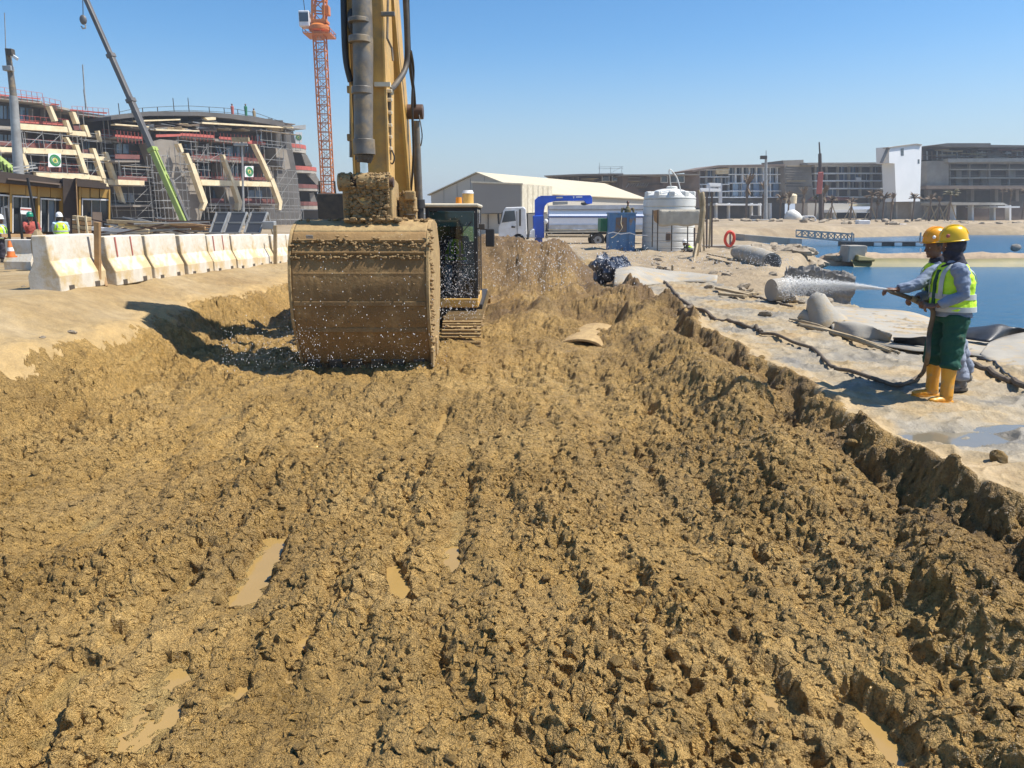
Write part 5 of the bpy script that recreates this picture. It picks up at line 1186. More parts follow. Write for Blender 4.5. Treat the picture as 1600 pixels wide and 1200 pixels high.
MB().bx(x0+1.1, x1-.06, Yc-.05, Yc-.03, zb+.2, zt2-.1).build('door', M['bluebox'], bc_)
MB().tube(catmull([(x0+.65, Yc-.06, zt2-.1), (x0+.62, Yc-.1, zt2-.5), (x0+.68, Yc-.1, zt2-.8), (x0+.3, Yc-.1, zt2-1.2), (x0+.1, Yc-.1, zt2-1.3)]), .02, 5).build('rope', M['cream'], bc_)
gb = tag(MB().bx(P(938, 350, 43).x, P(953, 350, 43).x, 42.9, 44.3, P(945, 362, 43).z, P(945, 341, 43).z).build('green_box', M['green'], bevel=.03), 'green box left of the blue cabinet, raised on its stand', 'box')
for k, (u, v) in enumerate(((953, 366), (960, 362), (968, 364), (985, 365), (991, 363), (1000, 366), (1010, 368))):
    pass
tp = MB()
pts = [P(950, 364, 41.6), P(958, 362, 41.6), P(970, 365, 41.6), P(984, 363, 41.6), P(996, 367, 41.5), P(1012, 367, 41.3)]
for i, (a, b_) in enumerate(zip(pts[:-1], pts[1:])): tp.prism([a, b_, b_-Vector((0, 0, .05)), a-Vector((0, 0, .05))], (0, .012, 0))
tp.build; tag(tp.build('barrier_tape', M['signwhite']), 'torn white barrier tape strung before the blue cabinet', 'tape')
ss = thing('tarp_stand', 'steel stand carrying a beige tarpaulin panel in front of the water tank', 'stand', P(1060, 388, 38.5))
Ys = 38.5
m = MB(); NXt = 14; pts = []
for i in range(NXt+1):
    u = 1029+(1097-1029)*i/NXt; 
    for j in range(7): pts.append(P(u, 327.5+25.5*j/6+(1.2*math.sin(i*.9)*(j/6)), Ys+.02*math.sin(i*1.3+j)+.02*math.sin(i*2.9)))
fs = [(i*7+j, (i+1)*7+j, (i+1)*7+j+1, i*7+j+1) for i in range(NXt) for j in range(6)]
m.add(pts, fs); o = m.build('tarpaulin', M['tarp'], ss, smooth=True); sd = o.modifiers.new('t', 'SOLIDIFY'); sd.thickness = .04
MB().prism([P(1021, 329, Ys+.6), P(1029, 327.5, Ys), P(1030, 351, Ys), P(1022, 345, Ys+.6)], (0, .06, 0)).build('side_board', M['timber'], ss)
for u, v1 in ((1020, 386), (1028, 392), (1050, 392), (1075, 390), (1095, 394)): MB().beam(P(u, 328, Ys+.1), P(u-1, v1, Ys+.1), .05, .05).build('leg', M['blackdusty'], ss)
for v in (364, 376, 388): MB().beam(P(1020, v, Ys+.1), P(1090, v+1, Ys+.1), .04, .04).build('rail', M['galv'], ss)
MB().bx(P(1044, 360, Ys).x, P(1051, 360, Ys).x, Ys+.3, Ys+.6, P(1047, 378, Ys).z, P(1047, 363, Ys).z).build('bag', M['browncl'], ss, bevel=.05)
dt = thing('forked_post', 'forked weathered tree-trunk post bound with rags right of the tarpaulin', 'post', P(1092, 398, 34))
MB().tube(catmull([P(1086, 402, 34), P(1093, 370, 34), P(1097, 340, 34), P(1099, 318, 34), P(1097, 300, 34)]), [.14]*4+[.13]*12+[.10]*8+[.07], 8).build('trunk', M['oldwood'], dt, smooth=True)
MB().tube(catmull([P(1096, 335, 34), P(1094, 312, 34), P(1091, 297, 34)]), .06, 7).build('branch', M['oldwood'], dt, smooth=True)
MB().tube(catmull([P(1080, 424, 30), P(1085, 405, 32), P(1090, 380, 34)]), .05, 7).build('prop', M['oldwood'], dt, smooth=True)
for i, (u, v0, v1) in enumerate(((1104, 300, 388), (1108, 316, 388), (1112, 300, 386), (1100, 330, 392), (1085, 356, 385))):
    tag(MB().beam(P(u, v1, 36), P(u+random.uniform(-3, 3), v0, 36), .07, .07).build('stake', M['oldwood'] if i % 2 else M['browncl']), ['tall leaning stake right of the forked post', 'second stake behind the forked post', 'tallest thin stake between tank and shore', 'stake crossing the foot of the forked post', 'short stake under the tarpaulin edge'][i], 'stake')
# ------------------------------------------------------------------ far shore buildings
def Z8(pts): return [(1080+x*.325, 210+y*.325) for x, y in pts]
def Z7(pts): return [(740+x*.225, 250+y*.225) for x, y in pts]
def bpiece(pl, par, name, mt, pts, d0, d1): return pl.poly(MB(), pts, d0, d1).build(name, M[mt], par)
def frame(pl, par, ZF, x0, x1, lv, cols, wallmt='interior', slabmt='concrete', colmt='darkconc', depth=-10, win=None, rail=None, th=6, skew=0):
    """open concrete frame: lv = storey edges from top to bottom, cols = number of bays"""
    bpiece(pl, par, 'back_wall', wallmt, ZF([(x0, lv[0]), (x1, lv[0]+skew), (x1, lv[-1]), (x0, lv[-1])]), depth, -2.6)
    for y in lv: bpiece(pl, par, 'floor_slab', slabmt, ZF([(x0-3, y), (x1+3, y+skew*(lv[-1]-y)/max(1, lv[-1]-lv[0])), (x1+3, y+th+skew*(lv[-1]-y)/max(1, lv[-1]-lv[0])), (x0-3, y+th)]), -2.8, .15)
    for j in range(len(lv)-1):
        for c in range(cols+1):
            x = x0+(x1-x0)*c/cols
            bpiece(pl, par, 'column', colmt, ZF([(x-3, lv[j]+th), (x+3, lv[j]+th), (x+3, lv[j+1]), (x-3, lv[j+1])]), -1.0, -.3)
            if win and c < cols and random.random() < win:
                a = x+6; b_ = x+(x1-x0)/cols-6
                if random.random() < .4: b_ = (a+b_)/2
                g = bpiece(pl, par, 'window', random.choice(['glassblue', 'glassblue', 'glassdark']), ZF([(a, lv[j]+th+2), (b_, lv[j]+th+2), (b_, lv[j+1]-1), (a, lv[j+1]-1)]), -1.6, -1.5)
                bpiece(pl, g, 'mullion', 'plaster', ZF([((a+b_)/2-1, lv[j]+th+2), ((a+b_)/2+1, lv[j]+th+2), ((a+b_)/2+1, lv[j+1]-1), ((a+b_)/2-1, lv[j+1]-1)]), -1.5, -1.4)
        if rail: bpiece(pl, par, 'railing', rail, ZF([(x0, lv[j+1]-8), (x1, lv[j+1]-8), (x1, lv[j+1]-6.5), (x0, lv[j+1]-6.5)]), -.1, 0)
D = Pl(1160, 190, .3)
hD = thing('blue_glass_block', 'five storey block with blue glass and white slabs, left of the far shore buildings', 'building', D.hit(1160, 345))
bpiece(D, hD, 'roof_slab', 'browncl', Z8([(5, 172), (130, 148), (452, 142), (452, 152), (135, 158), (12, 180)]), -8, 2)
frame(D, hD, Z8, 182, 448, [155, 190, 232, 270, 300], 8, 'interior', 'plaster', 'plaster', win=.85, th=4)
frame(D, hD, Z8, 40, 182, [168, 202, 238, 272, 300], 4, 'browncl', 'plaster', 'concrete', win=.75, th=4)
bpiece(D, hD, 'plaster_panel', 'cream', Z8([(120, 165), (180, 162), (180, 190), (120, 192)]), -1, .1)
for x in (200, 245, 300, 345, 395, 430): bpiece(D, hD, 'curtain_panel', 'glassblue', Z8([(x, 236), (x+26, 236), (x+26, 296), (x, 296)]), -.3, -.2)
bpiece(D, hD, 'ground_wall', 'interior', Z8([(30, 300), (450, 300), (450, 420), (30, 420)]), -6, -2)
for x in (120, 180, 290, 330, 380): bpiece(D, hD, 'ground_column', 'plaster', Z8([(x, 330), (x+7, 330), (x+7, 436), (x, 436)]), 0, .8)
bpiece(D, hD, 'canopy', 'plaster', Z8([(118, 332), (340, 334), (340, 342), (118, 341)]), -3, 3)
gt = thing('white_gantry', 'white portal frame on the roof terrace left of the blue glass block', 'frame', D.hit(1113, 345))
for p0, p1 in (((82, 240), (140, 242)), ((82, 240), (82, 275)), ((140, 240), (140, 330)), ((40, 265), (140, 268)), ((40, 265), (42, 330))):
    a = D.hit(*Z8([p0])[0], 4); b_ = D.hit(*Z8([p1])[0], 4); MB().beam(a, b_, .7, .7).build('beam', M['plaster'], gt)
bpiece(D, gt, 'panel', 'plaster', Z8([(82, 240), (140, 242), (140, 254), (82, 254)]), 3.5, 4.2)
E = Pl(1320, 195, .25)
hE = thing('brown_frame_block', 'five storey brown concrete frame with open floors in the middle of the far shore', 'building', E.hit(1320, 345))
bpiece(E, hE, 'stair_core', 'darkconc', Z8([(440, 125), (540, 122), (540, 135), (575, 140), (590, 330), (455, 330), (448, 150)]), -10, -.5)
for i in range(14):
    y = 150+i*12; x0 = 455+random.uniform(-4, 8); bpiece(E, hE, 'timber_band', random.choice(['oldwood', 'darkconc', 'interior']), Z8([(x0, y), (x0+random.uniform(60, 125), y+random.uniform(-4, 4)), (x0+random.uniform(60, 125), y+5), (x0, y+4)]), -.5, -.2)
bpiece(E, hE, 'roof_slab', 'darkconc', Z8([(560, 136), (1010, 134), (1010, 142), (560, 146)]), -12, 2.5)
frame(E, hE, Z8, 600, 978, [148, 184, 220, 257, 298], 7, 'interior', 'plaster', 'concrete', win=.5, th=6)
for x in (640, 700, 770, 880, 930): bpiece(E, hE, 'partition', random.choice(['browncl', 'darkconc']), Z8([(x, 225), (x+random.uniform(20, 40), 225), (x+32, 257), (x, 257)]), -2, -1.6)
for x in (620, 760, 900): bpiece(E, hE, 'partition', 'browncl', Z8([(x, 155), (x+36, 155), (x+36, 184), (x, 184)]), -2, -1.6)
bpiece(E, hE, 'white_sheet', 'signwhite', Z8([(792, 206), (818, 207), (817, 228), (795, 227)]), .2, .3)
bpiece(E, hE, 'red_board', 'redbrown', Z8([(580, 300), (760, 302), (760, 318), (560, 318)]), .3, .5)
frame(E, hE, Z8, 640, 1000, [300, 330], 5, 'darkconc', 'plaster', 'darkconc', th=5)
hP = thing('beach_pavilion', 'low white pavilion with flat canopy below the brown frame block', 'building', E.hit(1300, 348)+E.n*12)
bpiece(E, hP, 'wall', 'hangarwall', Z8([(560, 330), (760, 332), (760, 420), (560, 425)]), 4, 9)
bpiece(E, hP, 'roof', 'plaster', Z8([(670, 362), (905, 360), (905, 374), (670, 376)]), 4, 13)
bpiece(E, hP, 'glass_front', 'glassdark', Z8([(700, 376), (870, 376), (870, 415), (700, 418)]), 9, 9.3)
for x in (690, 785, 872): bpiece(E, hP, 'column', 'plaster', Z8([(x, 374), (x+9, 374), (x+9, 425), (x, 425)]), 11.5, 12.2)
bpiece(E, hP, 'upper_canopy', 'cream', Z8([(770, 333), (930, 333), (930, 345), (770, 345)]), 3, 8)
W_ = Pl(1410, 170, .6)
hW = thing('white_gable_building', 'tall white rendered wall with small windows between the two far frames', 'building', W_.hit(1410, 345))
bpiece(W_, hW, 'wall', 'plaster', Z8([(950, 60), (1085, 48), (1108, 50), (1100, 322), (985, 324), (978, 140), (952, 138)]), -3, 0)
for pts in (((1008, 68), (1022, 67), (1022, 102), (1009, 102)), ((1090, 120), (1098, 120), (1098, 140), (1090, 140))): bpiece(W_, hW, 'window', 'glassdark', Z8(pts), -.1, .05)
bpiece(W_, hW, 'roof_edge', 'darkconc', Z8([(948, 62), (1085, 44), (1110, 48), (1110, 53), (1085, 50), (948, 66)]), -1, .3)
bpiece(W_, hW, 'side_reveal', 'darkconc', Z8([(922, 136), (955, 62), (958, 64), (930, 138)]), -.6, .2)
Gp = Pl(1520, 180, .22)
hG = thing('concrete_frame_hotel', 'large grey concrete frame hotel with cantilevered floors at the right edge', 'building', Gp.hit(1520, 345))
bpiece(Gp, hG, 'roof_slab', 'interior', Z8([(1180, 50), (1230, 42), (1440, 42), (1440, 50), (1760, 54), (1760, 62), (1230, 60)]), -14, 3)
bpiece(Gp, hG, 'top_storey', 'interior', Z8([(1100, 60), (1760, 62), (1760, 120), (1100, 125)]), -14, -3)
for i in range(44):
    x = random.uniform(1105, 1640); y = random.uniform(62, 112); L_ = random.uniform(20, 110)
    bpiece(Gp, hG, 'prop_beam', random.choice(['galv', 'oldwood', 'browncl', 'darkconc', 'rustbrown']), Z8([(x, y), (x+L_, y+random.uniform(-4, 5)), (x+L_, y+4), (x, y+3)]), random.uniform(-2.5, 0), .2)
for x in range(1110, 1640, 24): bpiece(Gp, hG, 'prop', random.choice(['galv', 'browncl']), Z8([(x, 80), (x+3, 80), (x+5, 122), (x+2, 122)]), -.6, -.3)
bpiece(Gp, hG, 'parapet', 'concrete', Z8([(1235, 116), (1760, 112), (1760, 130), (1235, 134)]), -3, 2)
bpiece(Gp, hG, 'red_line', 'redbrown', Z8([(1480, 72), (1760, 74), (1760, 78), (1480, 77)]), .2, .4)
bpiece(Gp, hG, 'concrete_core', 'darkconc', Z8([(1132, 128), (1238, 128), (1238, 262), (1132, 262)]), -8, .8)
frame(Gp, hG, Z8, 1245, 1720, [134, 165, 206, 245], 5, 'interior', 'concrete', 'darkconc', th=6, rail='darkconc')
for x0, x1, y in ((1275, 1300, 172), (1390, 1440, 172), (1275, 1340, 212), (1400, 1490, 212), (1520, 1560, 172), (1300, 1355, 214)): bpiece(Gp, hG, 'partition', 'darkconc', Z8([(x0, y), (x1, y), (x1, y+34), (x0, y+34)]), -2, -1.5)
bpiece(Gp, hG, 'transfer_slab', 'browncl', Z8([(1130, 246), (1760, 246), (1760, 262), (1130, 262)]), -12, 2)
for x in (1140, 1345, 1460, 1560): bpiece(Gp, hG, 'tall_column', 'darkconc', Z8([(x, 262), (x+16, 262), (x+16, 322), (x, 322)]), -4, -2.6)
bpiece(Gp, hG, 'ground_wall', 'interior', Z8([(1100, 262), (1760, 262), (1760, 420), (1100, 420)]), -14, -7)
hH = thing('ground_canopy', 'low concrete podium with wide flat canopies under the grey hotel frame', 'building', Gp.hit(1480, 350)+Gp.n*8)
bpiece(Gp, hH, 'canopy', 'concrete', Z8([(1250, 326), (1500, 328), (1525, 340), (1250, 340)]), 1, 10)
bpiece(Gp, hH, 'canopy', 'plaster', Z8([(1475, 345), (1580, 345), (1580, 353), (1475, 352)]), 3, 12)
for x in (1265, 1350, 1455, 1530): bpiece(Gp, hH, 'column', 'plaster', Z8([(x, 340), (x+9, 340), (x+9, 420), (x, 420)]), 7, 8.2)
bpiece(Gp, hH, 'podium_wall', 'darkconc', Z8([(940, 325), (1250, 322), (1250, 415), (940, 415)]), -4, 1)
bpiece(Gp, hH, 'low_wall', 'browncl', Z8([(1280, 345), (1600, 350), (1600, 410), (1280, 410)]), -2, 1)
for x in (985, 1060, 1130, 1195): bpiece(Gp, hH, 'pier', 'concrete', Z8([(x, 328), (x+8, 328), (x+8, 415), (x, 415)]), 1, 1.8)
# brown terraces behind the hangar
C1 = Pl(930, 170, -.15); h1 = thing('brown_terrace_building', 'brown terraced building under construction just behind the hangar roof', 'building', C1.hit(930, 320))
bpiece(C1, h1, 'roof_slab', 'darkconc', Z7([(488, 108), (740, 96), (1040, 94), (1040, 102), (740, 106), (492, 114)]), -10, 2)
bpiece(C1, h1, 'back_wall', 'browncl', Z7([(700, 104), (1050, 102), (1050, 240), (700, 200)]), -12, -3)
frame(C1, h1, Z7, 545, 725, [112, 154], 5, 'darkconc', 'darkconc', 'darkconc', th=3)
for i in range(22):
    y = 104+i*6.5; x0 = random.uniform(730, 880); bpiece(C1, h1, 'timber_band', random.choice(['cream', 'oldwood', 'browncl', 'interior', 'darkconc']), Z7([(x0, y), (x0+random.uniform(90, 170), y+random.uniform(-3, 3)), (x0+random.uniform(90, 170), y+5), (x0, y+4)]), -2.9, -2.2)
for x0 in (890, 960): 
    f = bpiece(C1, h1, 'window', 'plaster', Z7([(x0, 106), (x0+54, 106), (x0+54, 148), (x0, 148)]), -2, -1.8); bpiece(C1, f, 'pane', 'glassdark', Z7([(x0+5, 110), (x0+49, 110), (x0+49, 144), (x0+5, 144)]), -1.8, -1.7)
scaffold(C1, 740+875*.225, 250+50*.225, 740+1030*.225, 250+95*.225, -1, 'scaffold frame standing on the brown terrace roof', None, 2.2)
C2 = Pl(1030, 165, .1); h2 = thing('raked_brown_building', 'dark brown raked building with white window frames behind the water tank', 'building', C2.hit(1030, 330))
bpiece(C2, h2, 'back_wall', 'browncl', Z7([(1035, 108), (1290, 100), (1570, 110), (1570, 330), (1035, 330)]), -12, -2)
bpiece(C2, h2, 'roof_slab', 'darkconc', Z7([(1035, 100), (1560, 96), (1580, 104), (1035, 108)]), -12, 1)
for i in range(9): bpiece(C2, h2, 'raking_strut', random.choice(['galv', 'concrete']), Z7([(1060+i*17, 190), (1063+i*17, 190), (1082+i*17, 160), (1079+i*17, 160)]), -2, -1.6)
for x0 in (1300, 1365, 1415):
    f = bpiece(C2, h2, 'window', 'plaster', Z7([(x0, 108), (x0+50, 108), (x0+50, 158), (x0, 158)]), -1.8, -1.5); bpiece(C2, f, 'pane', 'glassdark', Z7([(x0+5, 113), (x0+45, 113), (x0+45, 153), (x0+5, 153)]), -1.5, -1.4)
for i in range(20):
    y = 112+i*9; x0 = random.uniform(1040, 1450); bpiece(C2, h2, 'timber_band', random.choice(['oldwood', 'interior', 'darkconc', 'galv']), Z7([(x0, y), (x0+random.uniform(50, 120), y+random.uniform(-5, 5)), (x0+random.uniform(50, 120), y+4), (x0, y+3)]), -2, -1.5)
# ------------------------------------------------------------------ palms, poles and vehicles on the far beach
def palm(h, green, tied):
    t = thing('palm_tree', 'palm', 'palm tree')
    MB().tube([(0, 0, -1), (.05, 0, h*.3), (.1, .05, h*.7), (.1, 0, h)], [.34, .27, .24, .28], 8).build('trunk', M['trunk'], t, smooth=True, local=True)
    m = MB(); n = 26
    for i in range(n):
        a = random.uniform(0, 6.28); el = random.uniform(.2, 1.35) if not tied else random.uniform(1.0, 1.5); L_ = random.uniform(1.9, 2.8)
        if tied and i % 2: el = -random.uniform(1.1, 1.45); L_ *= .8
        d = Vector((math.cos(a), math.sin(a), 0)); sd = Vector((-math.sin(a), math.cos(a), 0)); p = Vector((.1, 0, h)); pv = []
        for k in range(6):
            f = k/5; wv = .38*math.sin(math.pi*min(1, f*.85+.12)); e = el-(1.7 if not tied else .35)*f*f*(1 if el > 0 else -.2)
            pv.append((p.copy(), wv)); p = p+(d*math.cos(e)+Vector((0, 0, math.sin(e))))*L_/5
        for k in range(5):
            (p0, w0), (p1, w1) = pv[k], pv[k+1]
            for s in (-1, 1):
                m.add([p0, p0+sd*w0*s-Vector((0, 0, w0*.5)), p1+sd*w1*s*.6-Vector((0, 0, w1*.7)), p1], [(0, 1, 2, 3)])
    m.build('crown', M['frond' if green else 'frondbrown'], t, local=True)
    return t
protos = [palm(7.5, False, True), palm(6, True, False), palm(7, False, False)]
used = [0, 0, 0]
def place_palm(u, vt, vb, k, Y, label):
    a = P(u, vb, Y); h = P(u, vt, Y).z-a.z; base_h = (7.5, 6, 7)[k]+1.6; s_ = h/base_h
    o = protos[k] if used[k] == 0 else copy_tree(protos[k]); used[k] += 1
    o.location = a; o.scale = (s_, s_, s_); o.rotation_euler = (0, 0, random.uniform(0, 6)); o['label'] = label; o['group'] = 'palms planted along the far beach'
    return o
for (x, yt, yb, k, l) in ((262, 205, 430, 0, 'tall palm with tied fronds just left of the light pole, before the blue glass block'), (342, 235, 425, 0, 'shaggy tied palm close beside the light pole'), (425, 285, 430, 2, 'brown palm right of the light pole'), (462, 282, 425, 0, 'thin tied palm beside the round white tank'), (530, 262, 435, 0, 'tall tied palm in front of the concrete mixer truck'),
                          (595, 290, 400, 1, 'green palm left of the tall dark mast'), (628, 255, 438, 0, 'thick tied palm at the foot of the tall dark mast'), (670, 292, 420, 2, 'propped brown palm right of the dark mast'), (762, 305, 430, 2, 'propped brown palm before the pavilion glass'), (858, 268, 430, 2, 'brown palm at the right end of the pavilion'),
                          (888, 282, 432, 0, 'tied palm before the brown frame corner'), (918, 280, 425, 2, 'brown palm between pavilion and white wall'), (958, 290, 415, 0, 'thin tied palm in front of the white wall'), (1060, 280, 425, 2, 'shaggy brown palm right of the white wall'), (1140, 285, 420, 2, 'propped palm before the concrete podium'),
                          (1182, 305, 425, 0, 'short propped palm between podium piers'), (1235, 262, 400, 1, 'greenest palm, standing left of the flat canopy'), (1492, 262, 340, 2, 'brown palm in front of the hotel frame above the canopy'), (1530, 265, 345, 0, 'tied palm beside the hotel frame at right'), (1592, 262, 392, 2, 'palm at the right edge of the photo')):
    (u, vt), (_, vb) = Z8([(x, yt)])[0], Z8([(x, yb)])[0]
    place_palm(u, vt, vb, k, 150 if yb > 350 else 175, l)
for (x, y, l_) in ((670, 425, 'wooden props around the first young palm right of the dark mast'), (762, 428, 'wooden props around the palm before the pavilion glass'), (858, 430, 'wooden props around the palm at the right end of the pavilion'), (1140, 420, 'wooden props around the palm before the concrete podium'), (1182, 422, 'wooden props around the short palm between podium piers'), (1235, 405, 'wooden props around the greenest palm left of the flat canopy')):
    (u, v) = Z8([(x, y)])[0]; b_ = P(u, v, 150); t = thing('tripod_prop', l_, 'prop', b_, 0, 'props holding the young palms')
    for s, e in ((-1, 0), (1, 0), (0, 1)): MB().beam(b_+Vector((s*1.6, e, 0)), b_+Vector((0, 0, 3.4)), .14, .14).build('strut', M['oldwood'], t)
lp2 = thing('light_pole', 'tall pale light pole in front of the blue glass block', 'light pole', P(1196, 352, 140))
MB().cyl(P(1196, 352, 140), P(1197, 244, 140), .38, .22, 10).build('pole', M['galv'], lp2, smooth=True)
MB().box(P(1193, 246, 140), (1.1, .6, .6)).build('lamp', M['blackdusty'], lp2)
MB().beam(P(1197, 244, 140), P(1197, 235, 140), .1, .1).build('tip', M['galv'], lp2)
dm = thing('dark_mast', 'tall dark pile-like mast with a red rag in front of the brown frame block', 'mast', P(1282, 352, 145))
MB().cyl(P(1283, 352, 145), P(1281, 240, 145), .45, .30, 10).build('shaft', M['brown'], dm, smooth=True)
MB().cyl(P(1281, 240, 145), P(1280, 222, 145), .16, .13, 8).build('tip', M['brown'], dm, smooth=True)
MB().box(P(1281, 286, 144.4), (1.0, .3, 4.0)).build('rag', M['red'], dm, bevel=.1)
# concrete mixer truck
Ym = 148; mx = thing('mixer_truck', 'white concrete mixer truck parked among the palms on the far beach', 'mixer truck', P(1255, 350, Ym))
a, b_ = P(1228, 336, Ym), P(1252, 344, Ym); dd_ = b_-a
MB().tube([a+dd_*t for t in (0, .12, .35, .7, 1)], [.7, 1.2, 1.5, 1.2, .6], 16).build('drum', M['poly'], mx, smooth=True)
MB().prism([P(1257, 349, Ym-.9), P(1257, 337, Ym-.9), P(1272, 337, Ym-.9), P(1276, 342, Ym-.9), P(1276, 349, Ym-.9)], (0, 2.4, 0)).build('cab', M['white'], mx, bevel=.1)
MB().prism([P(1263, 343, Ym-.95), P(1263, 338.5, Ym-.95), P(1271, 338.5, Ym-.95), P(1274, 343, Ym-.95)], (0, .06, 0)).build('window', M['glassdark'], mx)
MB().prism([P(1228, 347, Ym-.8), P(1272, 347, Ym-.8), P(1272, 350, Ym-.8), P(1228, 350, Ym-.8)], (0, 2, 0)).build('chassis', M['blackdusty'], mx)
for u in (1234, 1242, 1266): MB().cyl(P(u, 350.5, Ym-1), P(u, 350.5, Ym-.6), .52, .52, 14).build('wheel', M['tyre'], mx)
tag(MB().lathe([(1.15, 0), (1.15, 1.7), (.9, 2.0), (.3, 2.15)], P(1236, 318, 170), 20).build('roof_tank', M['cream'], smooth=True), 'round cream tank on the roof between the blue block and the brown block', 'tank')
exc = thing('small_loader', 'dark wheeled loader working near the light pole on the far beach', 'loader', P(1183, 352, 138))
MB().box(P(1183, 347, 138), (3.6, 1.8, 1.0)).build('body', M['galv'], exc, bevel=.1); MB().box(P(1181, 342, 138), (1.6, 1.5, 1.2)).build('cab', M['interior'], exc, bevel=.1)
for u in (1177, 1189): MB().cyl(P(u, 351, 137), P(u, 351, 137.4), .6, .6, 14).build('wheel', M['tyre'], exc)
# beach blocks, boulders and rubble at the far waterline
bl_ = ['white block on the far beach under the pavilion canopy', 'pale block right of the pavilion on the far beach', 'pale block below the white wall', 'pale block below the podium piers', 'white block near the workers helmets on the far beach', 'white block farthest right on the far beach', 'white sheeted load before the pavilion', 'blue-grey box on the far beach']
for i, (x, y, w2, h2, mt) in enumerate(((730, 432, 26, 10, 'concrete'), (1018, 436, 20, 12, 'signwhite'), (1072, 436, 20, 11, 'signwhite'), (1128, 434, 22, 12, 'cream'), (1265, 434, 24, 10, 'signwhite'), (1320, 436, 20, 10, 'cream'), (824, 426, 56, 26, 'white'), (895, 460, 16, 12, 'greycl'))):
    u, v = Z8([(x, y)])[0]; Yb = 128; c = P(u, v, Yb); k = Yb/F*.325
    tag(MB().box(c, (w2*k, 1.4, h2*k)).build('block', M[mt], bevel=.12), bl_[i], 'block')
for i in range(70):
    u = random.uniform(1100, 1600); v = random.uniform(346, 353); p = P(u, v, random.uniform(125, 150)); z = gz(p.x, p.y)
    stone(p.x, p.y, z+.2, random.uniform(.3, .8), 'small rubble stone scattered along the top of the far beach', 'rubble on the far beach')
for i, (u, v, rx, rz) in enumerate(((1545, 349, 11, 2.6), (1592, 346, 9, 3.0), (1165, 358, 5, .5), (1232, 359, 6, .6))):
    p = P(u, v, 122 if i < 2 else 105); z = gz(p.x, p.y)
    tag(MB().ell((p.x, p.y, z-.3), (rx, rx*.5, rz+.3), n=20, m=12, jit=.015).build('sand_pile', M['earth'], smooth=True), ['wide sand pile on the far beach right of the helmets', 'sand pile on the far beach at the right edge', 'low sand pile behind the orange lifebuoy', 'sand pile left of the gangway'][i], 'sand pile')

# ------------------------------------------------------------------ floating dock, gangway, ramp, berm ends
dk = thing('floating_dock', 'long dark floating dock with white fender blocks on the far water', 'dock', (P(1390, 378, 74).x, 74, WATER))
MB().bx(P(1318, 378, 74).x, P(1462, 378, 74).x+1, 73.4, 75.2, WATER-.2, WATER+.42).build('deck', M['black'], dk)
for u in (1372, 1404, 1437): MB().bx(P(u, 378, 73.3).x-.35, P(u, 378, 73.3).x+.35, 73.25, 73.4, WATER+.05, WATER+.35).build('fender', M['white'], dk)
for u in (1330, 1437, 1455): MB().beam((P(u, 378, 74.5).x, 74.5, WATER), (P(u, 378, 74.5).x, 74.5, WATER+1.3), .12, .12).build('bollard', M['galv'], dk)
gw = thing('gangway', 'grey truss gangway leading from the shore ramp down to the dock', 'gangway', P(1290, 372, 76))
for dy in (0, 1.4):
    m = MB(); a0, a1 = P(1252, 360, 76)+Vector((0, dy, 0)), P(1334, 366, 76)+Vector((0, dy, 0)); b0, b1 = P(1252, 370, 76)+Vector((0, dy, 0)), P(1334, 378, 76)+Vector((0, dy, 0))
    m.beam(a0, a1, .14, .14).beam(b0, b1, .16, .16)
    for i in range(9):
        t = i/8; m.beam(a0.lerp(a1, t), b0.lerp(b1, t), .08, .08)
        if i < 8: m.beam((a0 if i % 2 else b0).lerp(a1 if i % 2 else b1, t), (b0 if i % 2 else a0).lerp(b1 if i % 2 else a1, t+.125), .07, .07)
    m.build('truss', M['galv'], gw)
rp = thing('concrete_ramp', 'grey precast concrete ramp pieces at the waterline left of the gangway', 'ramp', P(1205, 378, 62))
MB().prism([P(1163, 366, 62), P(1252, 373, 62), P(1252, 384, 62), P(1163, 377, 62)], (0, 2.5, 0)).build('ramp_slab', M['concrete'], rp, bevel=.05)
MB().prism([P(1232, 372, 61.5), P(1251, 373, 61.5), P(1251, 381, 61.5), P(1232, 380, 61.5)], (0, -.3, 0)).build('frame', M['galv'], rp)
tag(MB().box(P(1145, 388, 45)+Vector((0, 0, 0)), (3.6, 1.0, .38), Matrix.Rotation(R(-4), 3, 'Z')).build('kerb_block', M['concrete'], bevel=.03), 'long grey concrete block lying below the lifebuoy', 'concrete block')
tag(MB().box(P(1123, 396, 40), (1.2, .6, .25), Matrix.Rotation(R(14), 3, 'Z')).build('kerb_block', M['concrete'], bevel=.03), 'small concrete block lying left of the lifebuoy pole', 'concrete block')
lb = thing('lifebuoy_post', 'orange-red lifebuoy hanging on a post by the shore', 'lifebuoy', P(1140, 392, 44))
MB().beam(P(1141, 394, 44), P(1141, 362, 44), .10, .10).build('post', M['galv'], lb)
c = P(1140, 373, 43.8); MB().tube([c+Vector((.26*math.cos(t*math.pi/10), -.02*math.sin(t), .40*math.sin(t*math.pi/10))) for t in range(21)], .09, 8).build('ring', M['lifebuoy'], lb, smooth=True)
bm_ = thing('membrane_berm_side', 'yellow-green stained membrane edge of the berm across the lagoon', 'berm edge', (30, 43, WATER))
x0 = P(1338, 405, 43).x; m = MB(); n = 60
for i in range(n+1):
    x = x0+i*70/n; zt4 = -.42+.03*math.sin(x*.9)
    for y, z in ((43.0+.1*math.sin(x*1.3), WATER-.25), (43.3, -.86), (43.7, zt4-.16), (43.95, zt4-.15), (44.3, -.8)): m.v.append((x, y, z))
for i in range(n):
    for j in range(4): a = i*5+j; m.f.append((a, a+5, a+6, a+1))
o = m.build('membrane', M['olive'], bm_, smooth=True)
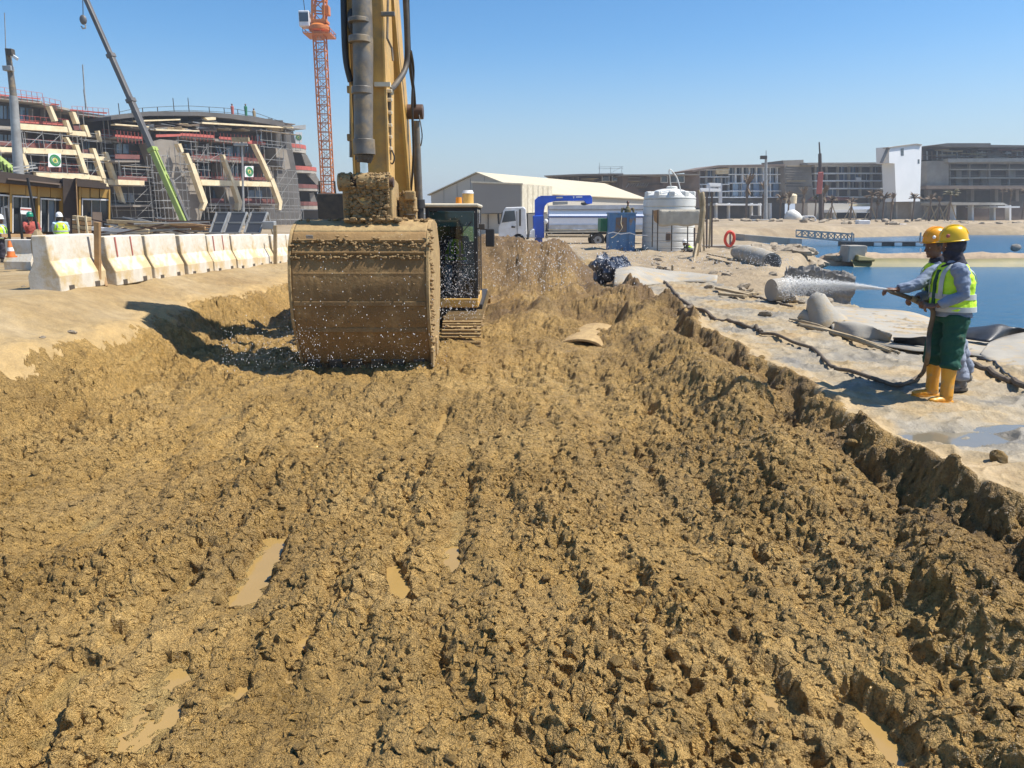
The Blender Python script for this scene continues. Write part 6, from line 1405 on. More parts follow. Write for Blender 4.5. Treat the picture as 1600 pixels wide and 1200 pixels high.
MB().prism([P(1340, 398, 43.4), P(1368, 404, 43.2), P(1368, 409, 43.2), P(1340, 408, 43.2)], (0, 1.4, 0)).build('folded_end', M['olive'], bm_, bevel=.08)
tag(MB().box(P(1332, 396, 44.2), (1.05, 1.0, .95), Matrix.Rotation(R(6), 3, 'Z')).build('concrete_cube', M['concrete'], bevel=.04), 'weathered concrete cube at the left end of the berm', 'concrete block')
tag(MB().box(P(1343, 394, 45.4), (.6, 1.0, .75), Matrix.Rotation(R(-12), 3, 'Z')).build('concrete_cube', M['concrete'], bevel=.04), 'smaller concrete block tucked behind the weathered cube', 'concrete block')
tag(MB().beam(P(1438, 396, 45), P(1439, 388, 45), .07, .07).build('peg', M['white']), 'small white peg standing on the berm', 'peg')
tag(MB().ell(P(1587, 387, 60), (.42, .3, .3), n=10, m=7, jit=.08).build('boulder', M['greyrock'], smooth=True), 'single grey boulder in the water above the berm at right', 'boulder')
# rocky heads of the berm root
for i in range(55):
    u = random.uniform(1185, 1335); v = random.uniform(396, 412); p = G(u, v, -.35); 
    if p.y > 60: continue
    z = gzf(p.x, p.y); stone(p.x, p.y, z, random.uniform(.22, .55), 'pale sandy boulder in the bank leading to the berm', 'boulders at the root of the berm')
for i in range(150):
    u = random.uniform(945, 1330); v = random.uniform(385, 432); p = G(u, v, 0)
    if p.x > shoreX(p.y)-.3 or p.x < 3.4: continue
    z = gzf(p.x, p.y); stone(p.x, p.y, z, random.choice((.06, .09, .13, .2)), 'stone among the rubble between mud heap and shore', 'stones in the rubble strip')
ct = thing('grey_cover_roll', 'long grey rolled sheet with an open dark end lying in the rubble strip', 'roll', G(1165, 398, .2))
a, b_ = G(1150, 394, .25), G(1206, 410, .25); MB().tube([a, a.lerp(b_, .3), a.lerp(b_, .7), b_], [.25, .42, .42, .34], 14).build('roll', M['linergrey'], ct, smooth=True)
MB().cyl(b_+(b_-a).normalized()*.003, b_+(b_-a).normalized()*.03, .27, .27, 14).build('opening', M['interior'], ct)
for i, (u0, v0, u1, v1) in enumerate(((1106, 398, 1150, 404), (1105, 402, 1142, 409), (1128, 448, 1180, 456), (1125, 452, 1165, 460), (1120, 446, 1172, 458))):
    a, b_ = G(u0, v0, .15), G(u1, v1, .12); a.z = gzf(a.x, a.y)+.08; b_.z = gzf(b_.x, b_.y)+.08
    tag(MB().beam(a, b_, .12, .06).build('plank', M['oldwood'], bevel=.006), ['upper plank in the rubble left of the grey roll', 'lower plank in the rubble left of the grey roll', 'longest of three grey timbers beside the pile of stones on the sheet', 'middle grey timber on the sheet', 'crooked timber of the three on the sheet'][i], 'plank')
for i, (u, v, s, l) in enumerate(((1162, 448, .16, 'upper stone of the pile on the sheet'), (1160, 456, .15, 'lower stone of the pile on the sheet'), (1172, 453, .10, 'small stone at the right of the pile on the sheet'), (1108, 447, .12, 'flat tan stone left of the timbers'), (1196, 487, .11, 'dark flat stone lying alone on the sheet'), (1238, 466, .20, 'grey-brown stone before the rubble block'), (1290, 470, .17, 'tan stone beside the grey fabric hump'), (1253, 470, .09, 'small pale stone by the rubble block'))):
    p = G(u, v, .05); stone(p.x, p.y, gzf(p.x, p.y)+s*.35, s, l)
pg = thing('wooden_peg', 'small wooden peg at the top edge of the sheet', 'peg', G(1050, 428, 0)); p = Vector(pg.location); p.z = gzf(p.x, p.y)
MB().beam(p-Vector((0, 0, .1)), p+Vector((0, 0, .28)), .06, .05).build('stake', M['oldwood'], pg)
# concrete pipe and rubble block by the water
cpp = thing('concrete_pipe', 'pale concrete pipe section lying against the rubble block by the water', 'concrete pipe', G(1222, 474, 0))
a = G(1213, 472, 0); a.z = .27; ax = Vector((.95, .28, 0)).normalized(); sd = Vector((0, 0, 1)); 
MB().tube([a-ax*.16, a+ax*.22], [.24, .27], 28).build('pipe_wall', M['concrete'], cpp, smooth=True)
MB().tube([a+ax*.19, a+ax*.25, a+ax*.27], [.30, .31, .30], 28).build('collar', M['darkconc'], cpp, smooth=True)
rb = thing('rubble_block', 'rough grey broken concrete mass behind the pipe at the water edge', 'rubble block', G(1285, 480, 0))
bmv = bmesh.new(); bmesh.ops.create_cube(bmv, size=1); bmesh.ops.subdivide_edges(bmv, edges=bmv.edges[:], cuts=22, use_grid_fill=True)
c0 = P(1284, 452, 17.6); q0 = [v.co.copy() for v in bmv.verts]
X_ = np.array([(p.x, p.y, p.z) for p in q0]); nn = fbm(X_[:, 0]*6+3*X_[:, 1], X_[:, 2]*6+X_[:, 1]*2, 5, 4)
for v, p, k in zip(bmv.verts, q0, nn):
    cr_ = 1-.35*max(0, p.x)*max(0, p.z+.2)
    v.co = Vector((p.x*1.45*(1+.05*k), p.y*.9*(1+.1*k), (p.z*1.0+.02)*cr_*(1+.10*k)+(.10*k if p.z > .4 else 0)))
me = bpy.data.meshes.new('mass'); bmv.to_mesh(me); bmv.free(); me.materials.append(M['greyrock']); o = bpy.data.objects.new('mass', me); C.objects.link(o); o.parent = rb; o.location = c0-Vector(rb.location)+Vector((0, .3, -.12)); o.rotation_euler = (0, R(5), R(-12))
# grey fabric hump, liner skirt and black liner folds near the water
hp_ = thing('fabric_hump', 'grey fabric-covered hump standing up from the sheet', 'fabric', G(1280, 508, 0))
p = G(1276, 505, 0); MB().tube([p+Vector((-.06, .1, .52)), p+Vector((-.02, .08, .46)), p+Vector((.02, .05, .30)), p+Vector((.08, 0, .12)), p+Vector((.16, -.05, -.06))], [.05, .15, .21, .27, .38], 16).build('hump', M['linergrey'], hp_, smooth=True)
MB().tube([p+Vector((-.26, .1, .16)), p+Vector((-.1, .05, .05)), p+Vector((.0, 0, -.05))], [.10, .14, .2], 10).build('fold', M['linergrey'], hp_, smooth=True)
def drape(name, label, pts_top, pts_bot, mt, seg=24, bulge=.06, cat='liner'):
    """cloth strip between two 3D polylines, bulging and wrinkled"""
    T_ = catmull(pts_top, 8); B_ = catmull(pts_bot, 8); n = min(len(T_), len(B_)); m = MB(); J = 8
    for i in range(n):
        for j in range(J+1):
            f = j/J; p = T_[i].lerp(B_[i], f); k = bulge*math.sin(math.pi*f)*(1+.25*math.sin(i*.23+1))+.006*math.sin(i*.5+j*.9)
            m.v.append(tuple(p+Vector((0, -k*.5, k))))
    for i in range(n-1):
        for j in range(J): a = i*(J+1)+j; m.f.append((a, a+J+1, a+J+2, a+1))
    o = m.build(name, M[mt], None, smooth=True); sd = o.modifiers.new('t', 'SOLIDIFY'); sd.thickness = .012
    return tag(o, label, cat)
drape('liner_skirt', 'smooth grey liner sloping from the sheet down to the lagoon behind the workers', [P(1292, 478, 15.4), P(1340, 480, 15.6), P(1420, 487, 15.5), P(1480, 505, 14.5), P(1560, 528, 13), P(1640, 538, 12)], [G(1300, 515, .02), G(1360, 535, .02), G(1410, 545, .02), G(1470, 550, .02), G(1560, 560, .02), G(1650, 580, .02)], 'linergrey', bulge=.03)
drape('liner_pillow', 'long low swelling of grey liner beside the fabric hump', [G(1300, 505, .16), G(1330, 502, .22), G(1365, 512, .2), G(1390, 528, .1)], [G(1302, 520, .02), G(1335, 530, .02), G(1370, 532, .02), G(1390, 535, .02)], 'linergrey', bulge=.08)
drape('black_liner', 'black liner underside folded up at the right behind the workers', [G(1496, 516, .10), G(1530, 511, .17), G(1562, 508, .22), G(1585, 512, .18), G(1610, 516, .15)], [G(1494, 528, .02), G(1520, 531, .02), G(1546, 535, .02), G(1575, 524, .06), G(1610, 519, .12)], 'linerblack', bulge=.02)
drape('liner_flap', 'smooth grey liner lying in front of the black fold at the right edge', [G(1546, 536, .05), G(1575, 525, .09), G(1610, 520, .14), G(1660, 520, .14)], [G(1530, 556, .0), G(1560, 572, -.01), G(1610, 585, -.02), G(1660, 600, -.02)], 'linergrey', bulge=.02)
drape('black_liner', 'black liner edge running to the knees of the workers', [G(1395, 528, .12), G(1420, 527, .14), G(1445, 526, .16), G(1460, 526, .16)], [G(1395, 535, .02), G(1420, 538, .02), G(1445, 541, .02), G(1460, 542, .02)], 'linerblack', bulge=.03)
def cable(name, label, pts, r, mt, cat, lift=.02):
    pp = []
    for q_ in pts:
        p = G(q_[0], q_[1], .02); z = gzf(p.x, p.y) if len(q_) < 3 else q_[2]; pp.append(Vector((p.x, p.y, z+lift)))
    c_ = catmull(pp, 7); c_ = [Vector((p.x, p.y, max(p.z, gzf(p.x, p.y)+lift) if i < len(c_)-6 else p.z)) for i, p in enumerate(c_)]
    return tag(MB().tube(c_, r, 8).build(name, M[mt], smooth=True), label, cat)
cable('edge_cord', 'thin black cord edge along the grey liner left of the workers', [(1290, 490), (1300, 500), (1322, 503), (1345, 505), (1360, 512), (1375, 525), (1398, 536)], .022, 'linerblack', 'cord', .03)
pk = thing('timber_strip', 'pair of long thin timber strips lying on the sheet left of the workers', 'timber', G(1330, 525, .04))
for (a0, a1, w2) in (((1248, 504), (1392, 546), .07), ((1250, 508), (1406, 548), .06), ((1234, 496), (1310, 520), .04)):
    a, b_ = G(*a0, .05), G(*a1, .05); n = 6
    for i in range(1):
        a.z = gzf(a.x, a.y)+.03; b_.z = gzf(b_.x, b_.y)+.03; MB().tube([a, a.lerp(b_, .3)+Vector((0, .03, .02)), a.lerp(b_, .6)+Vector((0, -.02, .03)), b_], [w2*.4, w2*.6, w2*.6, w2*.3], 6).build('strip', M['oldwood'], pk)
# dark plastic heap and liner fold at the mud edge
bt = thing('plastic_heap', 'crumpled dark blue plastic heap at the far end of the sheet', 'plastic heap', G(955, 436, 0))
c = G(955, 438, 0); m = MB()
for i in range(14): m.ell(c+Vector((random.uniform(-.35, .45), random.uniform(-.2, .6), random.uniform(0, .55))), (random.uniform(.12, .3), .2, random.uniform(.15, .35)), n=9, m=7, jit=.28)
m.build('sheet', M['blacktarp'], bt)
drape('pale_liner_edge', 'pale wrinkled end of the sheet beside the plastic heap', [G(962, 420, .35), G(985, 415, .42), G(1010, 418, .3), G(1060, 424, .12), G(1120, 432, .05)], [G(958, 448, .0), G(985, 450, .0), G(1015, 445, .0), G(1060, 440, .0), G(1120, 442, .0)], 'linergrey', bulge=.10)
# ------------------------------------------------------------------ people
def evalmesh(o):
    dg = bpy.context.evaluated_depsgraph_get(); return bpy.data.meshes.new_from_object(o.evaluated_get(dg))
def fuse(m, name, mt, parent, vox, smooth=4, wrinkle=0, wscale=6):
    """join overlapping shapes of one body or garment into one continuous surface"""
    me = bpy.data.meshes.new('t'); me.from_pydata(m.v, [], m.f); me.update()
    o = bpy.data.objects.new('t', me); C.objects.link(o)
    r = o.modifiers.new('r', 'REMESH'); r.mode = 'VOXEL'; r.voxel_size = vox
    s = o.modifiers.new('s', 'SMOOTH'); s.factor = .5; s.iterations = smooth
    bpy.context.view_layer.update()
    me2 = evalmesh(o); bpy.data.objects.remove(o)
    if wrinkle:
        n = len(me2.vertices); co = np.empty(n*3, np.float32); me2.vertices.foreach_get('co', co); co = co.reshape(-1, 3)
        no = np.empty(n*3, np.float32); me2.vertices.foreach_get('normal', no); no = no.reshape(-1, 3)
        q_ = fbm(co[:, 0]*wscale+co[:, 1]*wscale*.8+co[:, 2]*wscale*.5, co[:, 2]*wscale*1.6-co[:, 0]*wscale*.8, 9, 3)
        co = co+no*(wrinkle*q_)[:, None]; me2.vertices.foreach_set('co', co.astype(np.float32).ravel())
    off = Vector(parent.location)
    me2.transform(Matrix.Translation(-off)); me2.name = name; me2.materials.clear(); me2.materials.append(mt)
    me2.polygons.foreach_set('use_smooth', [True]*len(me2.polygons))
    o2 = bpy.data.objects.new(name, me2); C.objects.link(o2); o2.parent = parent; return o2
def hand(m, wrist, fwd, nrm, curl=1.0, L=.095):
    """palm, four bent fingers of different length and a thumb from the side near the palm base"""
    fwd = fwd.normalized(); nrm = (nrm-fwd*nrm.dot(fwd)).normalized(); sd = fwd.cross(nrm)
    rot = Matrix((sd, fwd, nrm)).transposed()
    m.ell(wrist+fwd*L*.5, (.042, L*.58, .018), rot, 12, 8)
    for i, (off, ln) in enumerate(((-.030, .072), (-.010, .082), (.011, .077), (.030, .060))):
        p = wrist+fwd*L*.92+sd*off; pts = [p-fwd*.02, p]; a = .25*curl
        for seg in (.45, .32, .23):
            a += .75*curl; p = p+(fwd*math.cos(a)+nrm*math.sin(a))*ln*seg*1.1; pts.append(p)
        m.tube(pts, [.0105, .0105, .0095, .0088, .0075], 7)
    p = wrist+fwd*L*.28-sd*.034; q_ = p-sd*.022+fwd*.022+nrm*.012; r_ = q_+fwd*.022+nrm*.022*curl-sd*.002; t_ = r_+fwd*.014+nrm*.016*curl+sd*.010
    m.tube([p+sd*.01, p, q_, r_, t_], [.014, .0145, .0125, .0115, .0095], 7)
def head(m, c, f, up, k=1.0):
    """skull, jaw, brow, nose, lips, ears, in one surface; f = facing direction"""
    f = f.normalized(); up = (up-f*up.dot(f)).normalized(); s = up.cross(f); rot = Matrix((f, s, up)).transposed()
    m.ell(c+up*.02*k, (.098*k, .076*k, .098*k), rot, 18, 14); m.ell(c+f*.028*k-up*.055*k, (.062*k, .056*k, .060*k), rot, 14, 10)
    m.ell(c+f*.085*k+up*.016*k, (.012*k, .045*k, .010*k), rot, 10, 6)
    m.tube([c+f*.088*k+up*.012*k, c+f*.105*k-up*.012*k, c+f*.114*k-up*.026*k, c+f*.09*k-up*.034*k], [.008*k, .011*k, .015*k, .010*k], 8)
    for z in (-.050, -.060): m.ell(c+f*.086*k+up*z*k, (.009*k, .024*k, .006*k), rot, 10, 6)
    m.ell(c+f*.072*k-up*.092*k, (.02*k, .022*k, .016*k), rot, 10, 6)
    for g in (-1, 1): m.ell(c-f*.004*k+s*g*.080*k-up*.008*k, (.018*k, .010*k, .030*k), rot, 8, 6)
    return s, up, rot
def helmet(par, c, f, up, mt, k=1.0, badge=None):
    f = f.normalized(); up = (up-f*up.dot(f)).normalized(); s = up.cross(f); rot = Matrix((f, s, up)).transposed()
    m = MB(); n = 28; rows = []
    prof_ = [(1.30, -.00), (1.30, .006), (1.02, .012), (1.0, .035), (.96, .07), (.82, .115), (.55, .145), (.25, .157), (.02, .160)]
    for r_, z in prof_:
        for i in range(n):
            t = 2*math.pi*i/n; fr = 1.0+(.22 if math.cos(t) > .5 else 0)*(1 if r_ > 1.1 else 0); br = r_ if r_ < 1.1 else (1.08+.16*max(0, math.cos(t)))
            m.v.append(tuple(c+rot @ Vector((.128*br*math.cos(t)*k, .106*br*math.sin(t)*k, z*k))))
    for i in range(len(prof_)-1):
        for j in range(n): j2 = (j+1) % n; m.f.append((i*n+j, i*n+j2, (i+1)*n+j2, (i+1)*n+j))
    h = m.build('helmet', M[mt], par, smooth=True)
    for y in (-.028, 0, .028): 
        pts = [c+rot @ Vector((.127*math.cos(a)*k, y*k, (.03+.132*math.sin(a))*k)) for a in [math.pi*t/12 for t in range(1, 12)]]
        MB().tube(pts, .006*k, 6).build('ridge', M[mt], h, smooth=True)
    if badge:
        MB().ell(c+rot @ Vector((.075*k, .088*k, .06*k)), (.02*k, .008*k, .018*k), rot, 12, 6).build('badge', M[badge], h, smooth=True)
    return h
def lerp(a, b_, t): return a+(b_-a)*t
def ringloft(m, rings, n=28):
    """rings: (centre, rx along a, ry along b, a, b)"""
    for c, rx, ry, a, b_ in rings:
        for i in range(n):
            t = 2*math.pi*i/n; e = .85
            m.v.append(tuple(c+a*rx*math.copysign(abs(math.cos(t))**e, math.cos(t))+b_*ry*math.copysign(abs(math.sin(t))**e, math.sin(t))))
    o = len(m.v)-n*len(rings)
    for i in range(len(rings)-1):
        for j in range(n): j2 = (j+1) % n; m.f.append((o+i*n+j, o+i*n+j2, o+(i+1)*n+j2, o+(i+1)*n+j))
    m.f.append(tuple(o+j for j in range(n-1, -1, -1))); m.f.append(tuple(o+(len(rings)-1)*n+j for j in range(n)))
def person(label, J, F_, cols, vox=.007, headup=Vector((0, 0, 1)), hands=None, boots='boot', bootlen=.30, hood=False, badge=None, legs=True, look=None, hatmt='hat'):
    """J: joints in world space. F_: facing direction of the torso."""
    base_ = (J['anL']+J['anR'])/2 if legs else J['pelvis']; base_ = Vector((base_.x, base_.y, min(J['anL'].z, J['anR'].z)-.09 if legs else base_.z))
    t = thing('person', label, 'person', base_)
    Sd = Vector((0, 0, 1)).cross(F_).normalized()
    up = (J['neck']-J['pelvis']).normalized()
    # body
    m = MB(); pe, ch, ne, hd = J['pelvis'], J['chest'], J['neck'], J['head']
    rot = Matrix((F_, Sd, Vector((0, 0, 1)))).transposed()
    m.ell(pe, (.115, .155, .13), rot); m.ell(lerp(pe, ch, .5), (.11, .14, .17), rot); m.ell(ch, (.12, .165, .17), rot); m.tube([J['shL'], ch+up*.12, J['shR']], [.055, .07, .055], 10)
    m.tube([ne-up*.06, ne, hd-headup*.03], [.062, .055, .052], 10)
    lk = look or F_; head(m, hd, lk, headup)
    for s in 'LR':
        m.tube([J['sh'+s], lerp(J['sh'+s], J['el'+s], .5), J['el'+s], lerp(J['el'+s], J['ha'+s], .4), J['ha'+s]], [.054, .048, .040, .038, .026], 10)
        if legs: m.tube([lerp(pe, J['kn'+s], .05)+(J['kn'+s]-pe).dot(Sd)*Sd*.3, lerp(pe, J['kn'+s], .5), J['kn'+s], lerp(J['kn'+s], J['an'+s], .4), J['an'+s]], [.078, .066, .052, .052, .04], 10)
        if legs: m.tube([J['an'+s]-Vector((0, 0, .045)), J['an'+s]+J['to'+s]*.12-Vector((0, 0, .055))], [.04, .035], 8)
        if hands and s in hands: f_, n_, cu = hands[s]; hand(m, J['ha'+s], f_, n_, cu)
        else: hand(m, J['ha'+s], J['ha'+s]-J['el'+s], -Sd if s == 'L' else Sd, .5)
    fuse(m, 'body', M['skin'], t, vox, 3)
    # eyes
    s_, u_, hr = Vector(), Vector(), None
    lf = lk.normalized(); hu = (headup-lf*headup.dot(lf)).normalized(); hs = hu.cross(lf)
    for g in (-1, 1):
        e = MB().ell(hd+lf*.079+hs*g*.030+hu*.002, (.009, .009, .007), None, 10, 8).build('eye', M['signwhite'], t, smooth=True)
        MB().ell(hd+lf*.086+hs*g*.030+hu*.002, (.0045, .005, .005), None, 8, 6).build('pupil', M['black'], e, smooth=True)
    MB().tube([hd+lf*.070+hs*.03-hu*.043, hd+lf*.096-hu*.043, hd+lf*.070-hs*.03-hu*.043], [.004, .006, .004], 6).build('moustache', M['black'], t)
    if not hood: 
        hm = MB(); hm.ell(hd+hu*.03-lf*.02, (.10, .084, .10), Matrix((lf, hs, hu)).transposed(), 16, 12); hm.build('hair', M['black'], t, smooth=True)
    # shirt
    m = MB()
    ringloft(m, [(lerp(pe, ch, -.22), .165, .200, F_, Sd), (pe, .160, .195, F_, Sd), (lerp(pe, ch, .4), .150, .180, F_, Sd), (ch, .155, .195, F_, Sd), (lerp(ch, ne, .5), .135, .185, F_, Sd), (lerp(ch, ne, .9), .09, .10, F_, Sd), (ne+up*.02, .072, .072, F_, Sd)])
    for s in 'LR':
        a, b_, c_ = J['sh'+s], J['el'+s], J['ha'+s]; mid = lerp(b_, c_, .9)
        m.tube([lerp(ch+up*.12, a, .7), a, lerp(a, b_, .5), b_, lerp(b_, c_, .5), mid], [.075, .078, .072, .062, .055, .044], 12)
    fuse(m, 'shirt', M[cols['shirt']], t, vox*1.3, 3, .011, 9)
    # trousers
    if legs:
        m = MB(); ringloft(m, [(pe-Vector((0, 0, .12)), .13, .185, F_, Sd), (pe, .150, .185, F_, Sd), (pe+up*.12, .145, .18, F_, Sd)], 20)
        for s in 'LR':
            k = J['kn'+s]; an = J['an'+s]; hp2 = pe+Sd*(k-pe).dot(Sd)*.8-Vector((0, 0, .05)); end = lerp(k, an, cols.get('cuff', .95))
            r_ = cols.get('leg', (.115, .105, .095, .088)); m.tube([hp2, lerp(hp2, k, .5), k, end], list(r_), 14)
            m.tube([end+Vector((0, 0, .05)), end, end-Vector((0, 0, .02))], [r_[3], r_[3]*1.03, r_[3]*.8], 14)
        fuse(m, 'trousers', M[cols['trousers']], t, vox*1.4, 3, .018, 5)
        for s in 'LR':
            an = J['an'+s]; to = J['to'+s].normalized(); k = J['kn'+s]; m = MB(); sd2 = Vector((0, 0, 1)).cross(to); rt = Matrix((to, sd2, Vector((0, 0, 1)))).transposed()
            if boots == 'boot':
                ringloft(m, [(an-Vector((0, 0, .02)), .062, .055, to, sd2), (lerp(an, k, .25), .060, .056, to, sd2), (lerp(an, k, .55), .074, .068, to, sd2), (lerp(an, k, .84), .082, .078, to, sd2)], 16)
                m.ell(an-Vector((0, 0, .04))+to*.0, (.075, .05, .055), rt); m.ell(an-Vector((0, 0, .055))+to*.08, (.10, .050, .038), rt); m.ell(an-Vector((0, 0, .055))+to*.15, (.065, .048, .032), rt)
            else:
                m.ell(an-Vector((0, 0, .035)), (.075, .05, .06), rt); m.ell(an-Vector((0, 0, .055))+to*.08, (.11, .052, .042), rt); m.tube([an-Vector((0, 0, .04)), lerp(an, k, .12)], [.052, .056], 12)
            b_ = fuse(m, 'boot' if boots == 'boot' else 'shoe', M['boot' if boots == 'boot' else 'shoe'], t, .007, 3)
            sl2 = MB(); ringloft(sl2, [(an-Vector((0, 0, .095))+to*.065, .155, .054, to, sd2), (an-Vector((0, 0, .070))+to*.065, .152, .052, to, sd2)], 20)
            off = sl2.build('sole', M['boot' if boots == 'boot' else 'blackdusty'], None); off.data.transform(Matrix.Translation(-Vector(t.location))); off.parent = b_
    # vest
    if cols.get('vest'):
        m = MB(); lo = cols.get('vlow', -.10)
        ringloft(m, [(lerp(pe, ch, lo), .198, .228, F_, Sd), (lerp(pe, ch, .2), .190, .222, F_, Sd), (lerp(pe, ch, .6), .182, .212, F_, Sd), (ch, .178, .212, F_, Sd), (lerp(ch, ne, .40), .160, .195, F_, Sd), (lerp(ch, ne, .72), .125, .150, F_, Sd), (lerp(ch, ne, .92), .095, .085, F_, Sd)])
        v = fuse(m, 'vest', M[cols['vest']], t, vox*1.3, 3, .012, 6)
        for f_ in (.08, .52):
            rr = MB(); c_ = lerp(pe, ch, f_); k_ = .203 if f_ < .3 else .194
            ringloft(rr, [(c_-up*.026, k_, k_+.030, F_, Sd), (c_+up*.026, k_-.003, k_+.027, F_, Sd)], 28)
            b_ = rr.build('reflective_band', M['reflect'], t, smooth=True); b_.parent = v
        for g in (-1, 1):
            pts = [lerp(pe, ch, .55)+F_*.178+Sd*g*.10, ch+F_*.170+Sd*g*.10, lerp(ch, ne, .5)+F_*.14+Sd*g*.09, lerp(ch, ne, .80)+F_*.07+Sd*g*.095, lerp(ch, ne, .78)-F_*.02+Sd*g*.10, lerp(ch, ne, .45)-F_*.145+Sd*g*.09, ch-F_*.182+Sd*g*.09]
            q_ = MB(); cc = catmull(pts, 4)
            for i in range(len(cc)-1): q_.beam(cc[i]+(cc[i]-ch).normalized()*.008, cc[i+1]+(cc[i+1]-ch).normalized()*.008, .045, .006, (cc[i]-ch))
            b_ = q_.build('shoulder_tape', M['reflect'], t); b_.parent = v
        q_ = MB(); cc = [lerp(pe, ch, lo)+F_*.203, lerp(pe, ch, .3)+F_*.193, ch+F_*.183, lerp(ch, ne, .6)+F_*.145]
        for i in range(3): q_.beam(cc[i], cc[i+1], .05, .01, F_)
        b_ = q_.build('front_trim', M['greenpants'], t); b_.parent = v
    if hood:
        m = MB(); hr = Matrix((lf, hs, hu)).transposed()
        m.ell(hd+hu*.018-lf*.012, (.104, .096, .112), hr, 18, 14); m.ell(hd-hu*.07+lf*.022, (.078, .078, .075), hr, 14, 10)
        m.tube([hd-hu*.06, ne+up*.02, ne-up*.05], [.082, .088, .125], 14)
        fuse(m, 'hood', M['hoodc'], t, .007, 3, .006, 14)
    elif cols.get('scarf'):
        m = MB(); m.tube([hd-hu*.10-lf*.02, ne+up*.02, ne-up*.05], [.075, .085, .12], 14); fuse(m, 'scarf', M['hoodc'], t, .008, 3, .006, 14)
    if hatmt: helmet(t, hd+hu*.052, (lf+hu*.02), hu, hatmt, 1.0, badge)
    return t
V = Vector
Fx = V((-1, 0, 0)); 
# front worker: stands side-on, facing left
Yw = 7.55
def Wp(u, v, Y): return P(u, v, Y)
gzw = gzf(G(1465, 612, .02).x, Yw-.15)
J1 = dict(pelvis=P(1487, 484, Yw), chest=P(1489, 441, Yw+.0), neck=P(1491, 408, Yw), head=P(1490, 385, Yw),
          shL=P(1500, 421, Yw-.21), elL=P(1507, 461, Yw-.27), haL=P(1463, 478, Yw-.20), shR=P(1484, 420, Yw+.2), elR=P(1476, 458, Yw+.26), haR=P(1452, 470, Yw+.16),
          knL=P(1487, 540, Yw-.13), anL=V((P(1481, 600, Yw-.2).x, Yw-.2, gzw+.09)), toL=V((-1, -.25, 0)), knR=P(1462, 538, Yw+.12), anR=V((P(1458, 592, Yw+.1).x, Yw+.1, gzw+.09)), toR=V((-1, -.05, 0)))
hd1 = V((-1, -.12, -.10)).normalized()
w1 = person('front workman with dark hood, lime vest, green trousers and orange rubber boots', J1, Fx, dict(shirt='shirt', trousers='greenpants', vest='vest', cuff=.42, leg=(.126, .116, .104, .098), vlow=.02), vox=.0065,
            hands={'L': (V((-.85, .30, .0)), V((-.2, .4, -.8)), 1.15), 'R': (V((-.9, -.2, -.1)), V((-.2, -.3, -.9)), 1.1)}, hood=True, badge='red', look=V((-1, .25, -.12)), headup=V((-.02, 0, 1)))
# rear worker: leans forward and holds the nozzle with a stretched arm
Y2 = 8.05
J2 = dict(pelvis=P(1482, 480, Y2), chest=P(1471, 438, Y2), neck=P(1466, 409, Y2), head=P(1461, 386, Y2),
          shL=P(1462, 424, Y2-.17), elL=P(1432, 446, Y2-.25), haL=P(1400, 452.5, Y2-.26), shR=P(1463, 424, Y2+.18), elR=P(1452, 460, Y2+.1), haR=P(1432, 466, Y2-.16),
          knL=P(1492, 535, Y2-.10), anL=V((P(1503, 585, Y2-.12).x, Y2-.12, gzw+.09)), toL=V((-1, -.1, 0)), knR=P(1498, 535, Y2+.15), anR=V((P(1511, 578, Y2+.25).x, Y2+.25, gzw+.09)), toR=V((-1, 0, 0)))
w2 = person('rear workman with amber helmet and grey trousers stretching one arm to hold the hose nozzle', J2, Fx, dict(shirt='shirt', trousers='greytrouser', vest='vest', scarf=True, cuff=.9, leg=(.115, .098, .088, .082), vlow=.02), vox=.0065,
            hands={'L': (V((-1, .05, .06)), V((-.1, .15, -1)), .8), 'R': (V((-.9, -.15, -.05)), V((-.1, -.2, -1)), 1.1)}, boots='shoe', look=V((-1, -.10, -.10)), hatmt='hatorange', badge='white')
# hose in their hands and along the ground
hs_ = thing('fire_hose', 'muddy brown hose held by the workmen and trailing left across the sheet', 'hose', G(1400, 600, .05))
hpts = [P(1393, 456, Y2-.27), P(1412, 462, Y2-.26), P(1432, 470, Y2-.20), P(1452, 479, Yw-.02), P(1458, 490, Yw-.02), P(1452, 522, Yw+.02), P(1449, 560, Yw-.10)]
tail = []
for (u, v) in ((1438, 588), (1405, 601), (1375, 596), (1330, 582), (1300, 570), (1272, 548), (1240, 535), (1212, 526), (1190, 520)):
    p = G(u, v, .03); tail.append(V((p.x, p.y, gzf(p.x, p.y)+.035)))
cc = catmull(hpts+tail, 8); cc = [V((p.x, p.y, max(p.z, gzf(p.x, p.y)+.02))) for p in cc]
MB().tube(cc, .024, 10).build('hose', M['hose'], hs_, smooth=True)
a, b_ = P(1385, 452.5, Y2-.28), P(1395, 457, Y2-.27); MB().tube([a, a.lerp(b_, .5), b_], [.012, .018, .022], 12).build('nozzle', M['steelgrey'], hs_, smooth=True)
c1_, c2_ = P(1424, 466, Y2-.22), P(1440, 474, Y2-.18); MB().tube([c1_, c2_], [.031, .031], 12).build('coupling', M['oldwood'], hs_, smooth=True)
cable('hose', 'far length of muddy hose lying on the sheet from the mud edge', [(1190, 520), (1176, 512), (1150, 506), (1120, 497), (1100, 488), (1075, 483), (1080, 478), (1062, 466), (1050, 452), (1038, 440), (1030, 432), (1045, 428)], .032, 'hose', 'hose', .03)
cable('hose', 'short hose length with pebbles lying in the upper sheet', [(1185, 460), (1175, 463), (1215, 472), (1238, 478)], .026, 'hose', 'hose', .03)
cable('hose', 'thick muddy hose running off to the right behind the boots', [(1515, 568), (1535, 575), (1560, 586), (1580, 597), (1610, 612), (1640, 628)], .036, 'hose', 'hose', .04)
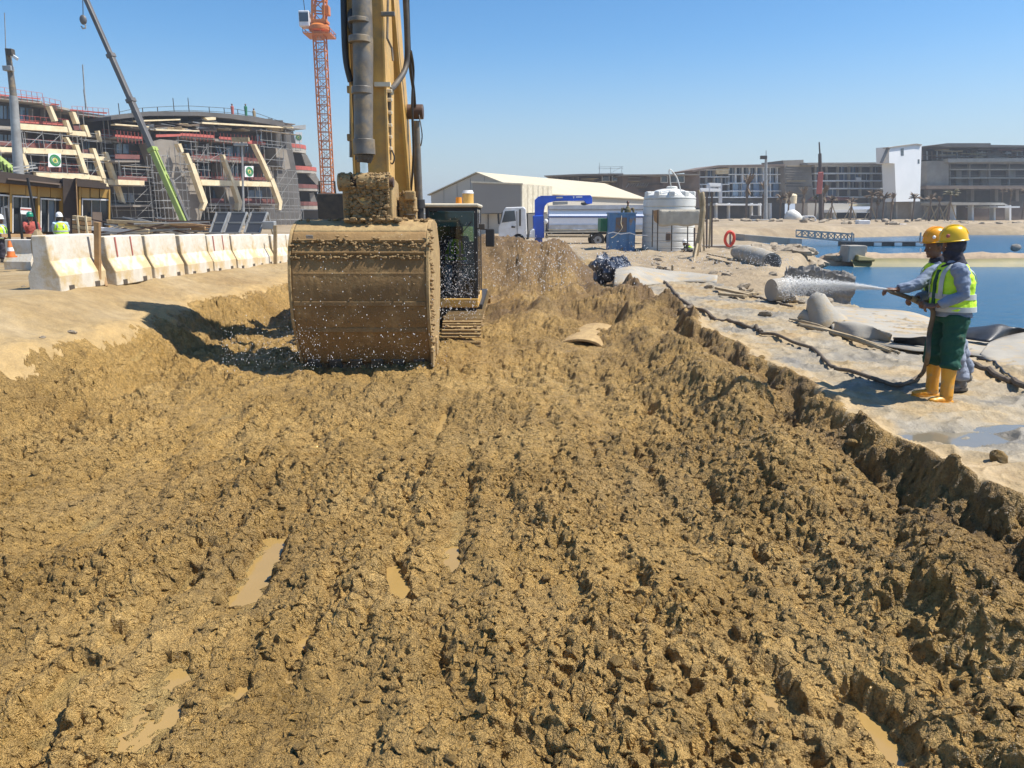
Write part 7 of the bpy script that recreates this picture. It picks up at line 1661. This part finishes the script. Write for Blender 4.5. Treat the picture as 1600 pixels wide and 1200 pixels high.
cable('rope', 'thin dark rope lying right of the boots with its red end', [(1528, 556), (1548, 564), (1570, 578), (1590, 592), (1615, 602)], .012, 'linerblack', 'rope', .02)
tag(MB().ell(G(1510, 552, .04), (.06, .04, .03)).build('red_cloth', M['lifebuoy'], smooth=True), 'small red cloth lying right behind the workers', 'cloth')
# water jet: droplets spreading from the nozzle
m = MB(); a = P(1386, 452, Y2-.28); d0 = V((-1, .45, .16)).normalized()
for i in range(13000):
    t = random.random()**1.1*1.02; k = t/1.02
    c = a+d0*t+V((0, 0, -.10*t*t)); s = .006+.062*k**1.2; g = V((random.gauss(0, s*.5), random.gauss(0, s*.5), random.gauss(0, s*.55)-(.16*k*random.random()**2)))
    r_ = random.uniform(.0008, .0019)*(1+.7*k); m.octa(c+g, r_, (random.uniform(1.5, 3.5), 1, 1))
tag(m.build('water_jet', M['drop']), 'white water jet spraying left from the hose nozzle over the lagoon', 'water jet', kind='stuff')
# small people farther off
def far_person(label, u, vh, Y, z0, face, cols, hatmt, vox=.016, bend=0, arm=0):
    hd_ = P(u, vh, Y); h = hd_.z-z0; g = h/1.58; f_ = face.normalized(); sd_ = V((0, 0, 1)).cross(f_); b0 = V((hd_.x, Y, z0))-f_*bend*.6
    def q(f, s, z): return b0+f_*f*g+sd_*s*g+V((0, 0, z*g))
    bz = bend
    J = dict(pelvis=q(0, 0, .92-.45*bz), chest=q(.02+.22*bz, 0, 1.20-.5*bz), neck=q(.02+.45*bz, 0, 1.44-.6*bz), head=q(.03+.6*bz, 0, 1.58-.62*bz), shL=q(.02+.4*bz, .2, 1.38-.6*bz), shR=q(.02+.4*bz, -.2, 1.38-.6*bz),
             elL=q(.06+.4*bz, .25, 1.12-.6*bz), elR=q(.06+.4*bz+arm*.15, -.25, 1.12+arm*.05-.6*bz), haL=q(.18+.5*bz, .2, .92-.6*bz), haR=q(.22+.5*bz, -.15, .95+arm*.4-.5*bz),
             knL=q(.05+.35*bz, .10, .5-.1*bz), knR=q(.05+.35*bz, -.10, .5-.1*bz), anL=q(0, .11, .09), anR=q(0, -.11, .09), toL=f_, toR=f_)
    return person(label, J, f_, cols, vox, boots='shoe', hatmt=hatmt)
M['redshirt'] = mat('red_cloth', (.42, .09, .07), .9); M['tealshirt'] = mat('pale_blue_cloth', (.45, .60, .68), .9); M['darktr'] = mat('dark_trousers', (.05, .045, .06), .9)
far_person('workman in red shirt and green helmet standing by the dark poles at left', 47, 341, 25, .45, V((.6, -.6, 0)), dict(shirt='redshirt', trousers='darktr'), 'hatgreen', arm=1)
far_person('workman in white helmet and lime vest seen from behind before the office doors', 93, 341, 26, .45, V((-.5, .8, 0)), dict(shirt='tealshirt', trousers='darktr', vest='vest'), 'hatwhite')
far_person('workman in lime vest cut by the left edge of the photo', -2, 345, 24, .45, V((1, 0, 0)), dict(shirt='shirt', trousers='darktr', vest='vest'), 'hatwhite')
far_person('person in green standing behind the blue cabinet', 981, 317, 44.8, .2, V((0, -1, 0)), dict(shirt='frond', trousers='darktr'), None, .02)
far_person('workman in lime vest crouching under the tarpaulin stand', 1064, 371, 38.9, -.1, V((-1, -.2, 0)), dict(shirt='darktr', trousers='darktr', vest='vest'), 'hatwhite', .02, bend=.9)
# driver in the cab
dz = .80
Jd = dict(pelvis=V((-1.16, 15.48, .93)), chest=V((-1.16, 15.50, 1.20)), neck=V((-1.16, 15.50, 1.42)), head=V((-1.16, 15.45, 1.56)), shL=V((-.97, 15.48, 1.36)), shR=V((-1.35, 15.48, 1.36)), elL=V((-.88, 15.35, 1.10)), elR=V((-1.44, 15.35, 1.10)), haL=V((-.86, 15.12, 1.08)), haR=V((-1.46, 15.12, 1.08)),
          knL=V((-1.04, 15.02, .86)), knR=V((-1.28, 15.02, .86)), anL=V((-1.04, 14.9, .42)), anR=V((-1.28, 14.9, .42)), toL=V((0, -1, 0)), toR=V((0, -1, 0)))
person('excavator driver in lime striped vest sitting behind the splashed windscreen', Jd, V((0, -1, 0)), dict(shirt='darktr', trousers='greytrouser', vest='vest', leg=(.09, .085, .08, .07)), .012, boots='shoe', hatmt=None)
# loose clods of mud lying on the surface near the camera
clods = [MB().ell((0, 0, 0), (1, .85, .7), n=12, m=8, jit=.16).build('mud_clod', M['mud'], smooth=True) for _ in range(3)]
n_ = 0
def put_clod(x, y, s, lab, grp):
    global n_
    o = clods[n_] if n_ < 3 else clods[n_ % 3].copy()
    if n_ >= 3: C.objects.link(o)
    n_ += 1
    o.location = (x, y, gzf(x, y)+s*.3); o.scale = (s, s*random.uniform(.7, 1.2), s*random.uniform(.6, 1)); o.rotation_euler = (random.uniform(-.5, .5), random.uniform(-.5, .5), random.uniform(0, 6.3)); tag(o, lab, 'mud clod', grp)
for i in range(170):
    y = random.uniform(2.2, 9)**1.0; x = random.uniform(-.68*y, min(.68*y, 3.0)); put_clod(x, y, random.choice((.012, .018, .025, .035)), 'loose wet clod lying on the churned mud', 'loose clods on the mud')
for i in range(26):
    y = random.uniform(3.5, 16); x = float(eRf(np.array([y]))[0])+random.gauss(-.12, .16); put_clod(x, y, random.choice((.02, .03, .05)), 'crumbled clod along the mud ridge beside the sheet', 'clods along the ridge')
for (u, v, s) in ((1548, 800, .05), (1440, 460, .0),):
    if s: p = G(u, v, -.4); put_clod(p.x, p.y, .09, 'round clod fallen at the foot of the ridge at right', None)

# ------------------------------------------------------------------ thin desert haze over the whole site
hz = bpy.data.materials.new('haze_air'); hz.use_nodes = True; N = hz.node_tree.nodes; L = hz.node_tree.links
N.remove(N['Principled BSDF']); pv = N.new('ShaderNodeVolumePrincipled'); pv.inputs['Color'].default_value = (.86, .90, .96, 1); pv.inputs['Density'].default_value = .00055; pv.inputs['Anisotropy'].default_value = .3
L.new(pv.outputs[0], N['Material Output'].inputs['Volume'])
tag(MB().bx(-3600, 3600, -60, 3600, -4.5, 48).build('haze', hz), kind='stuff')
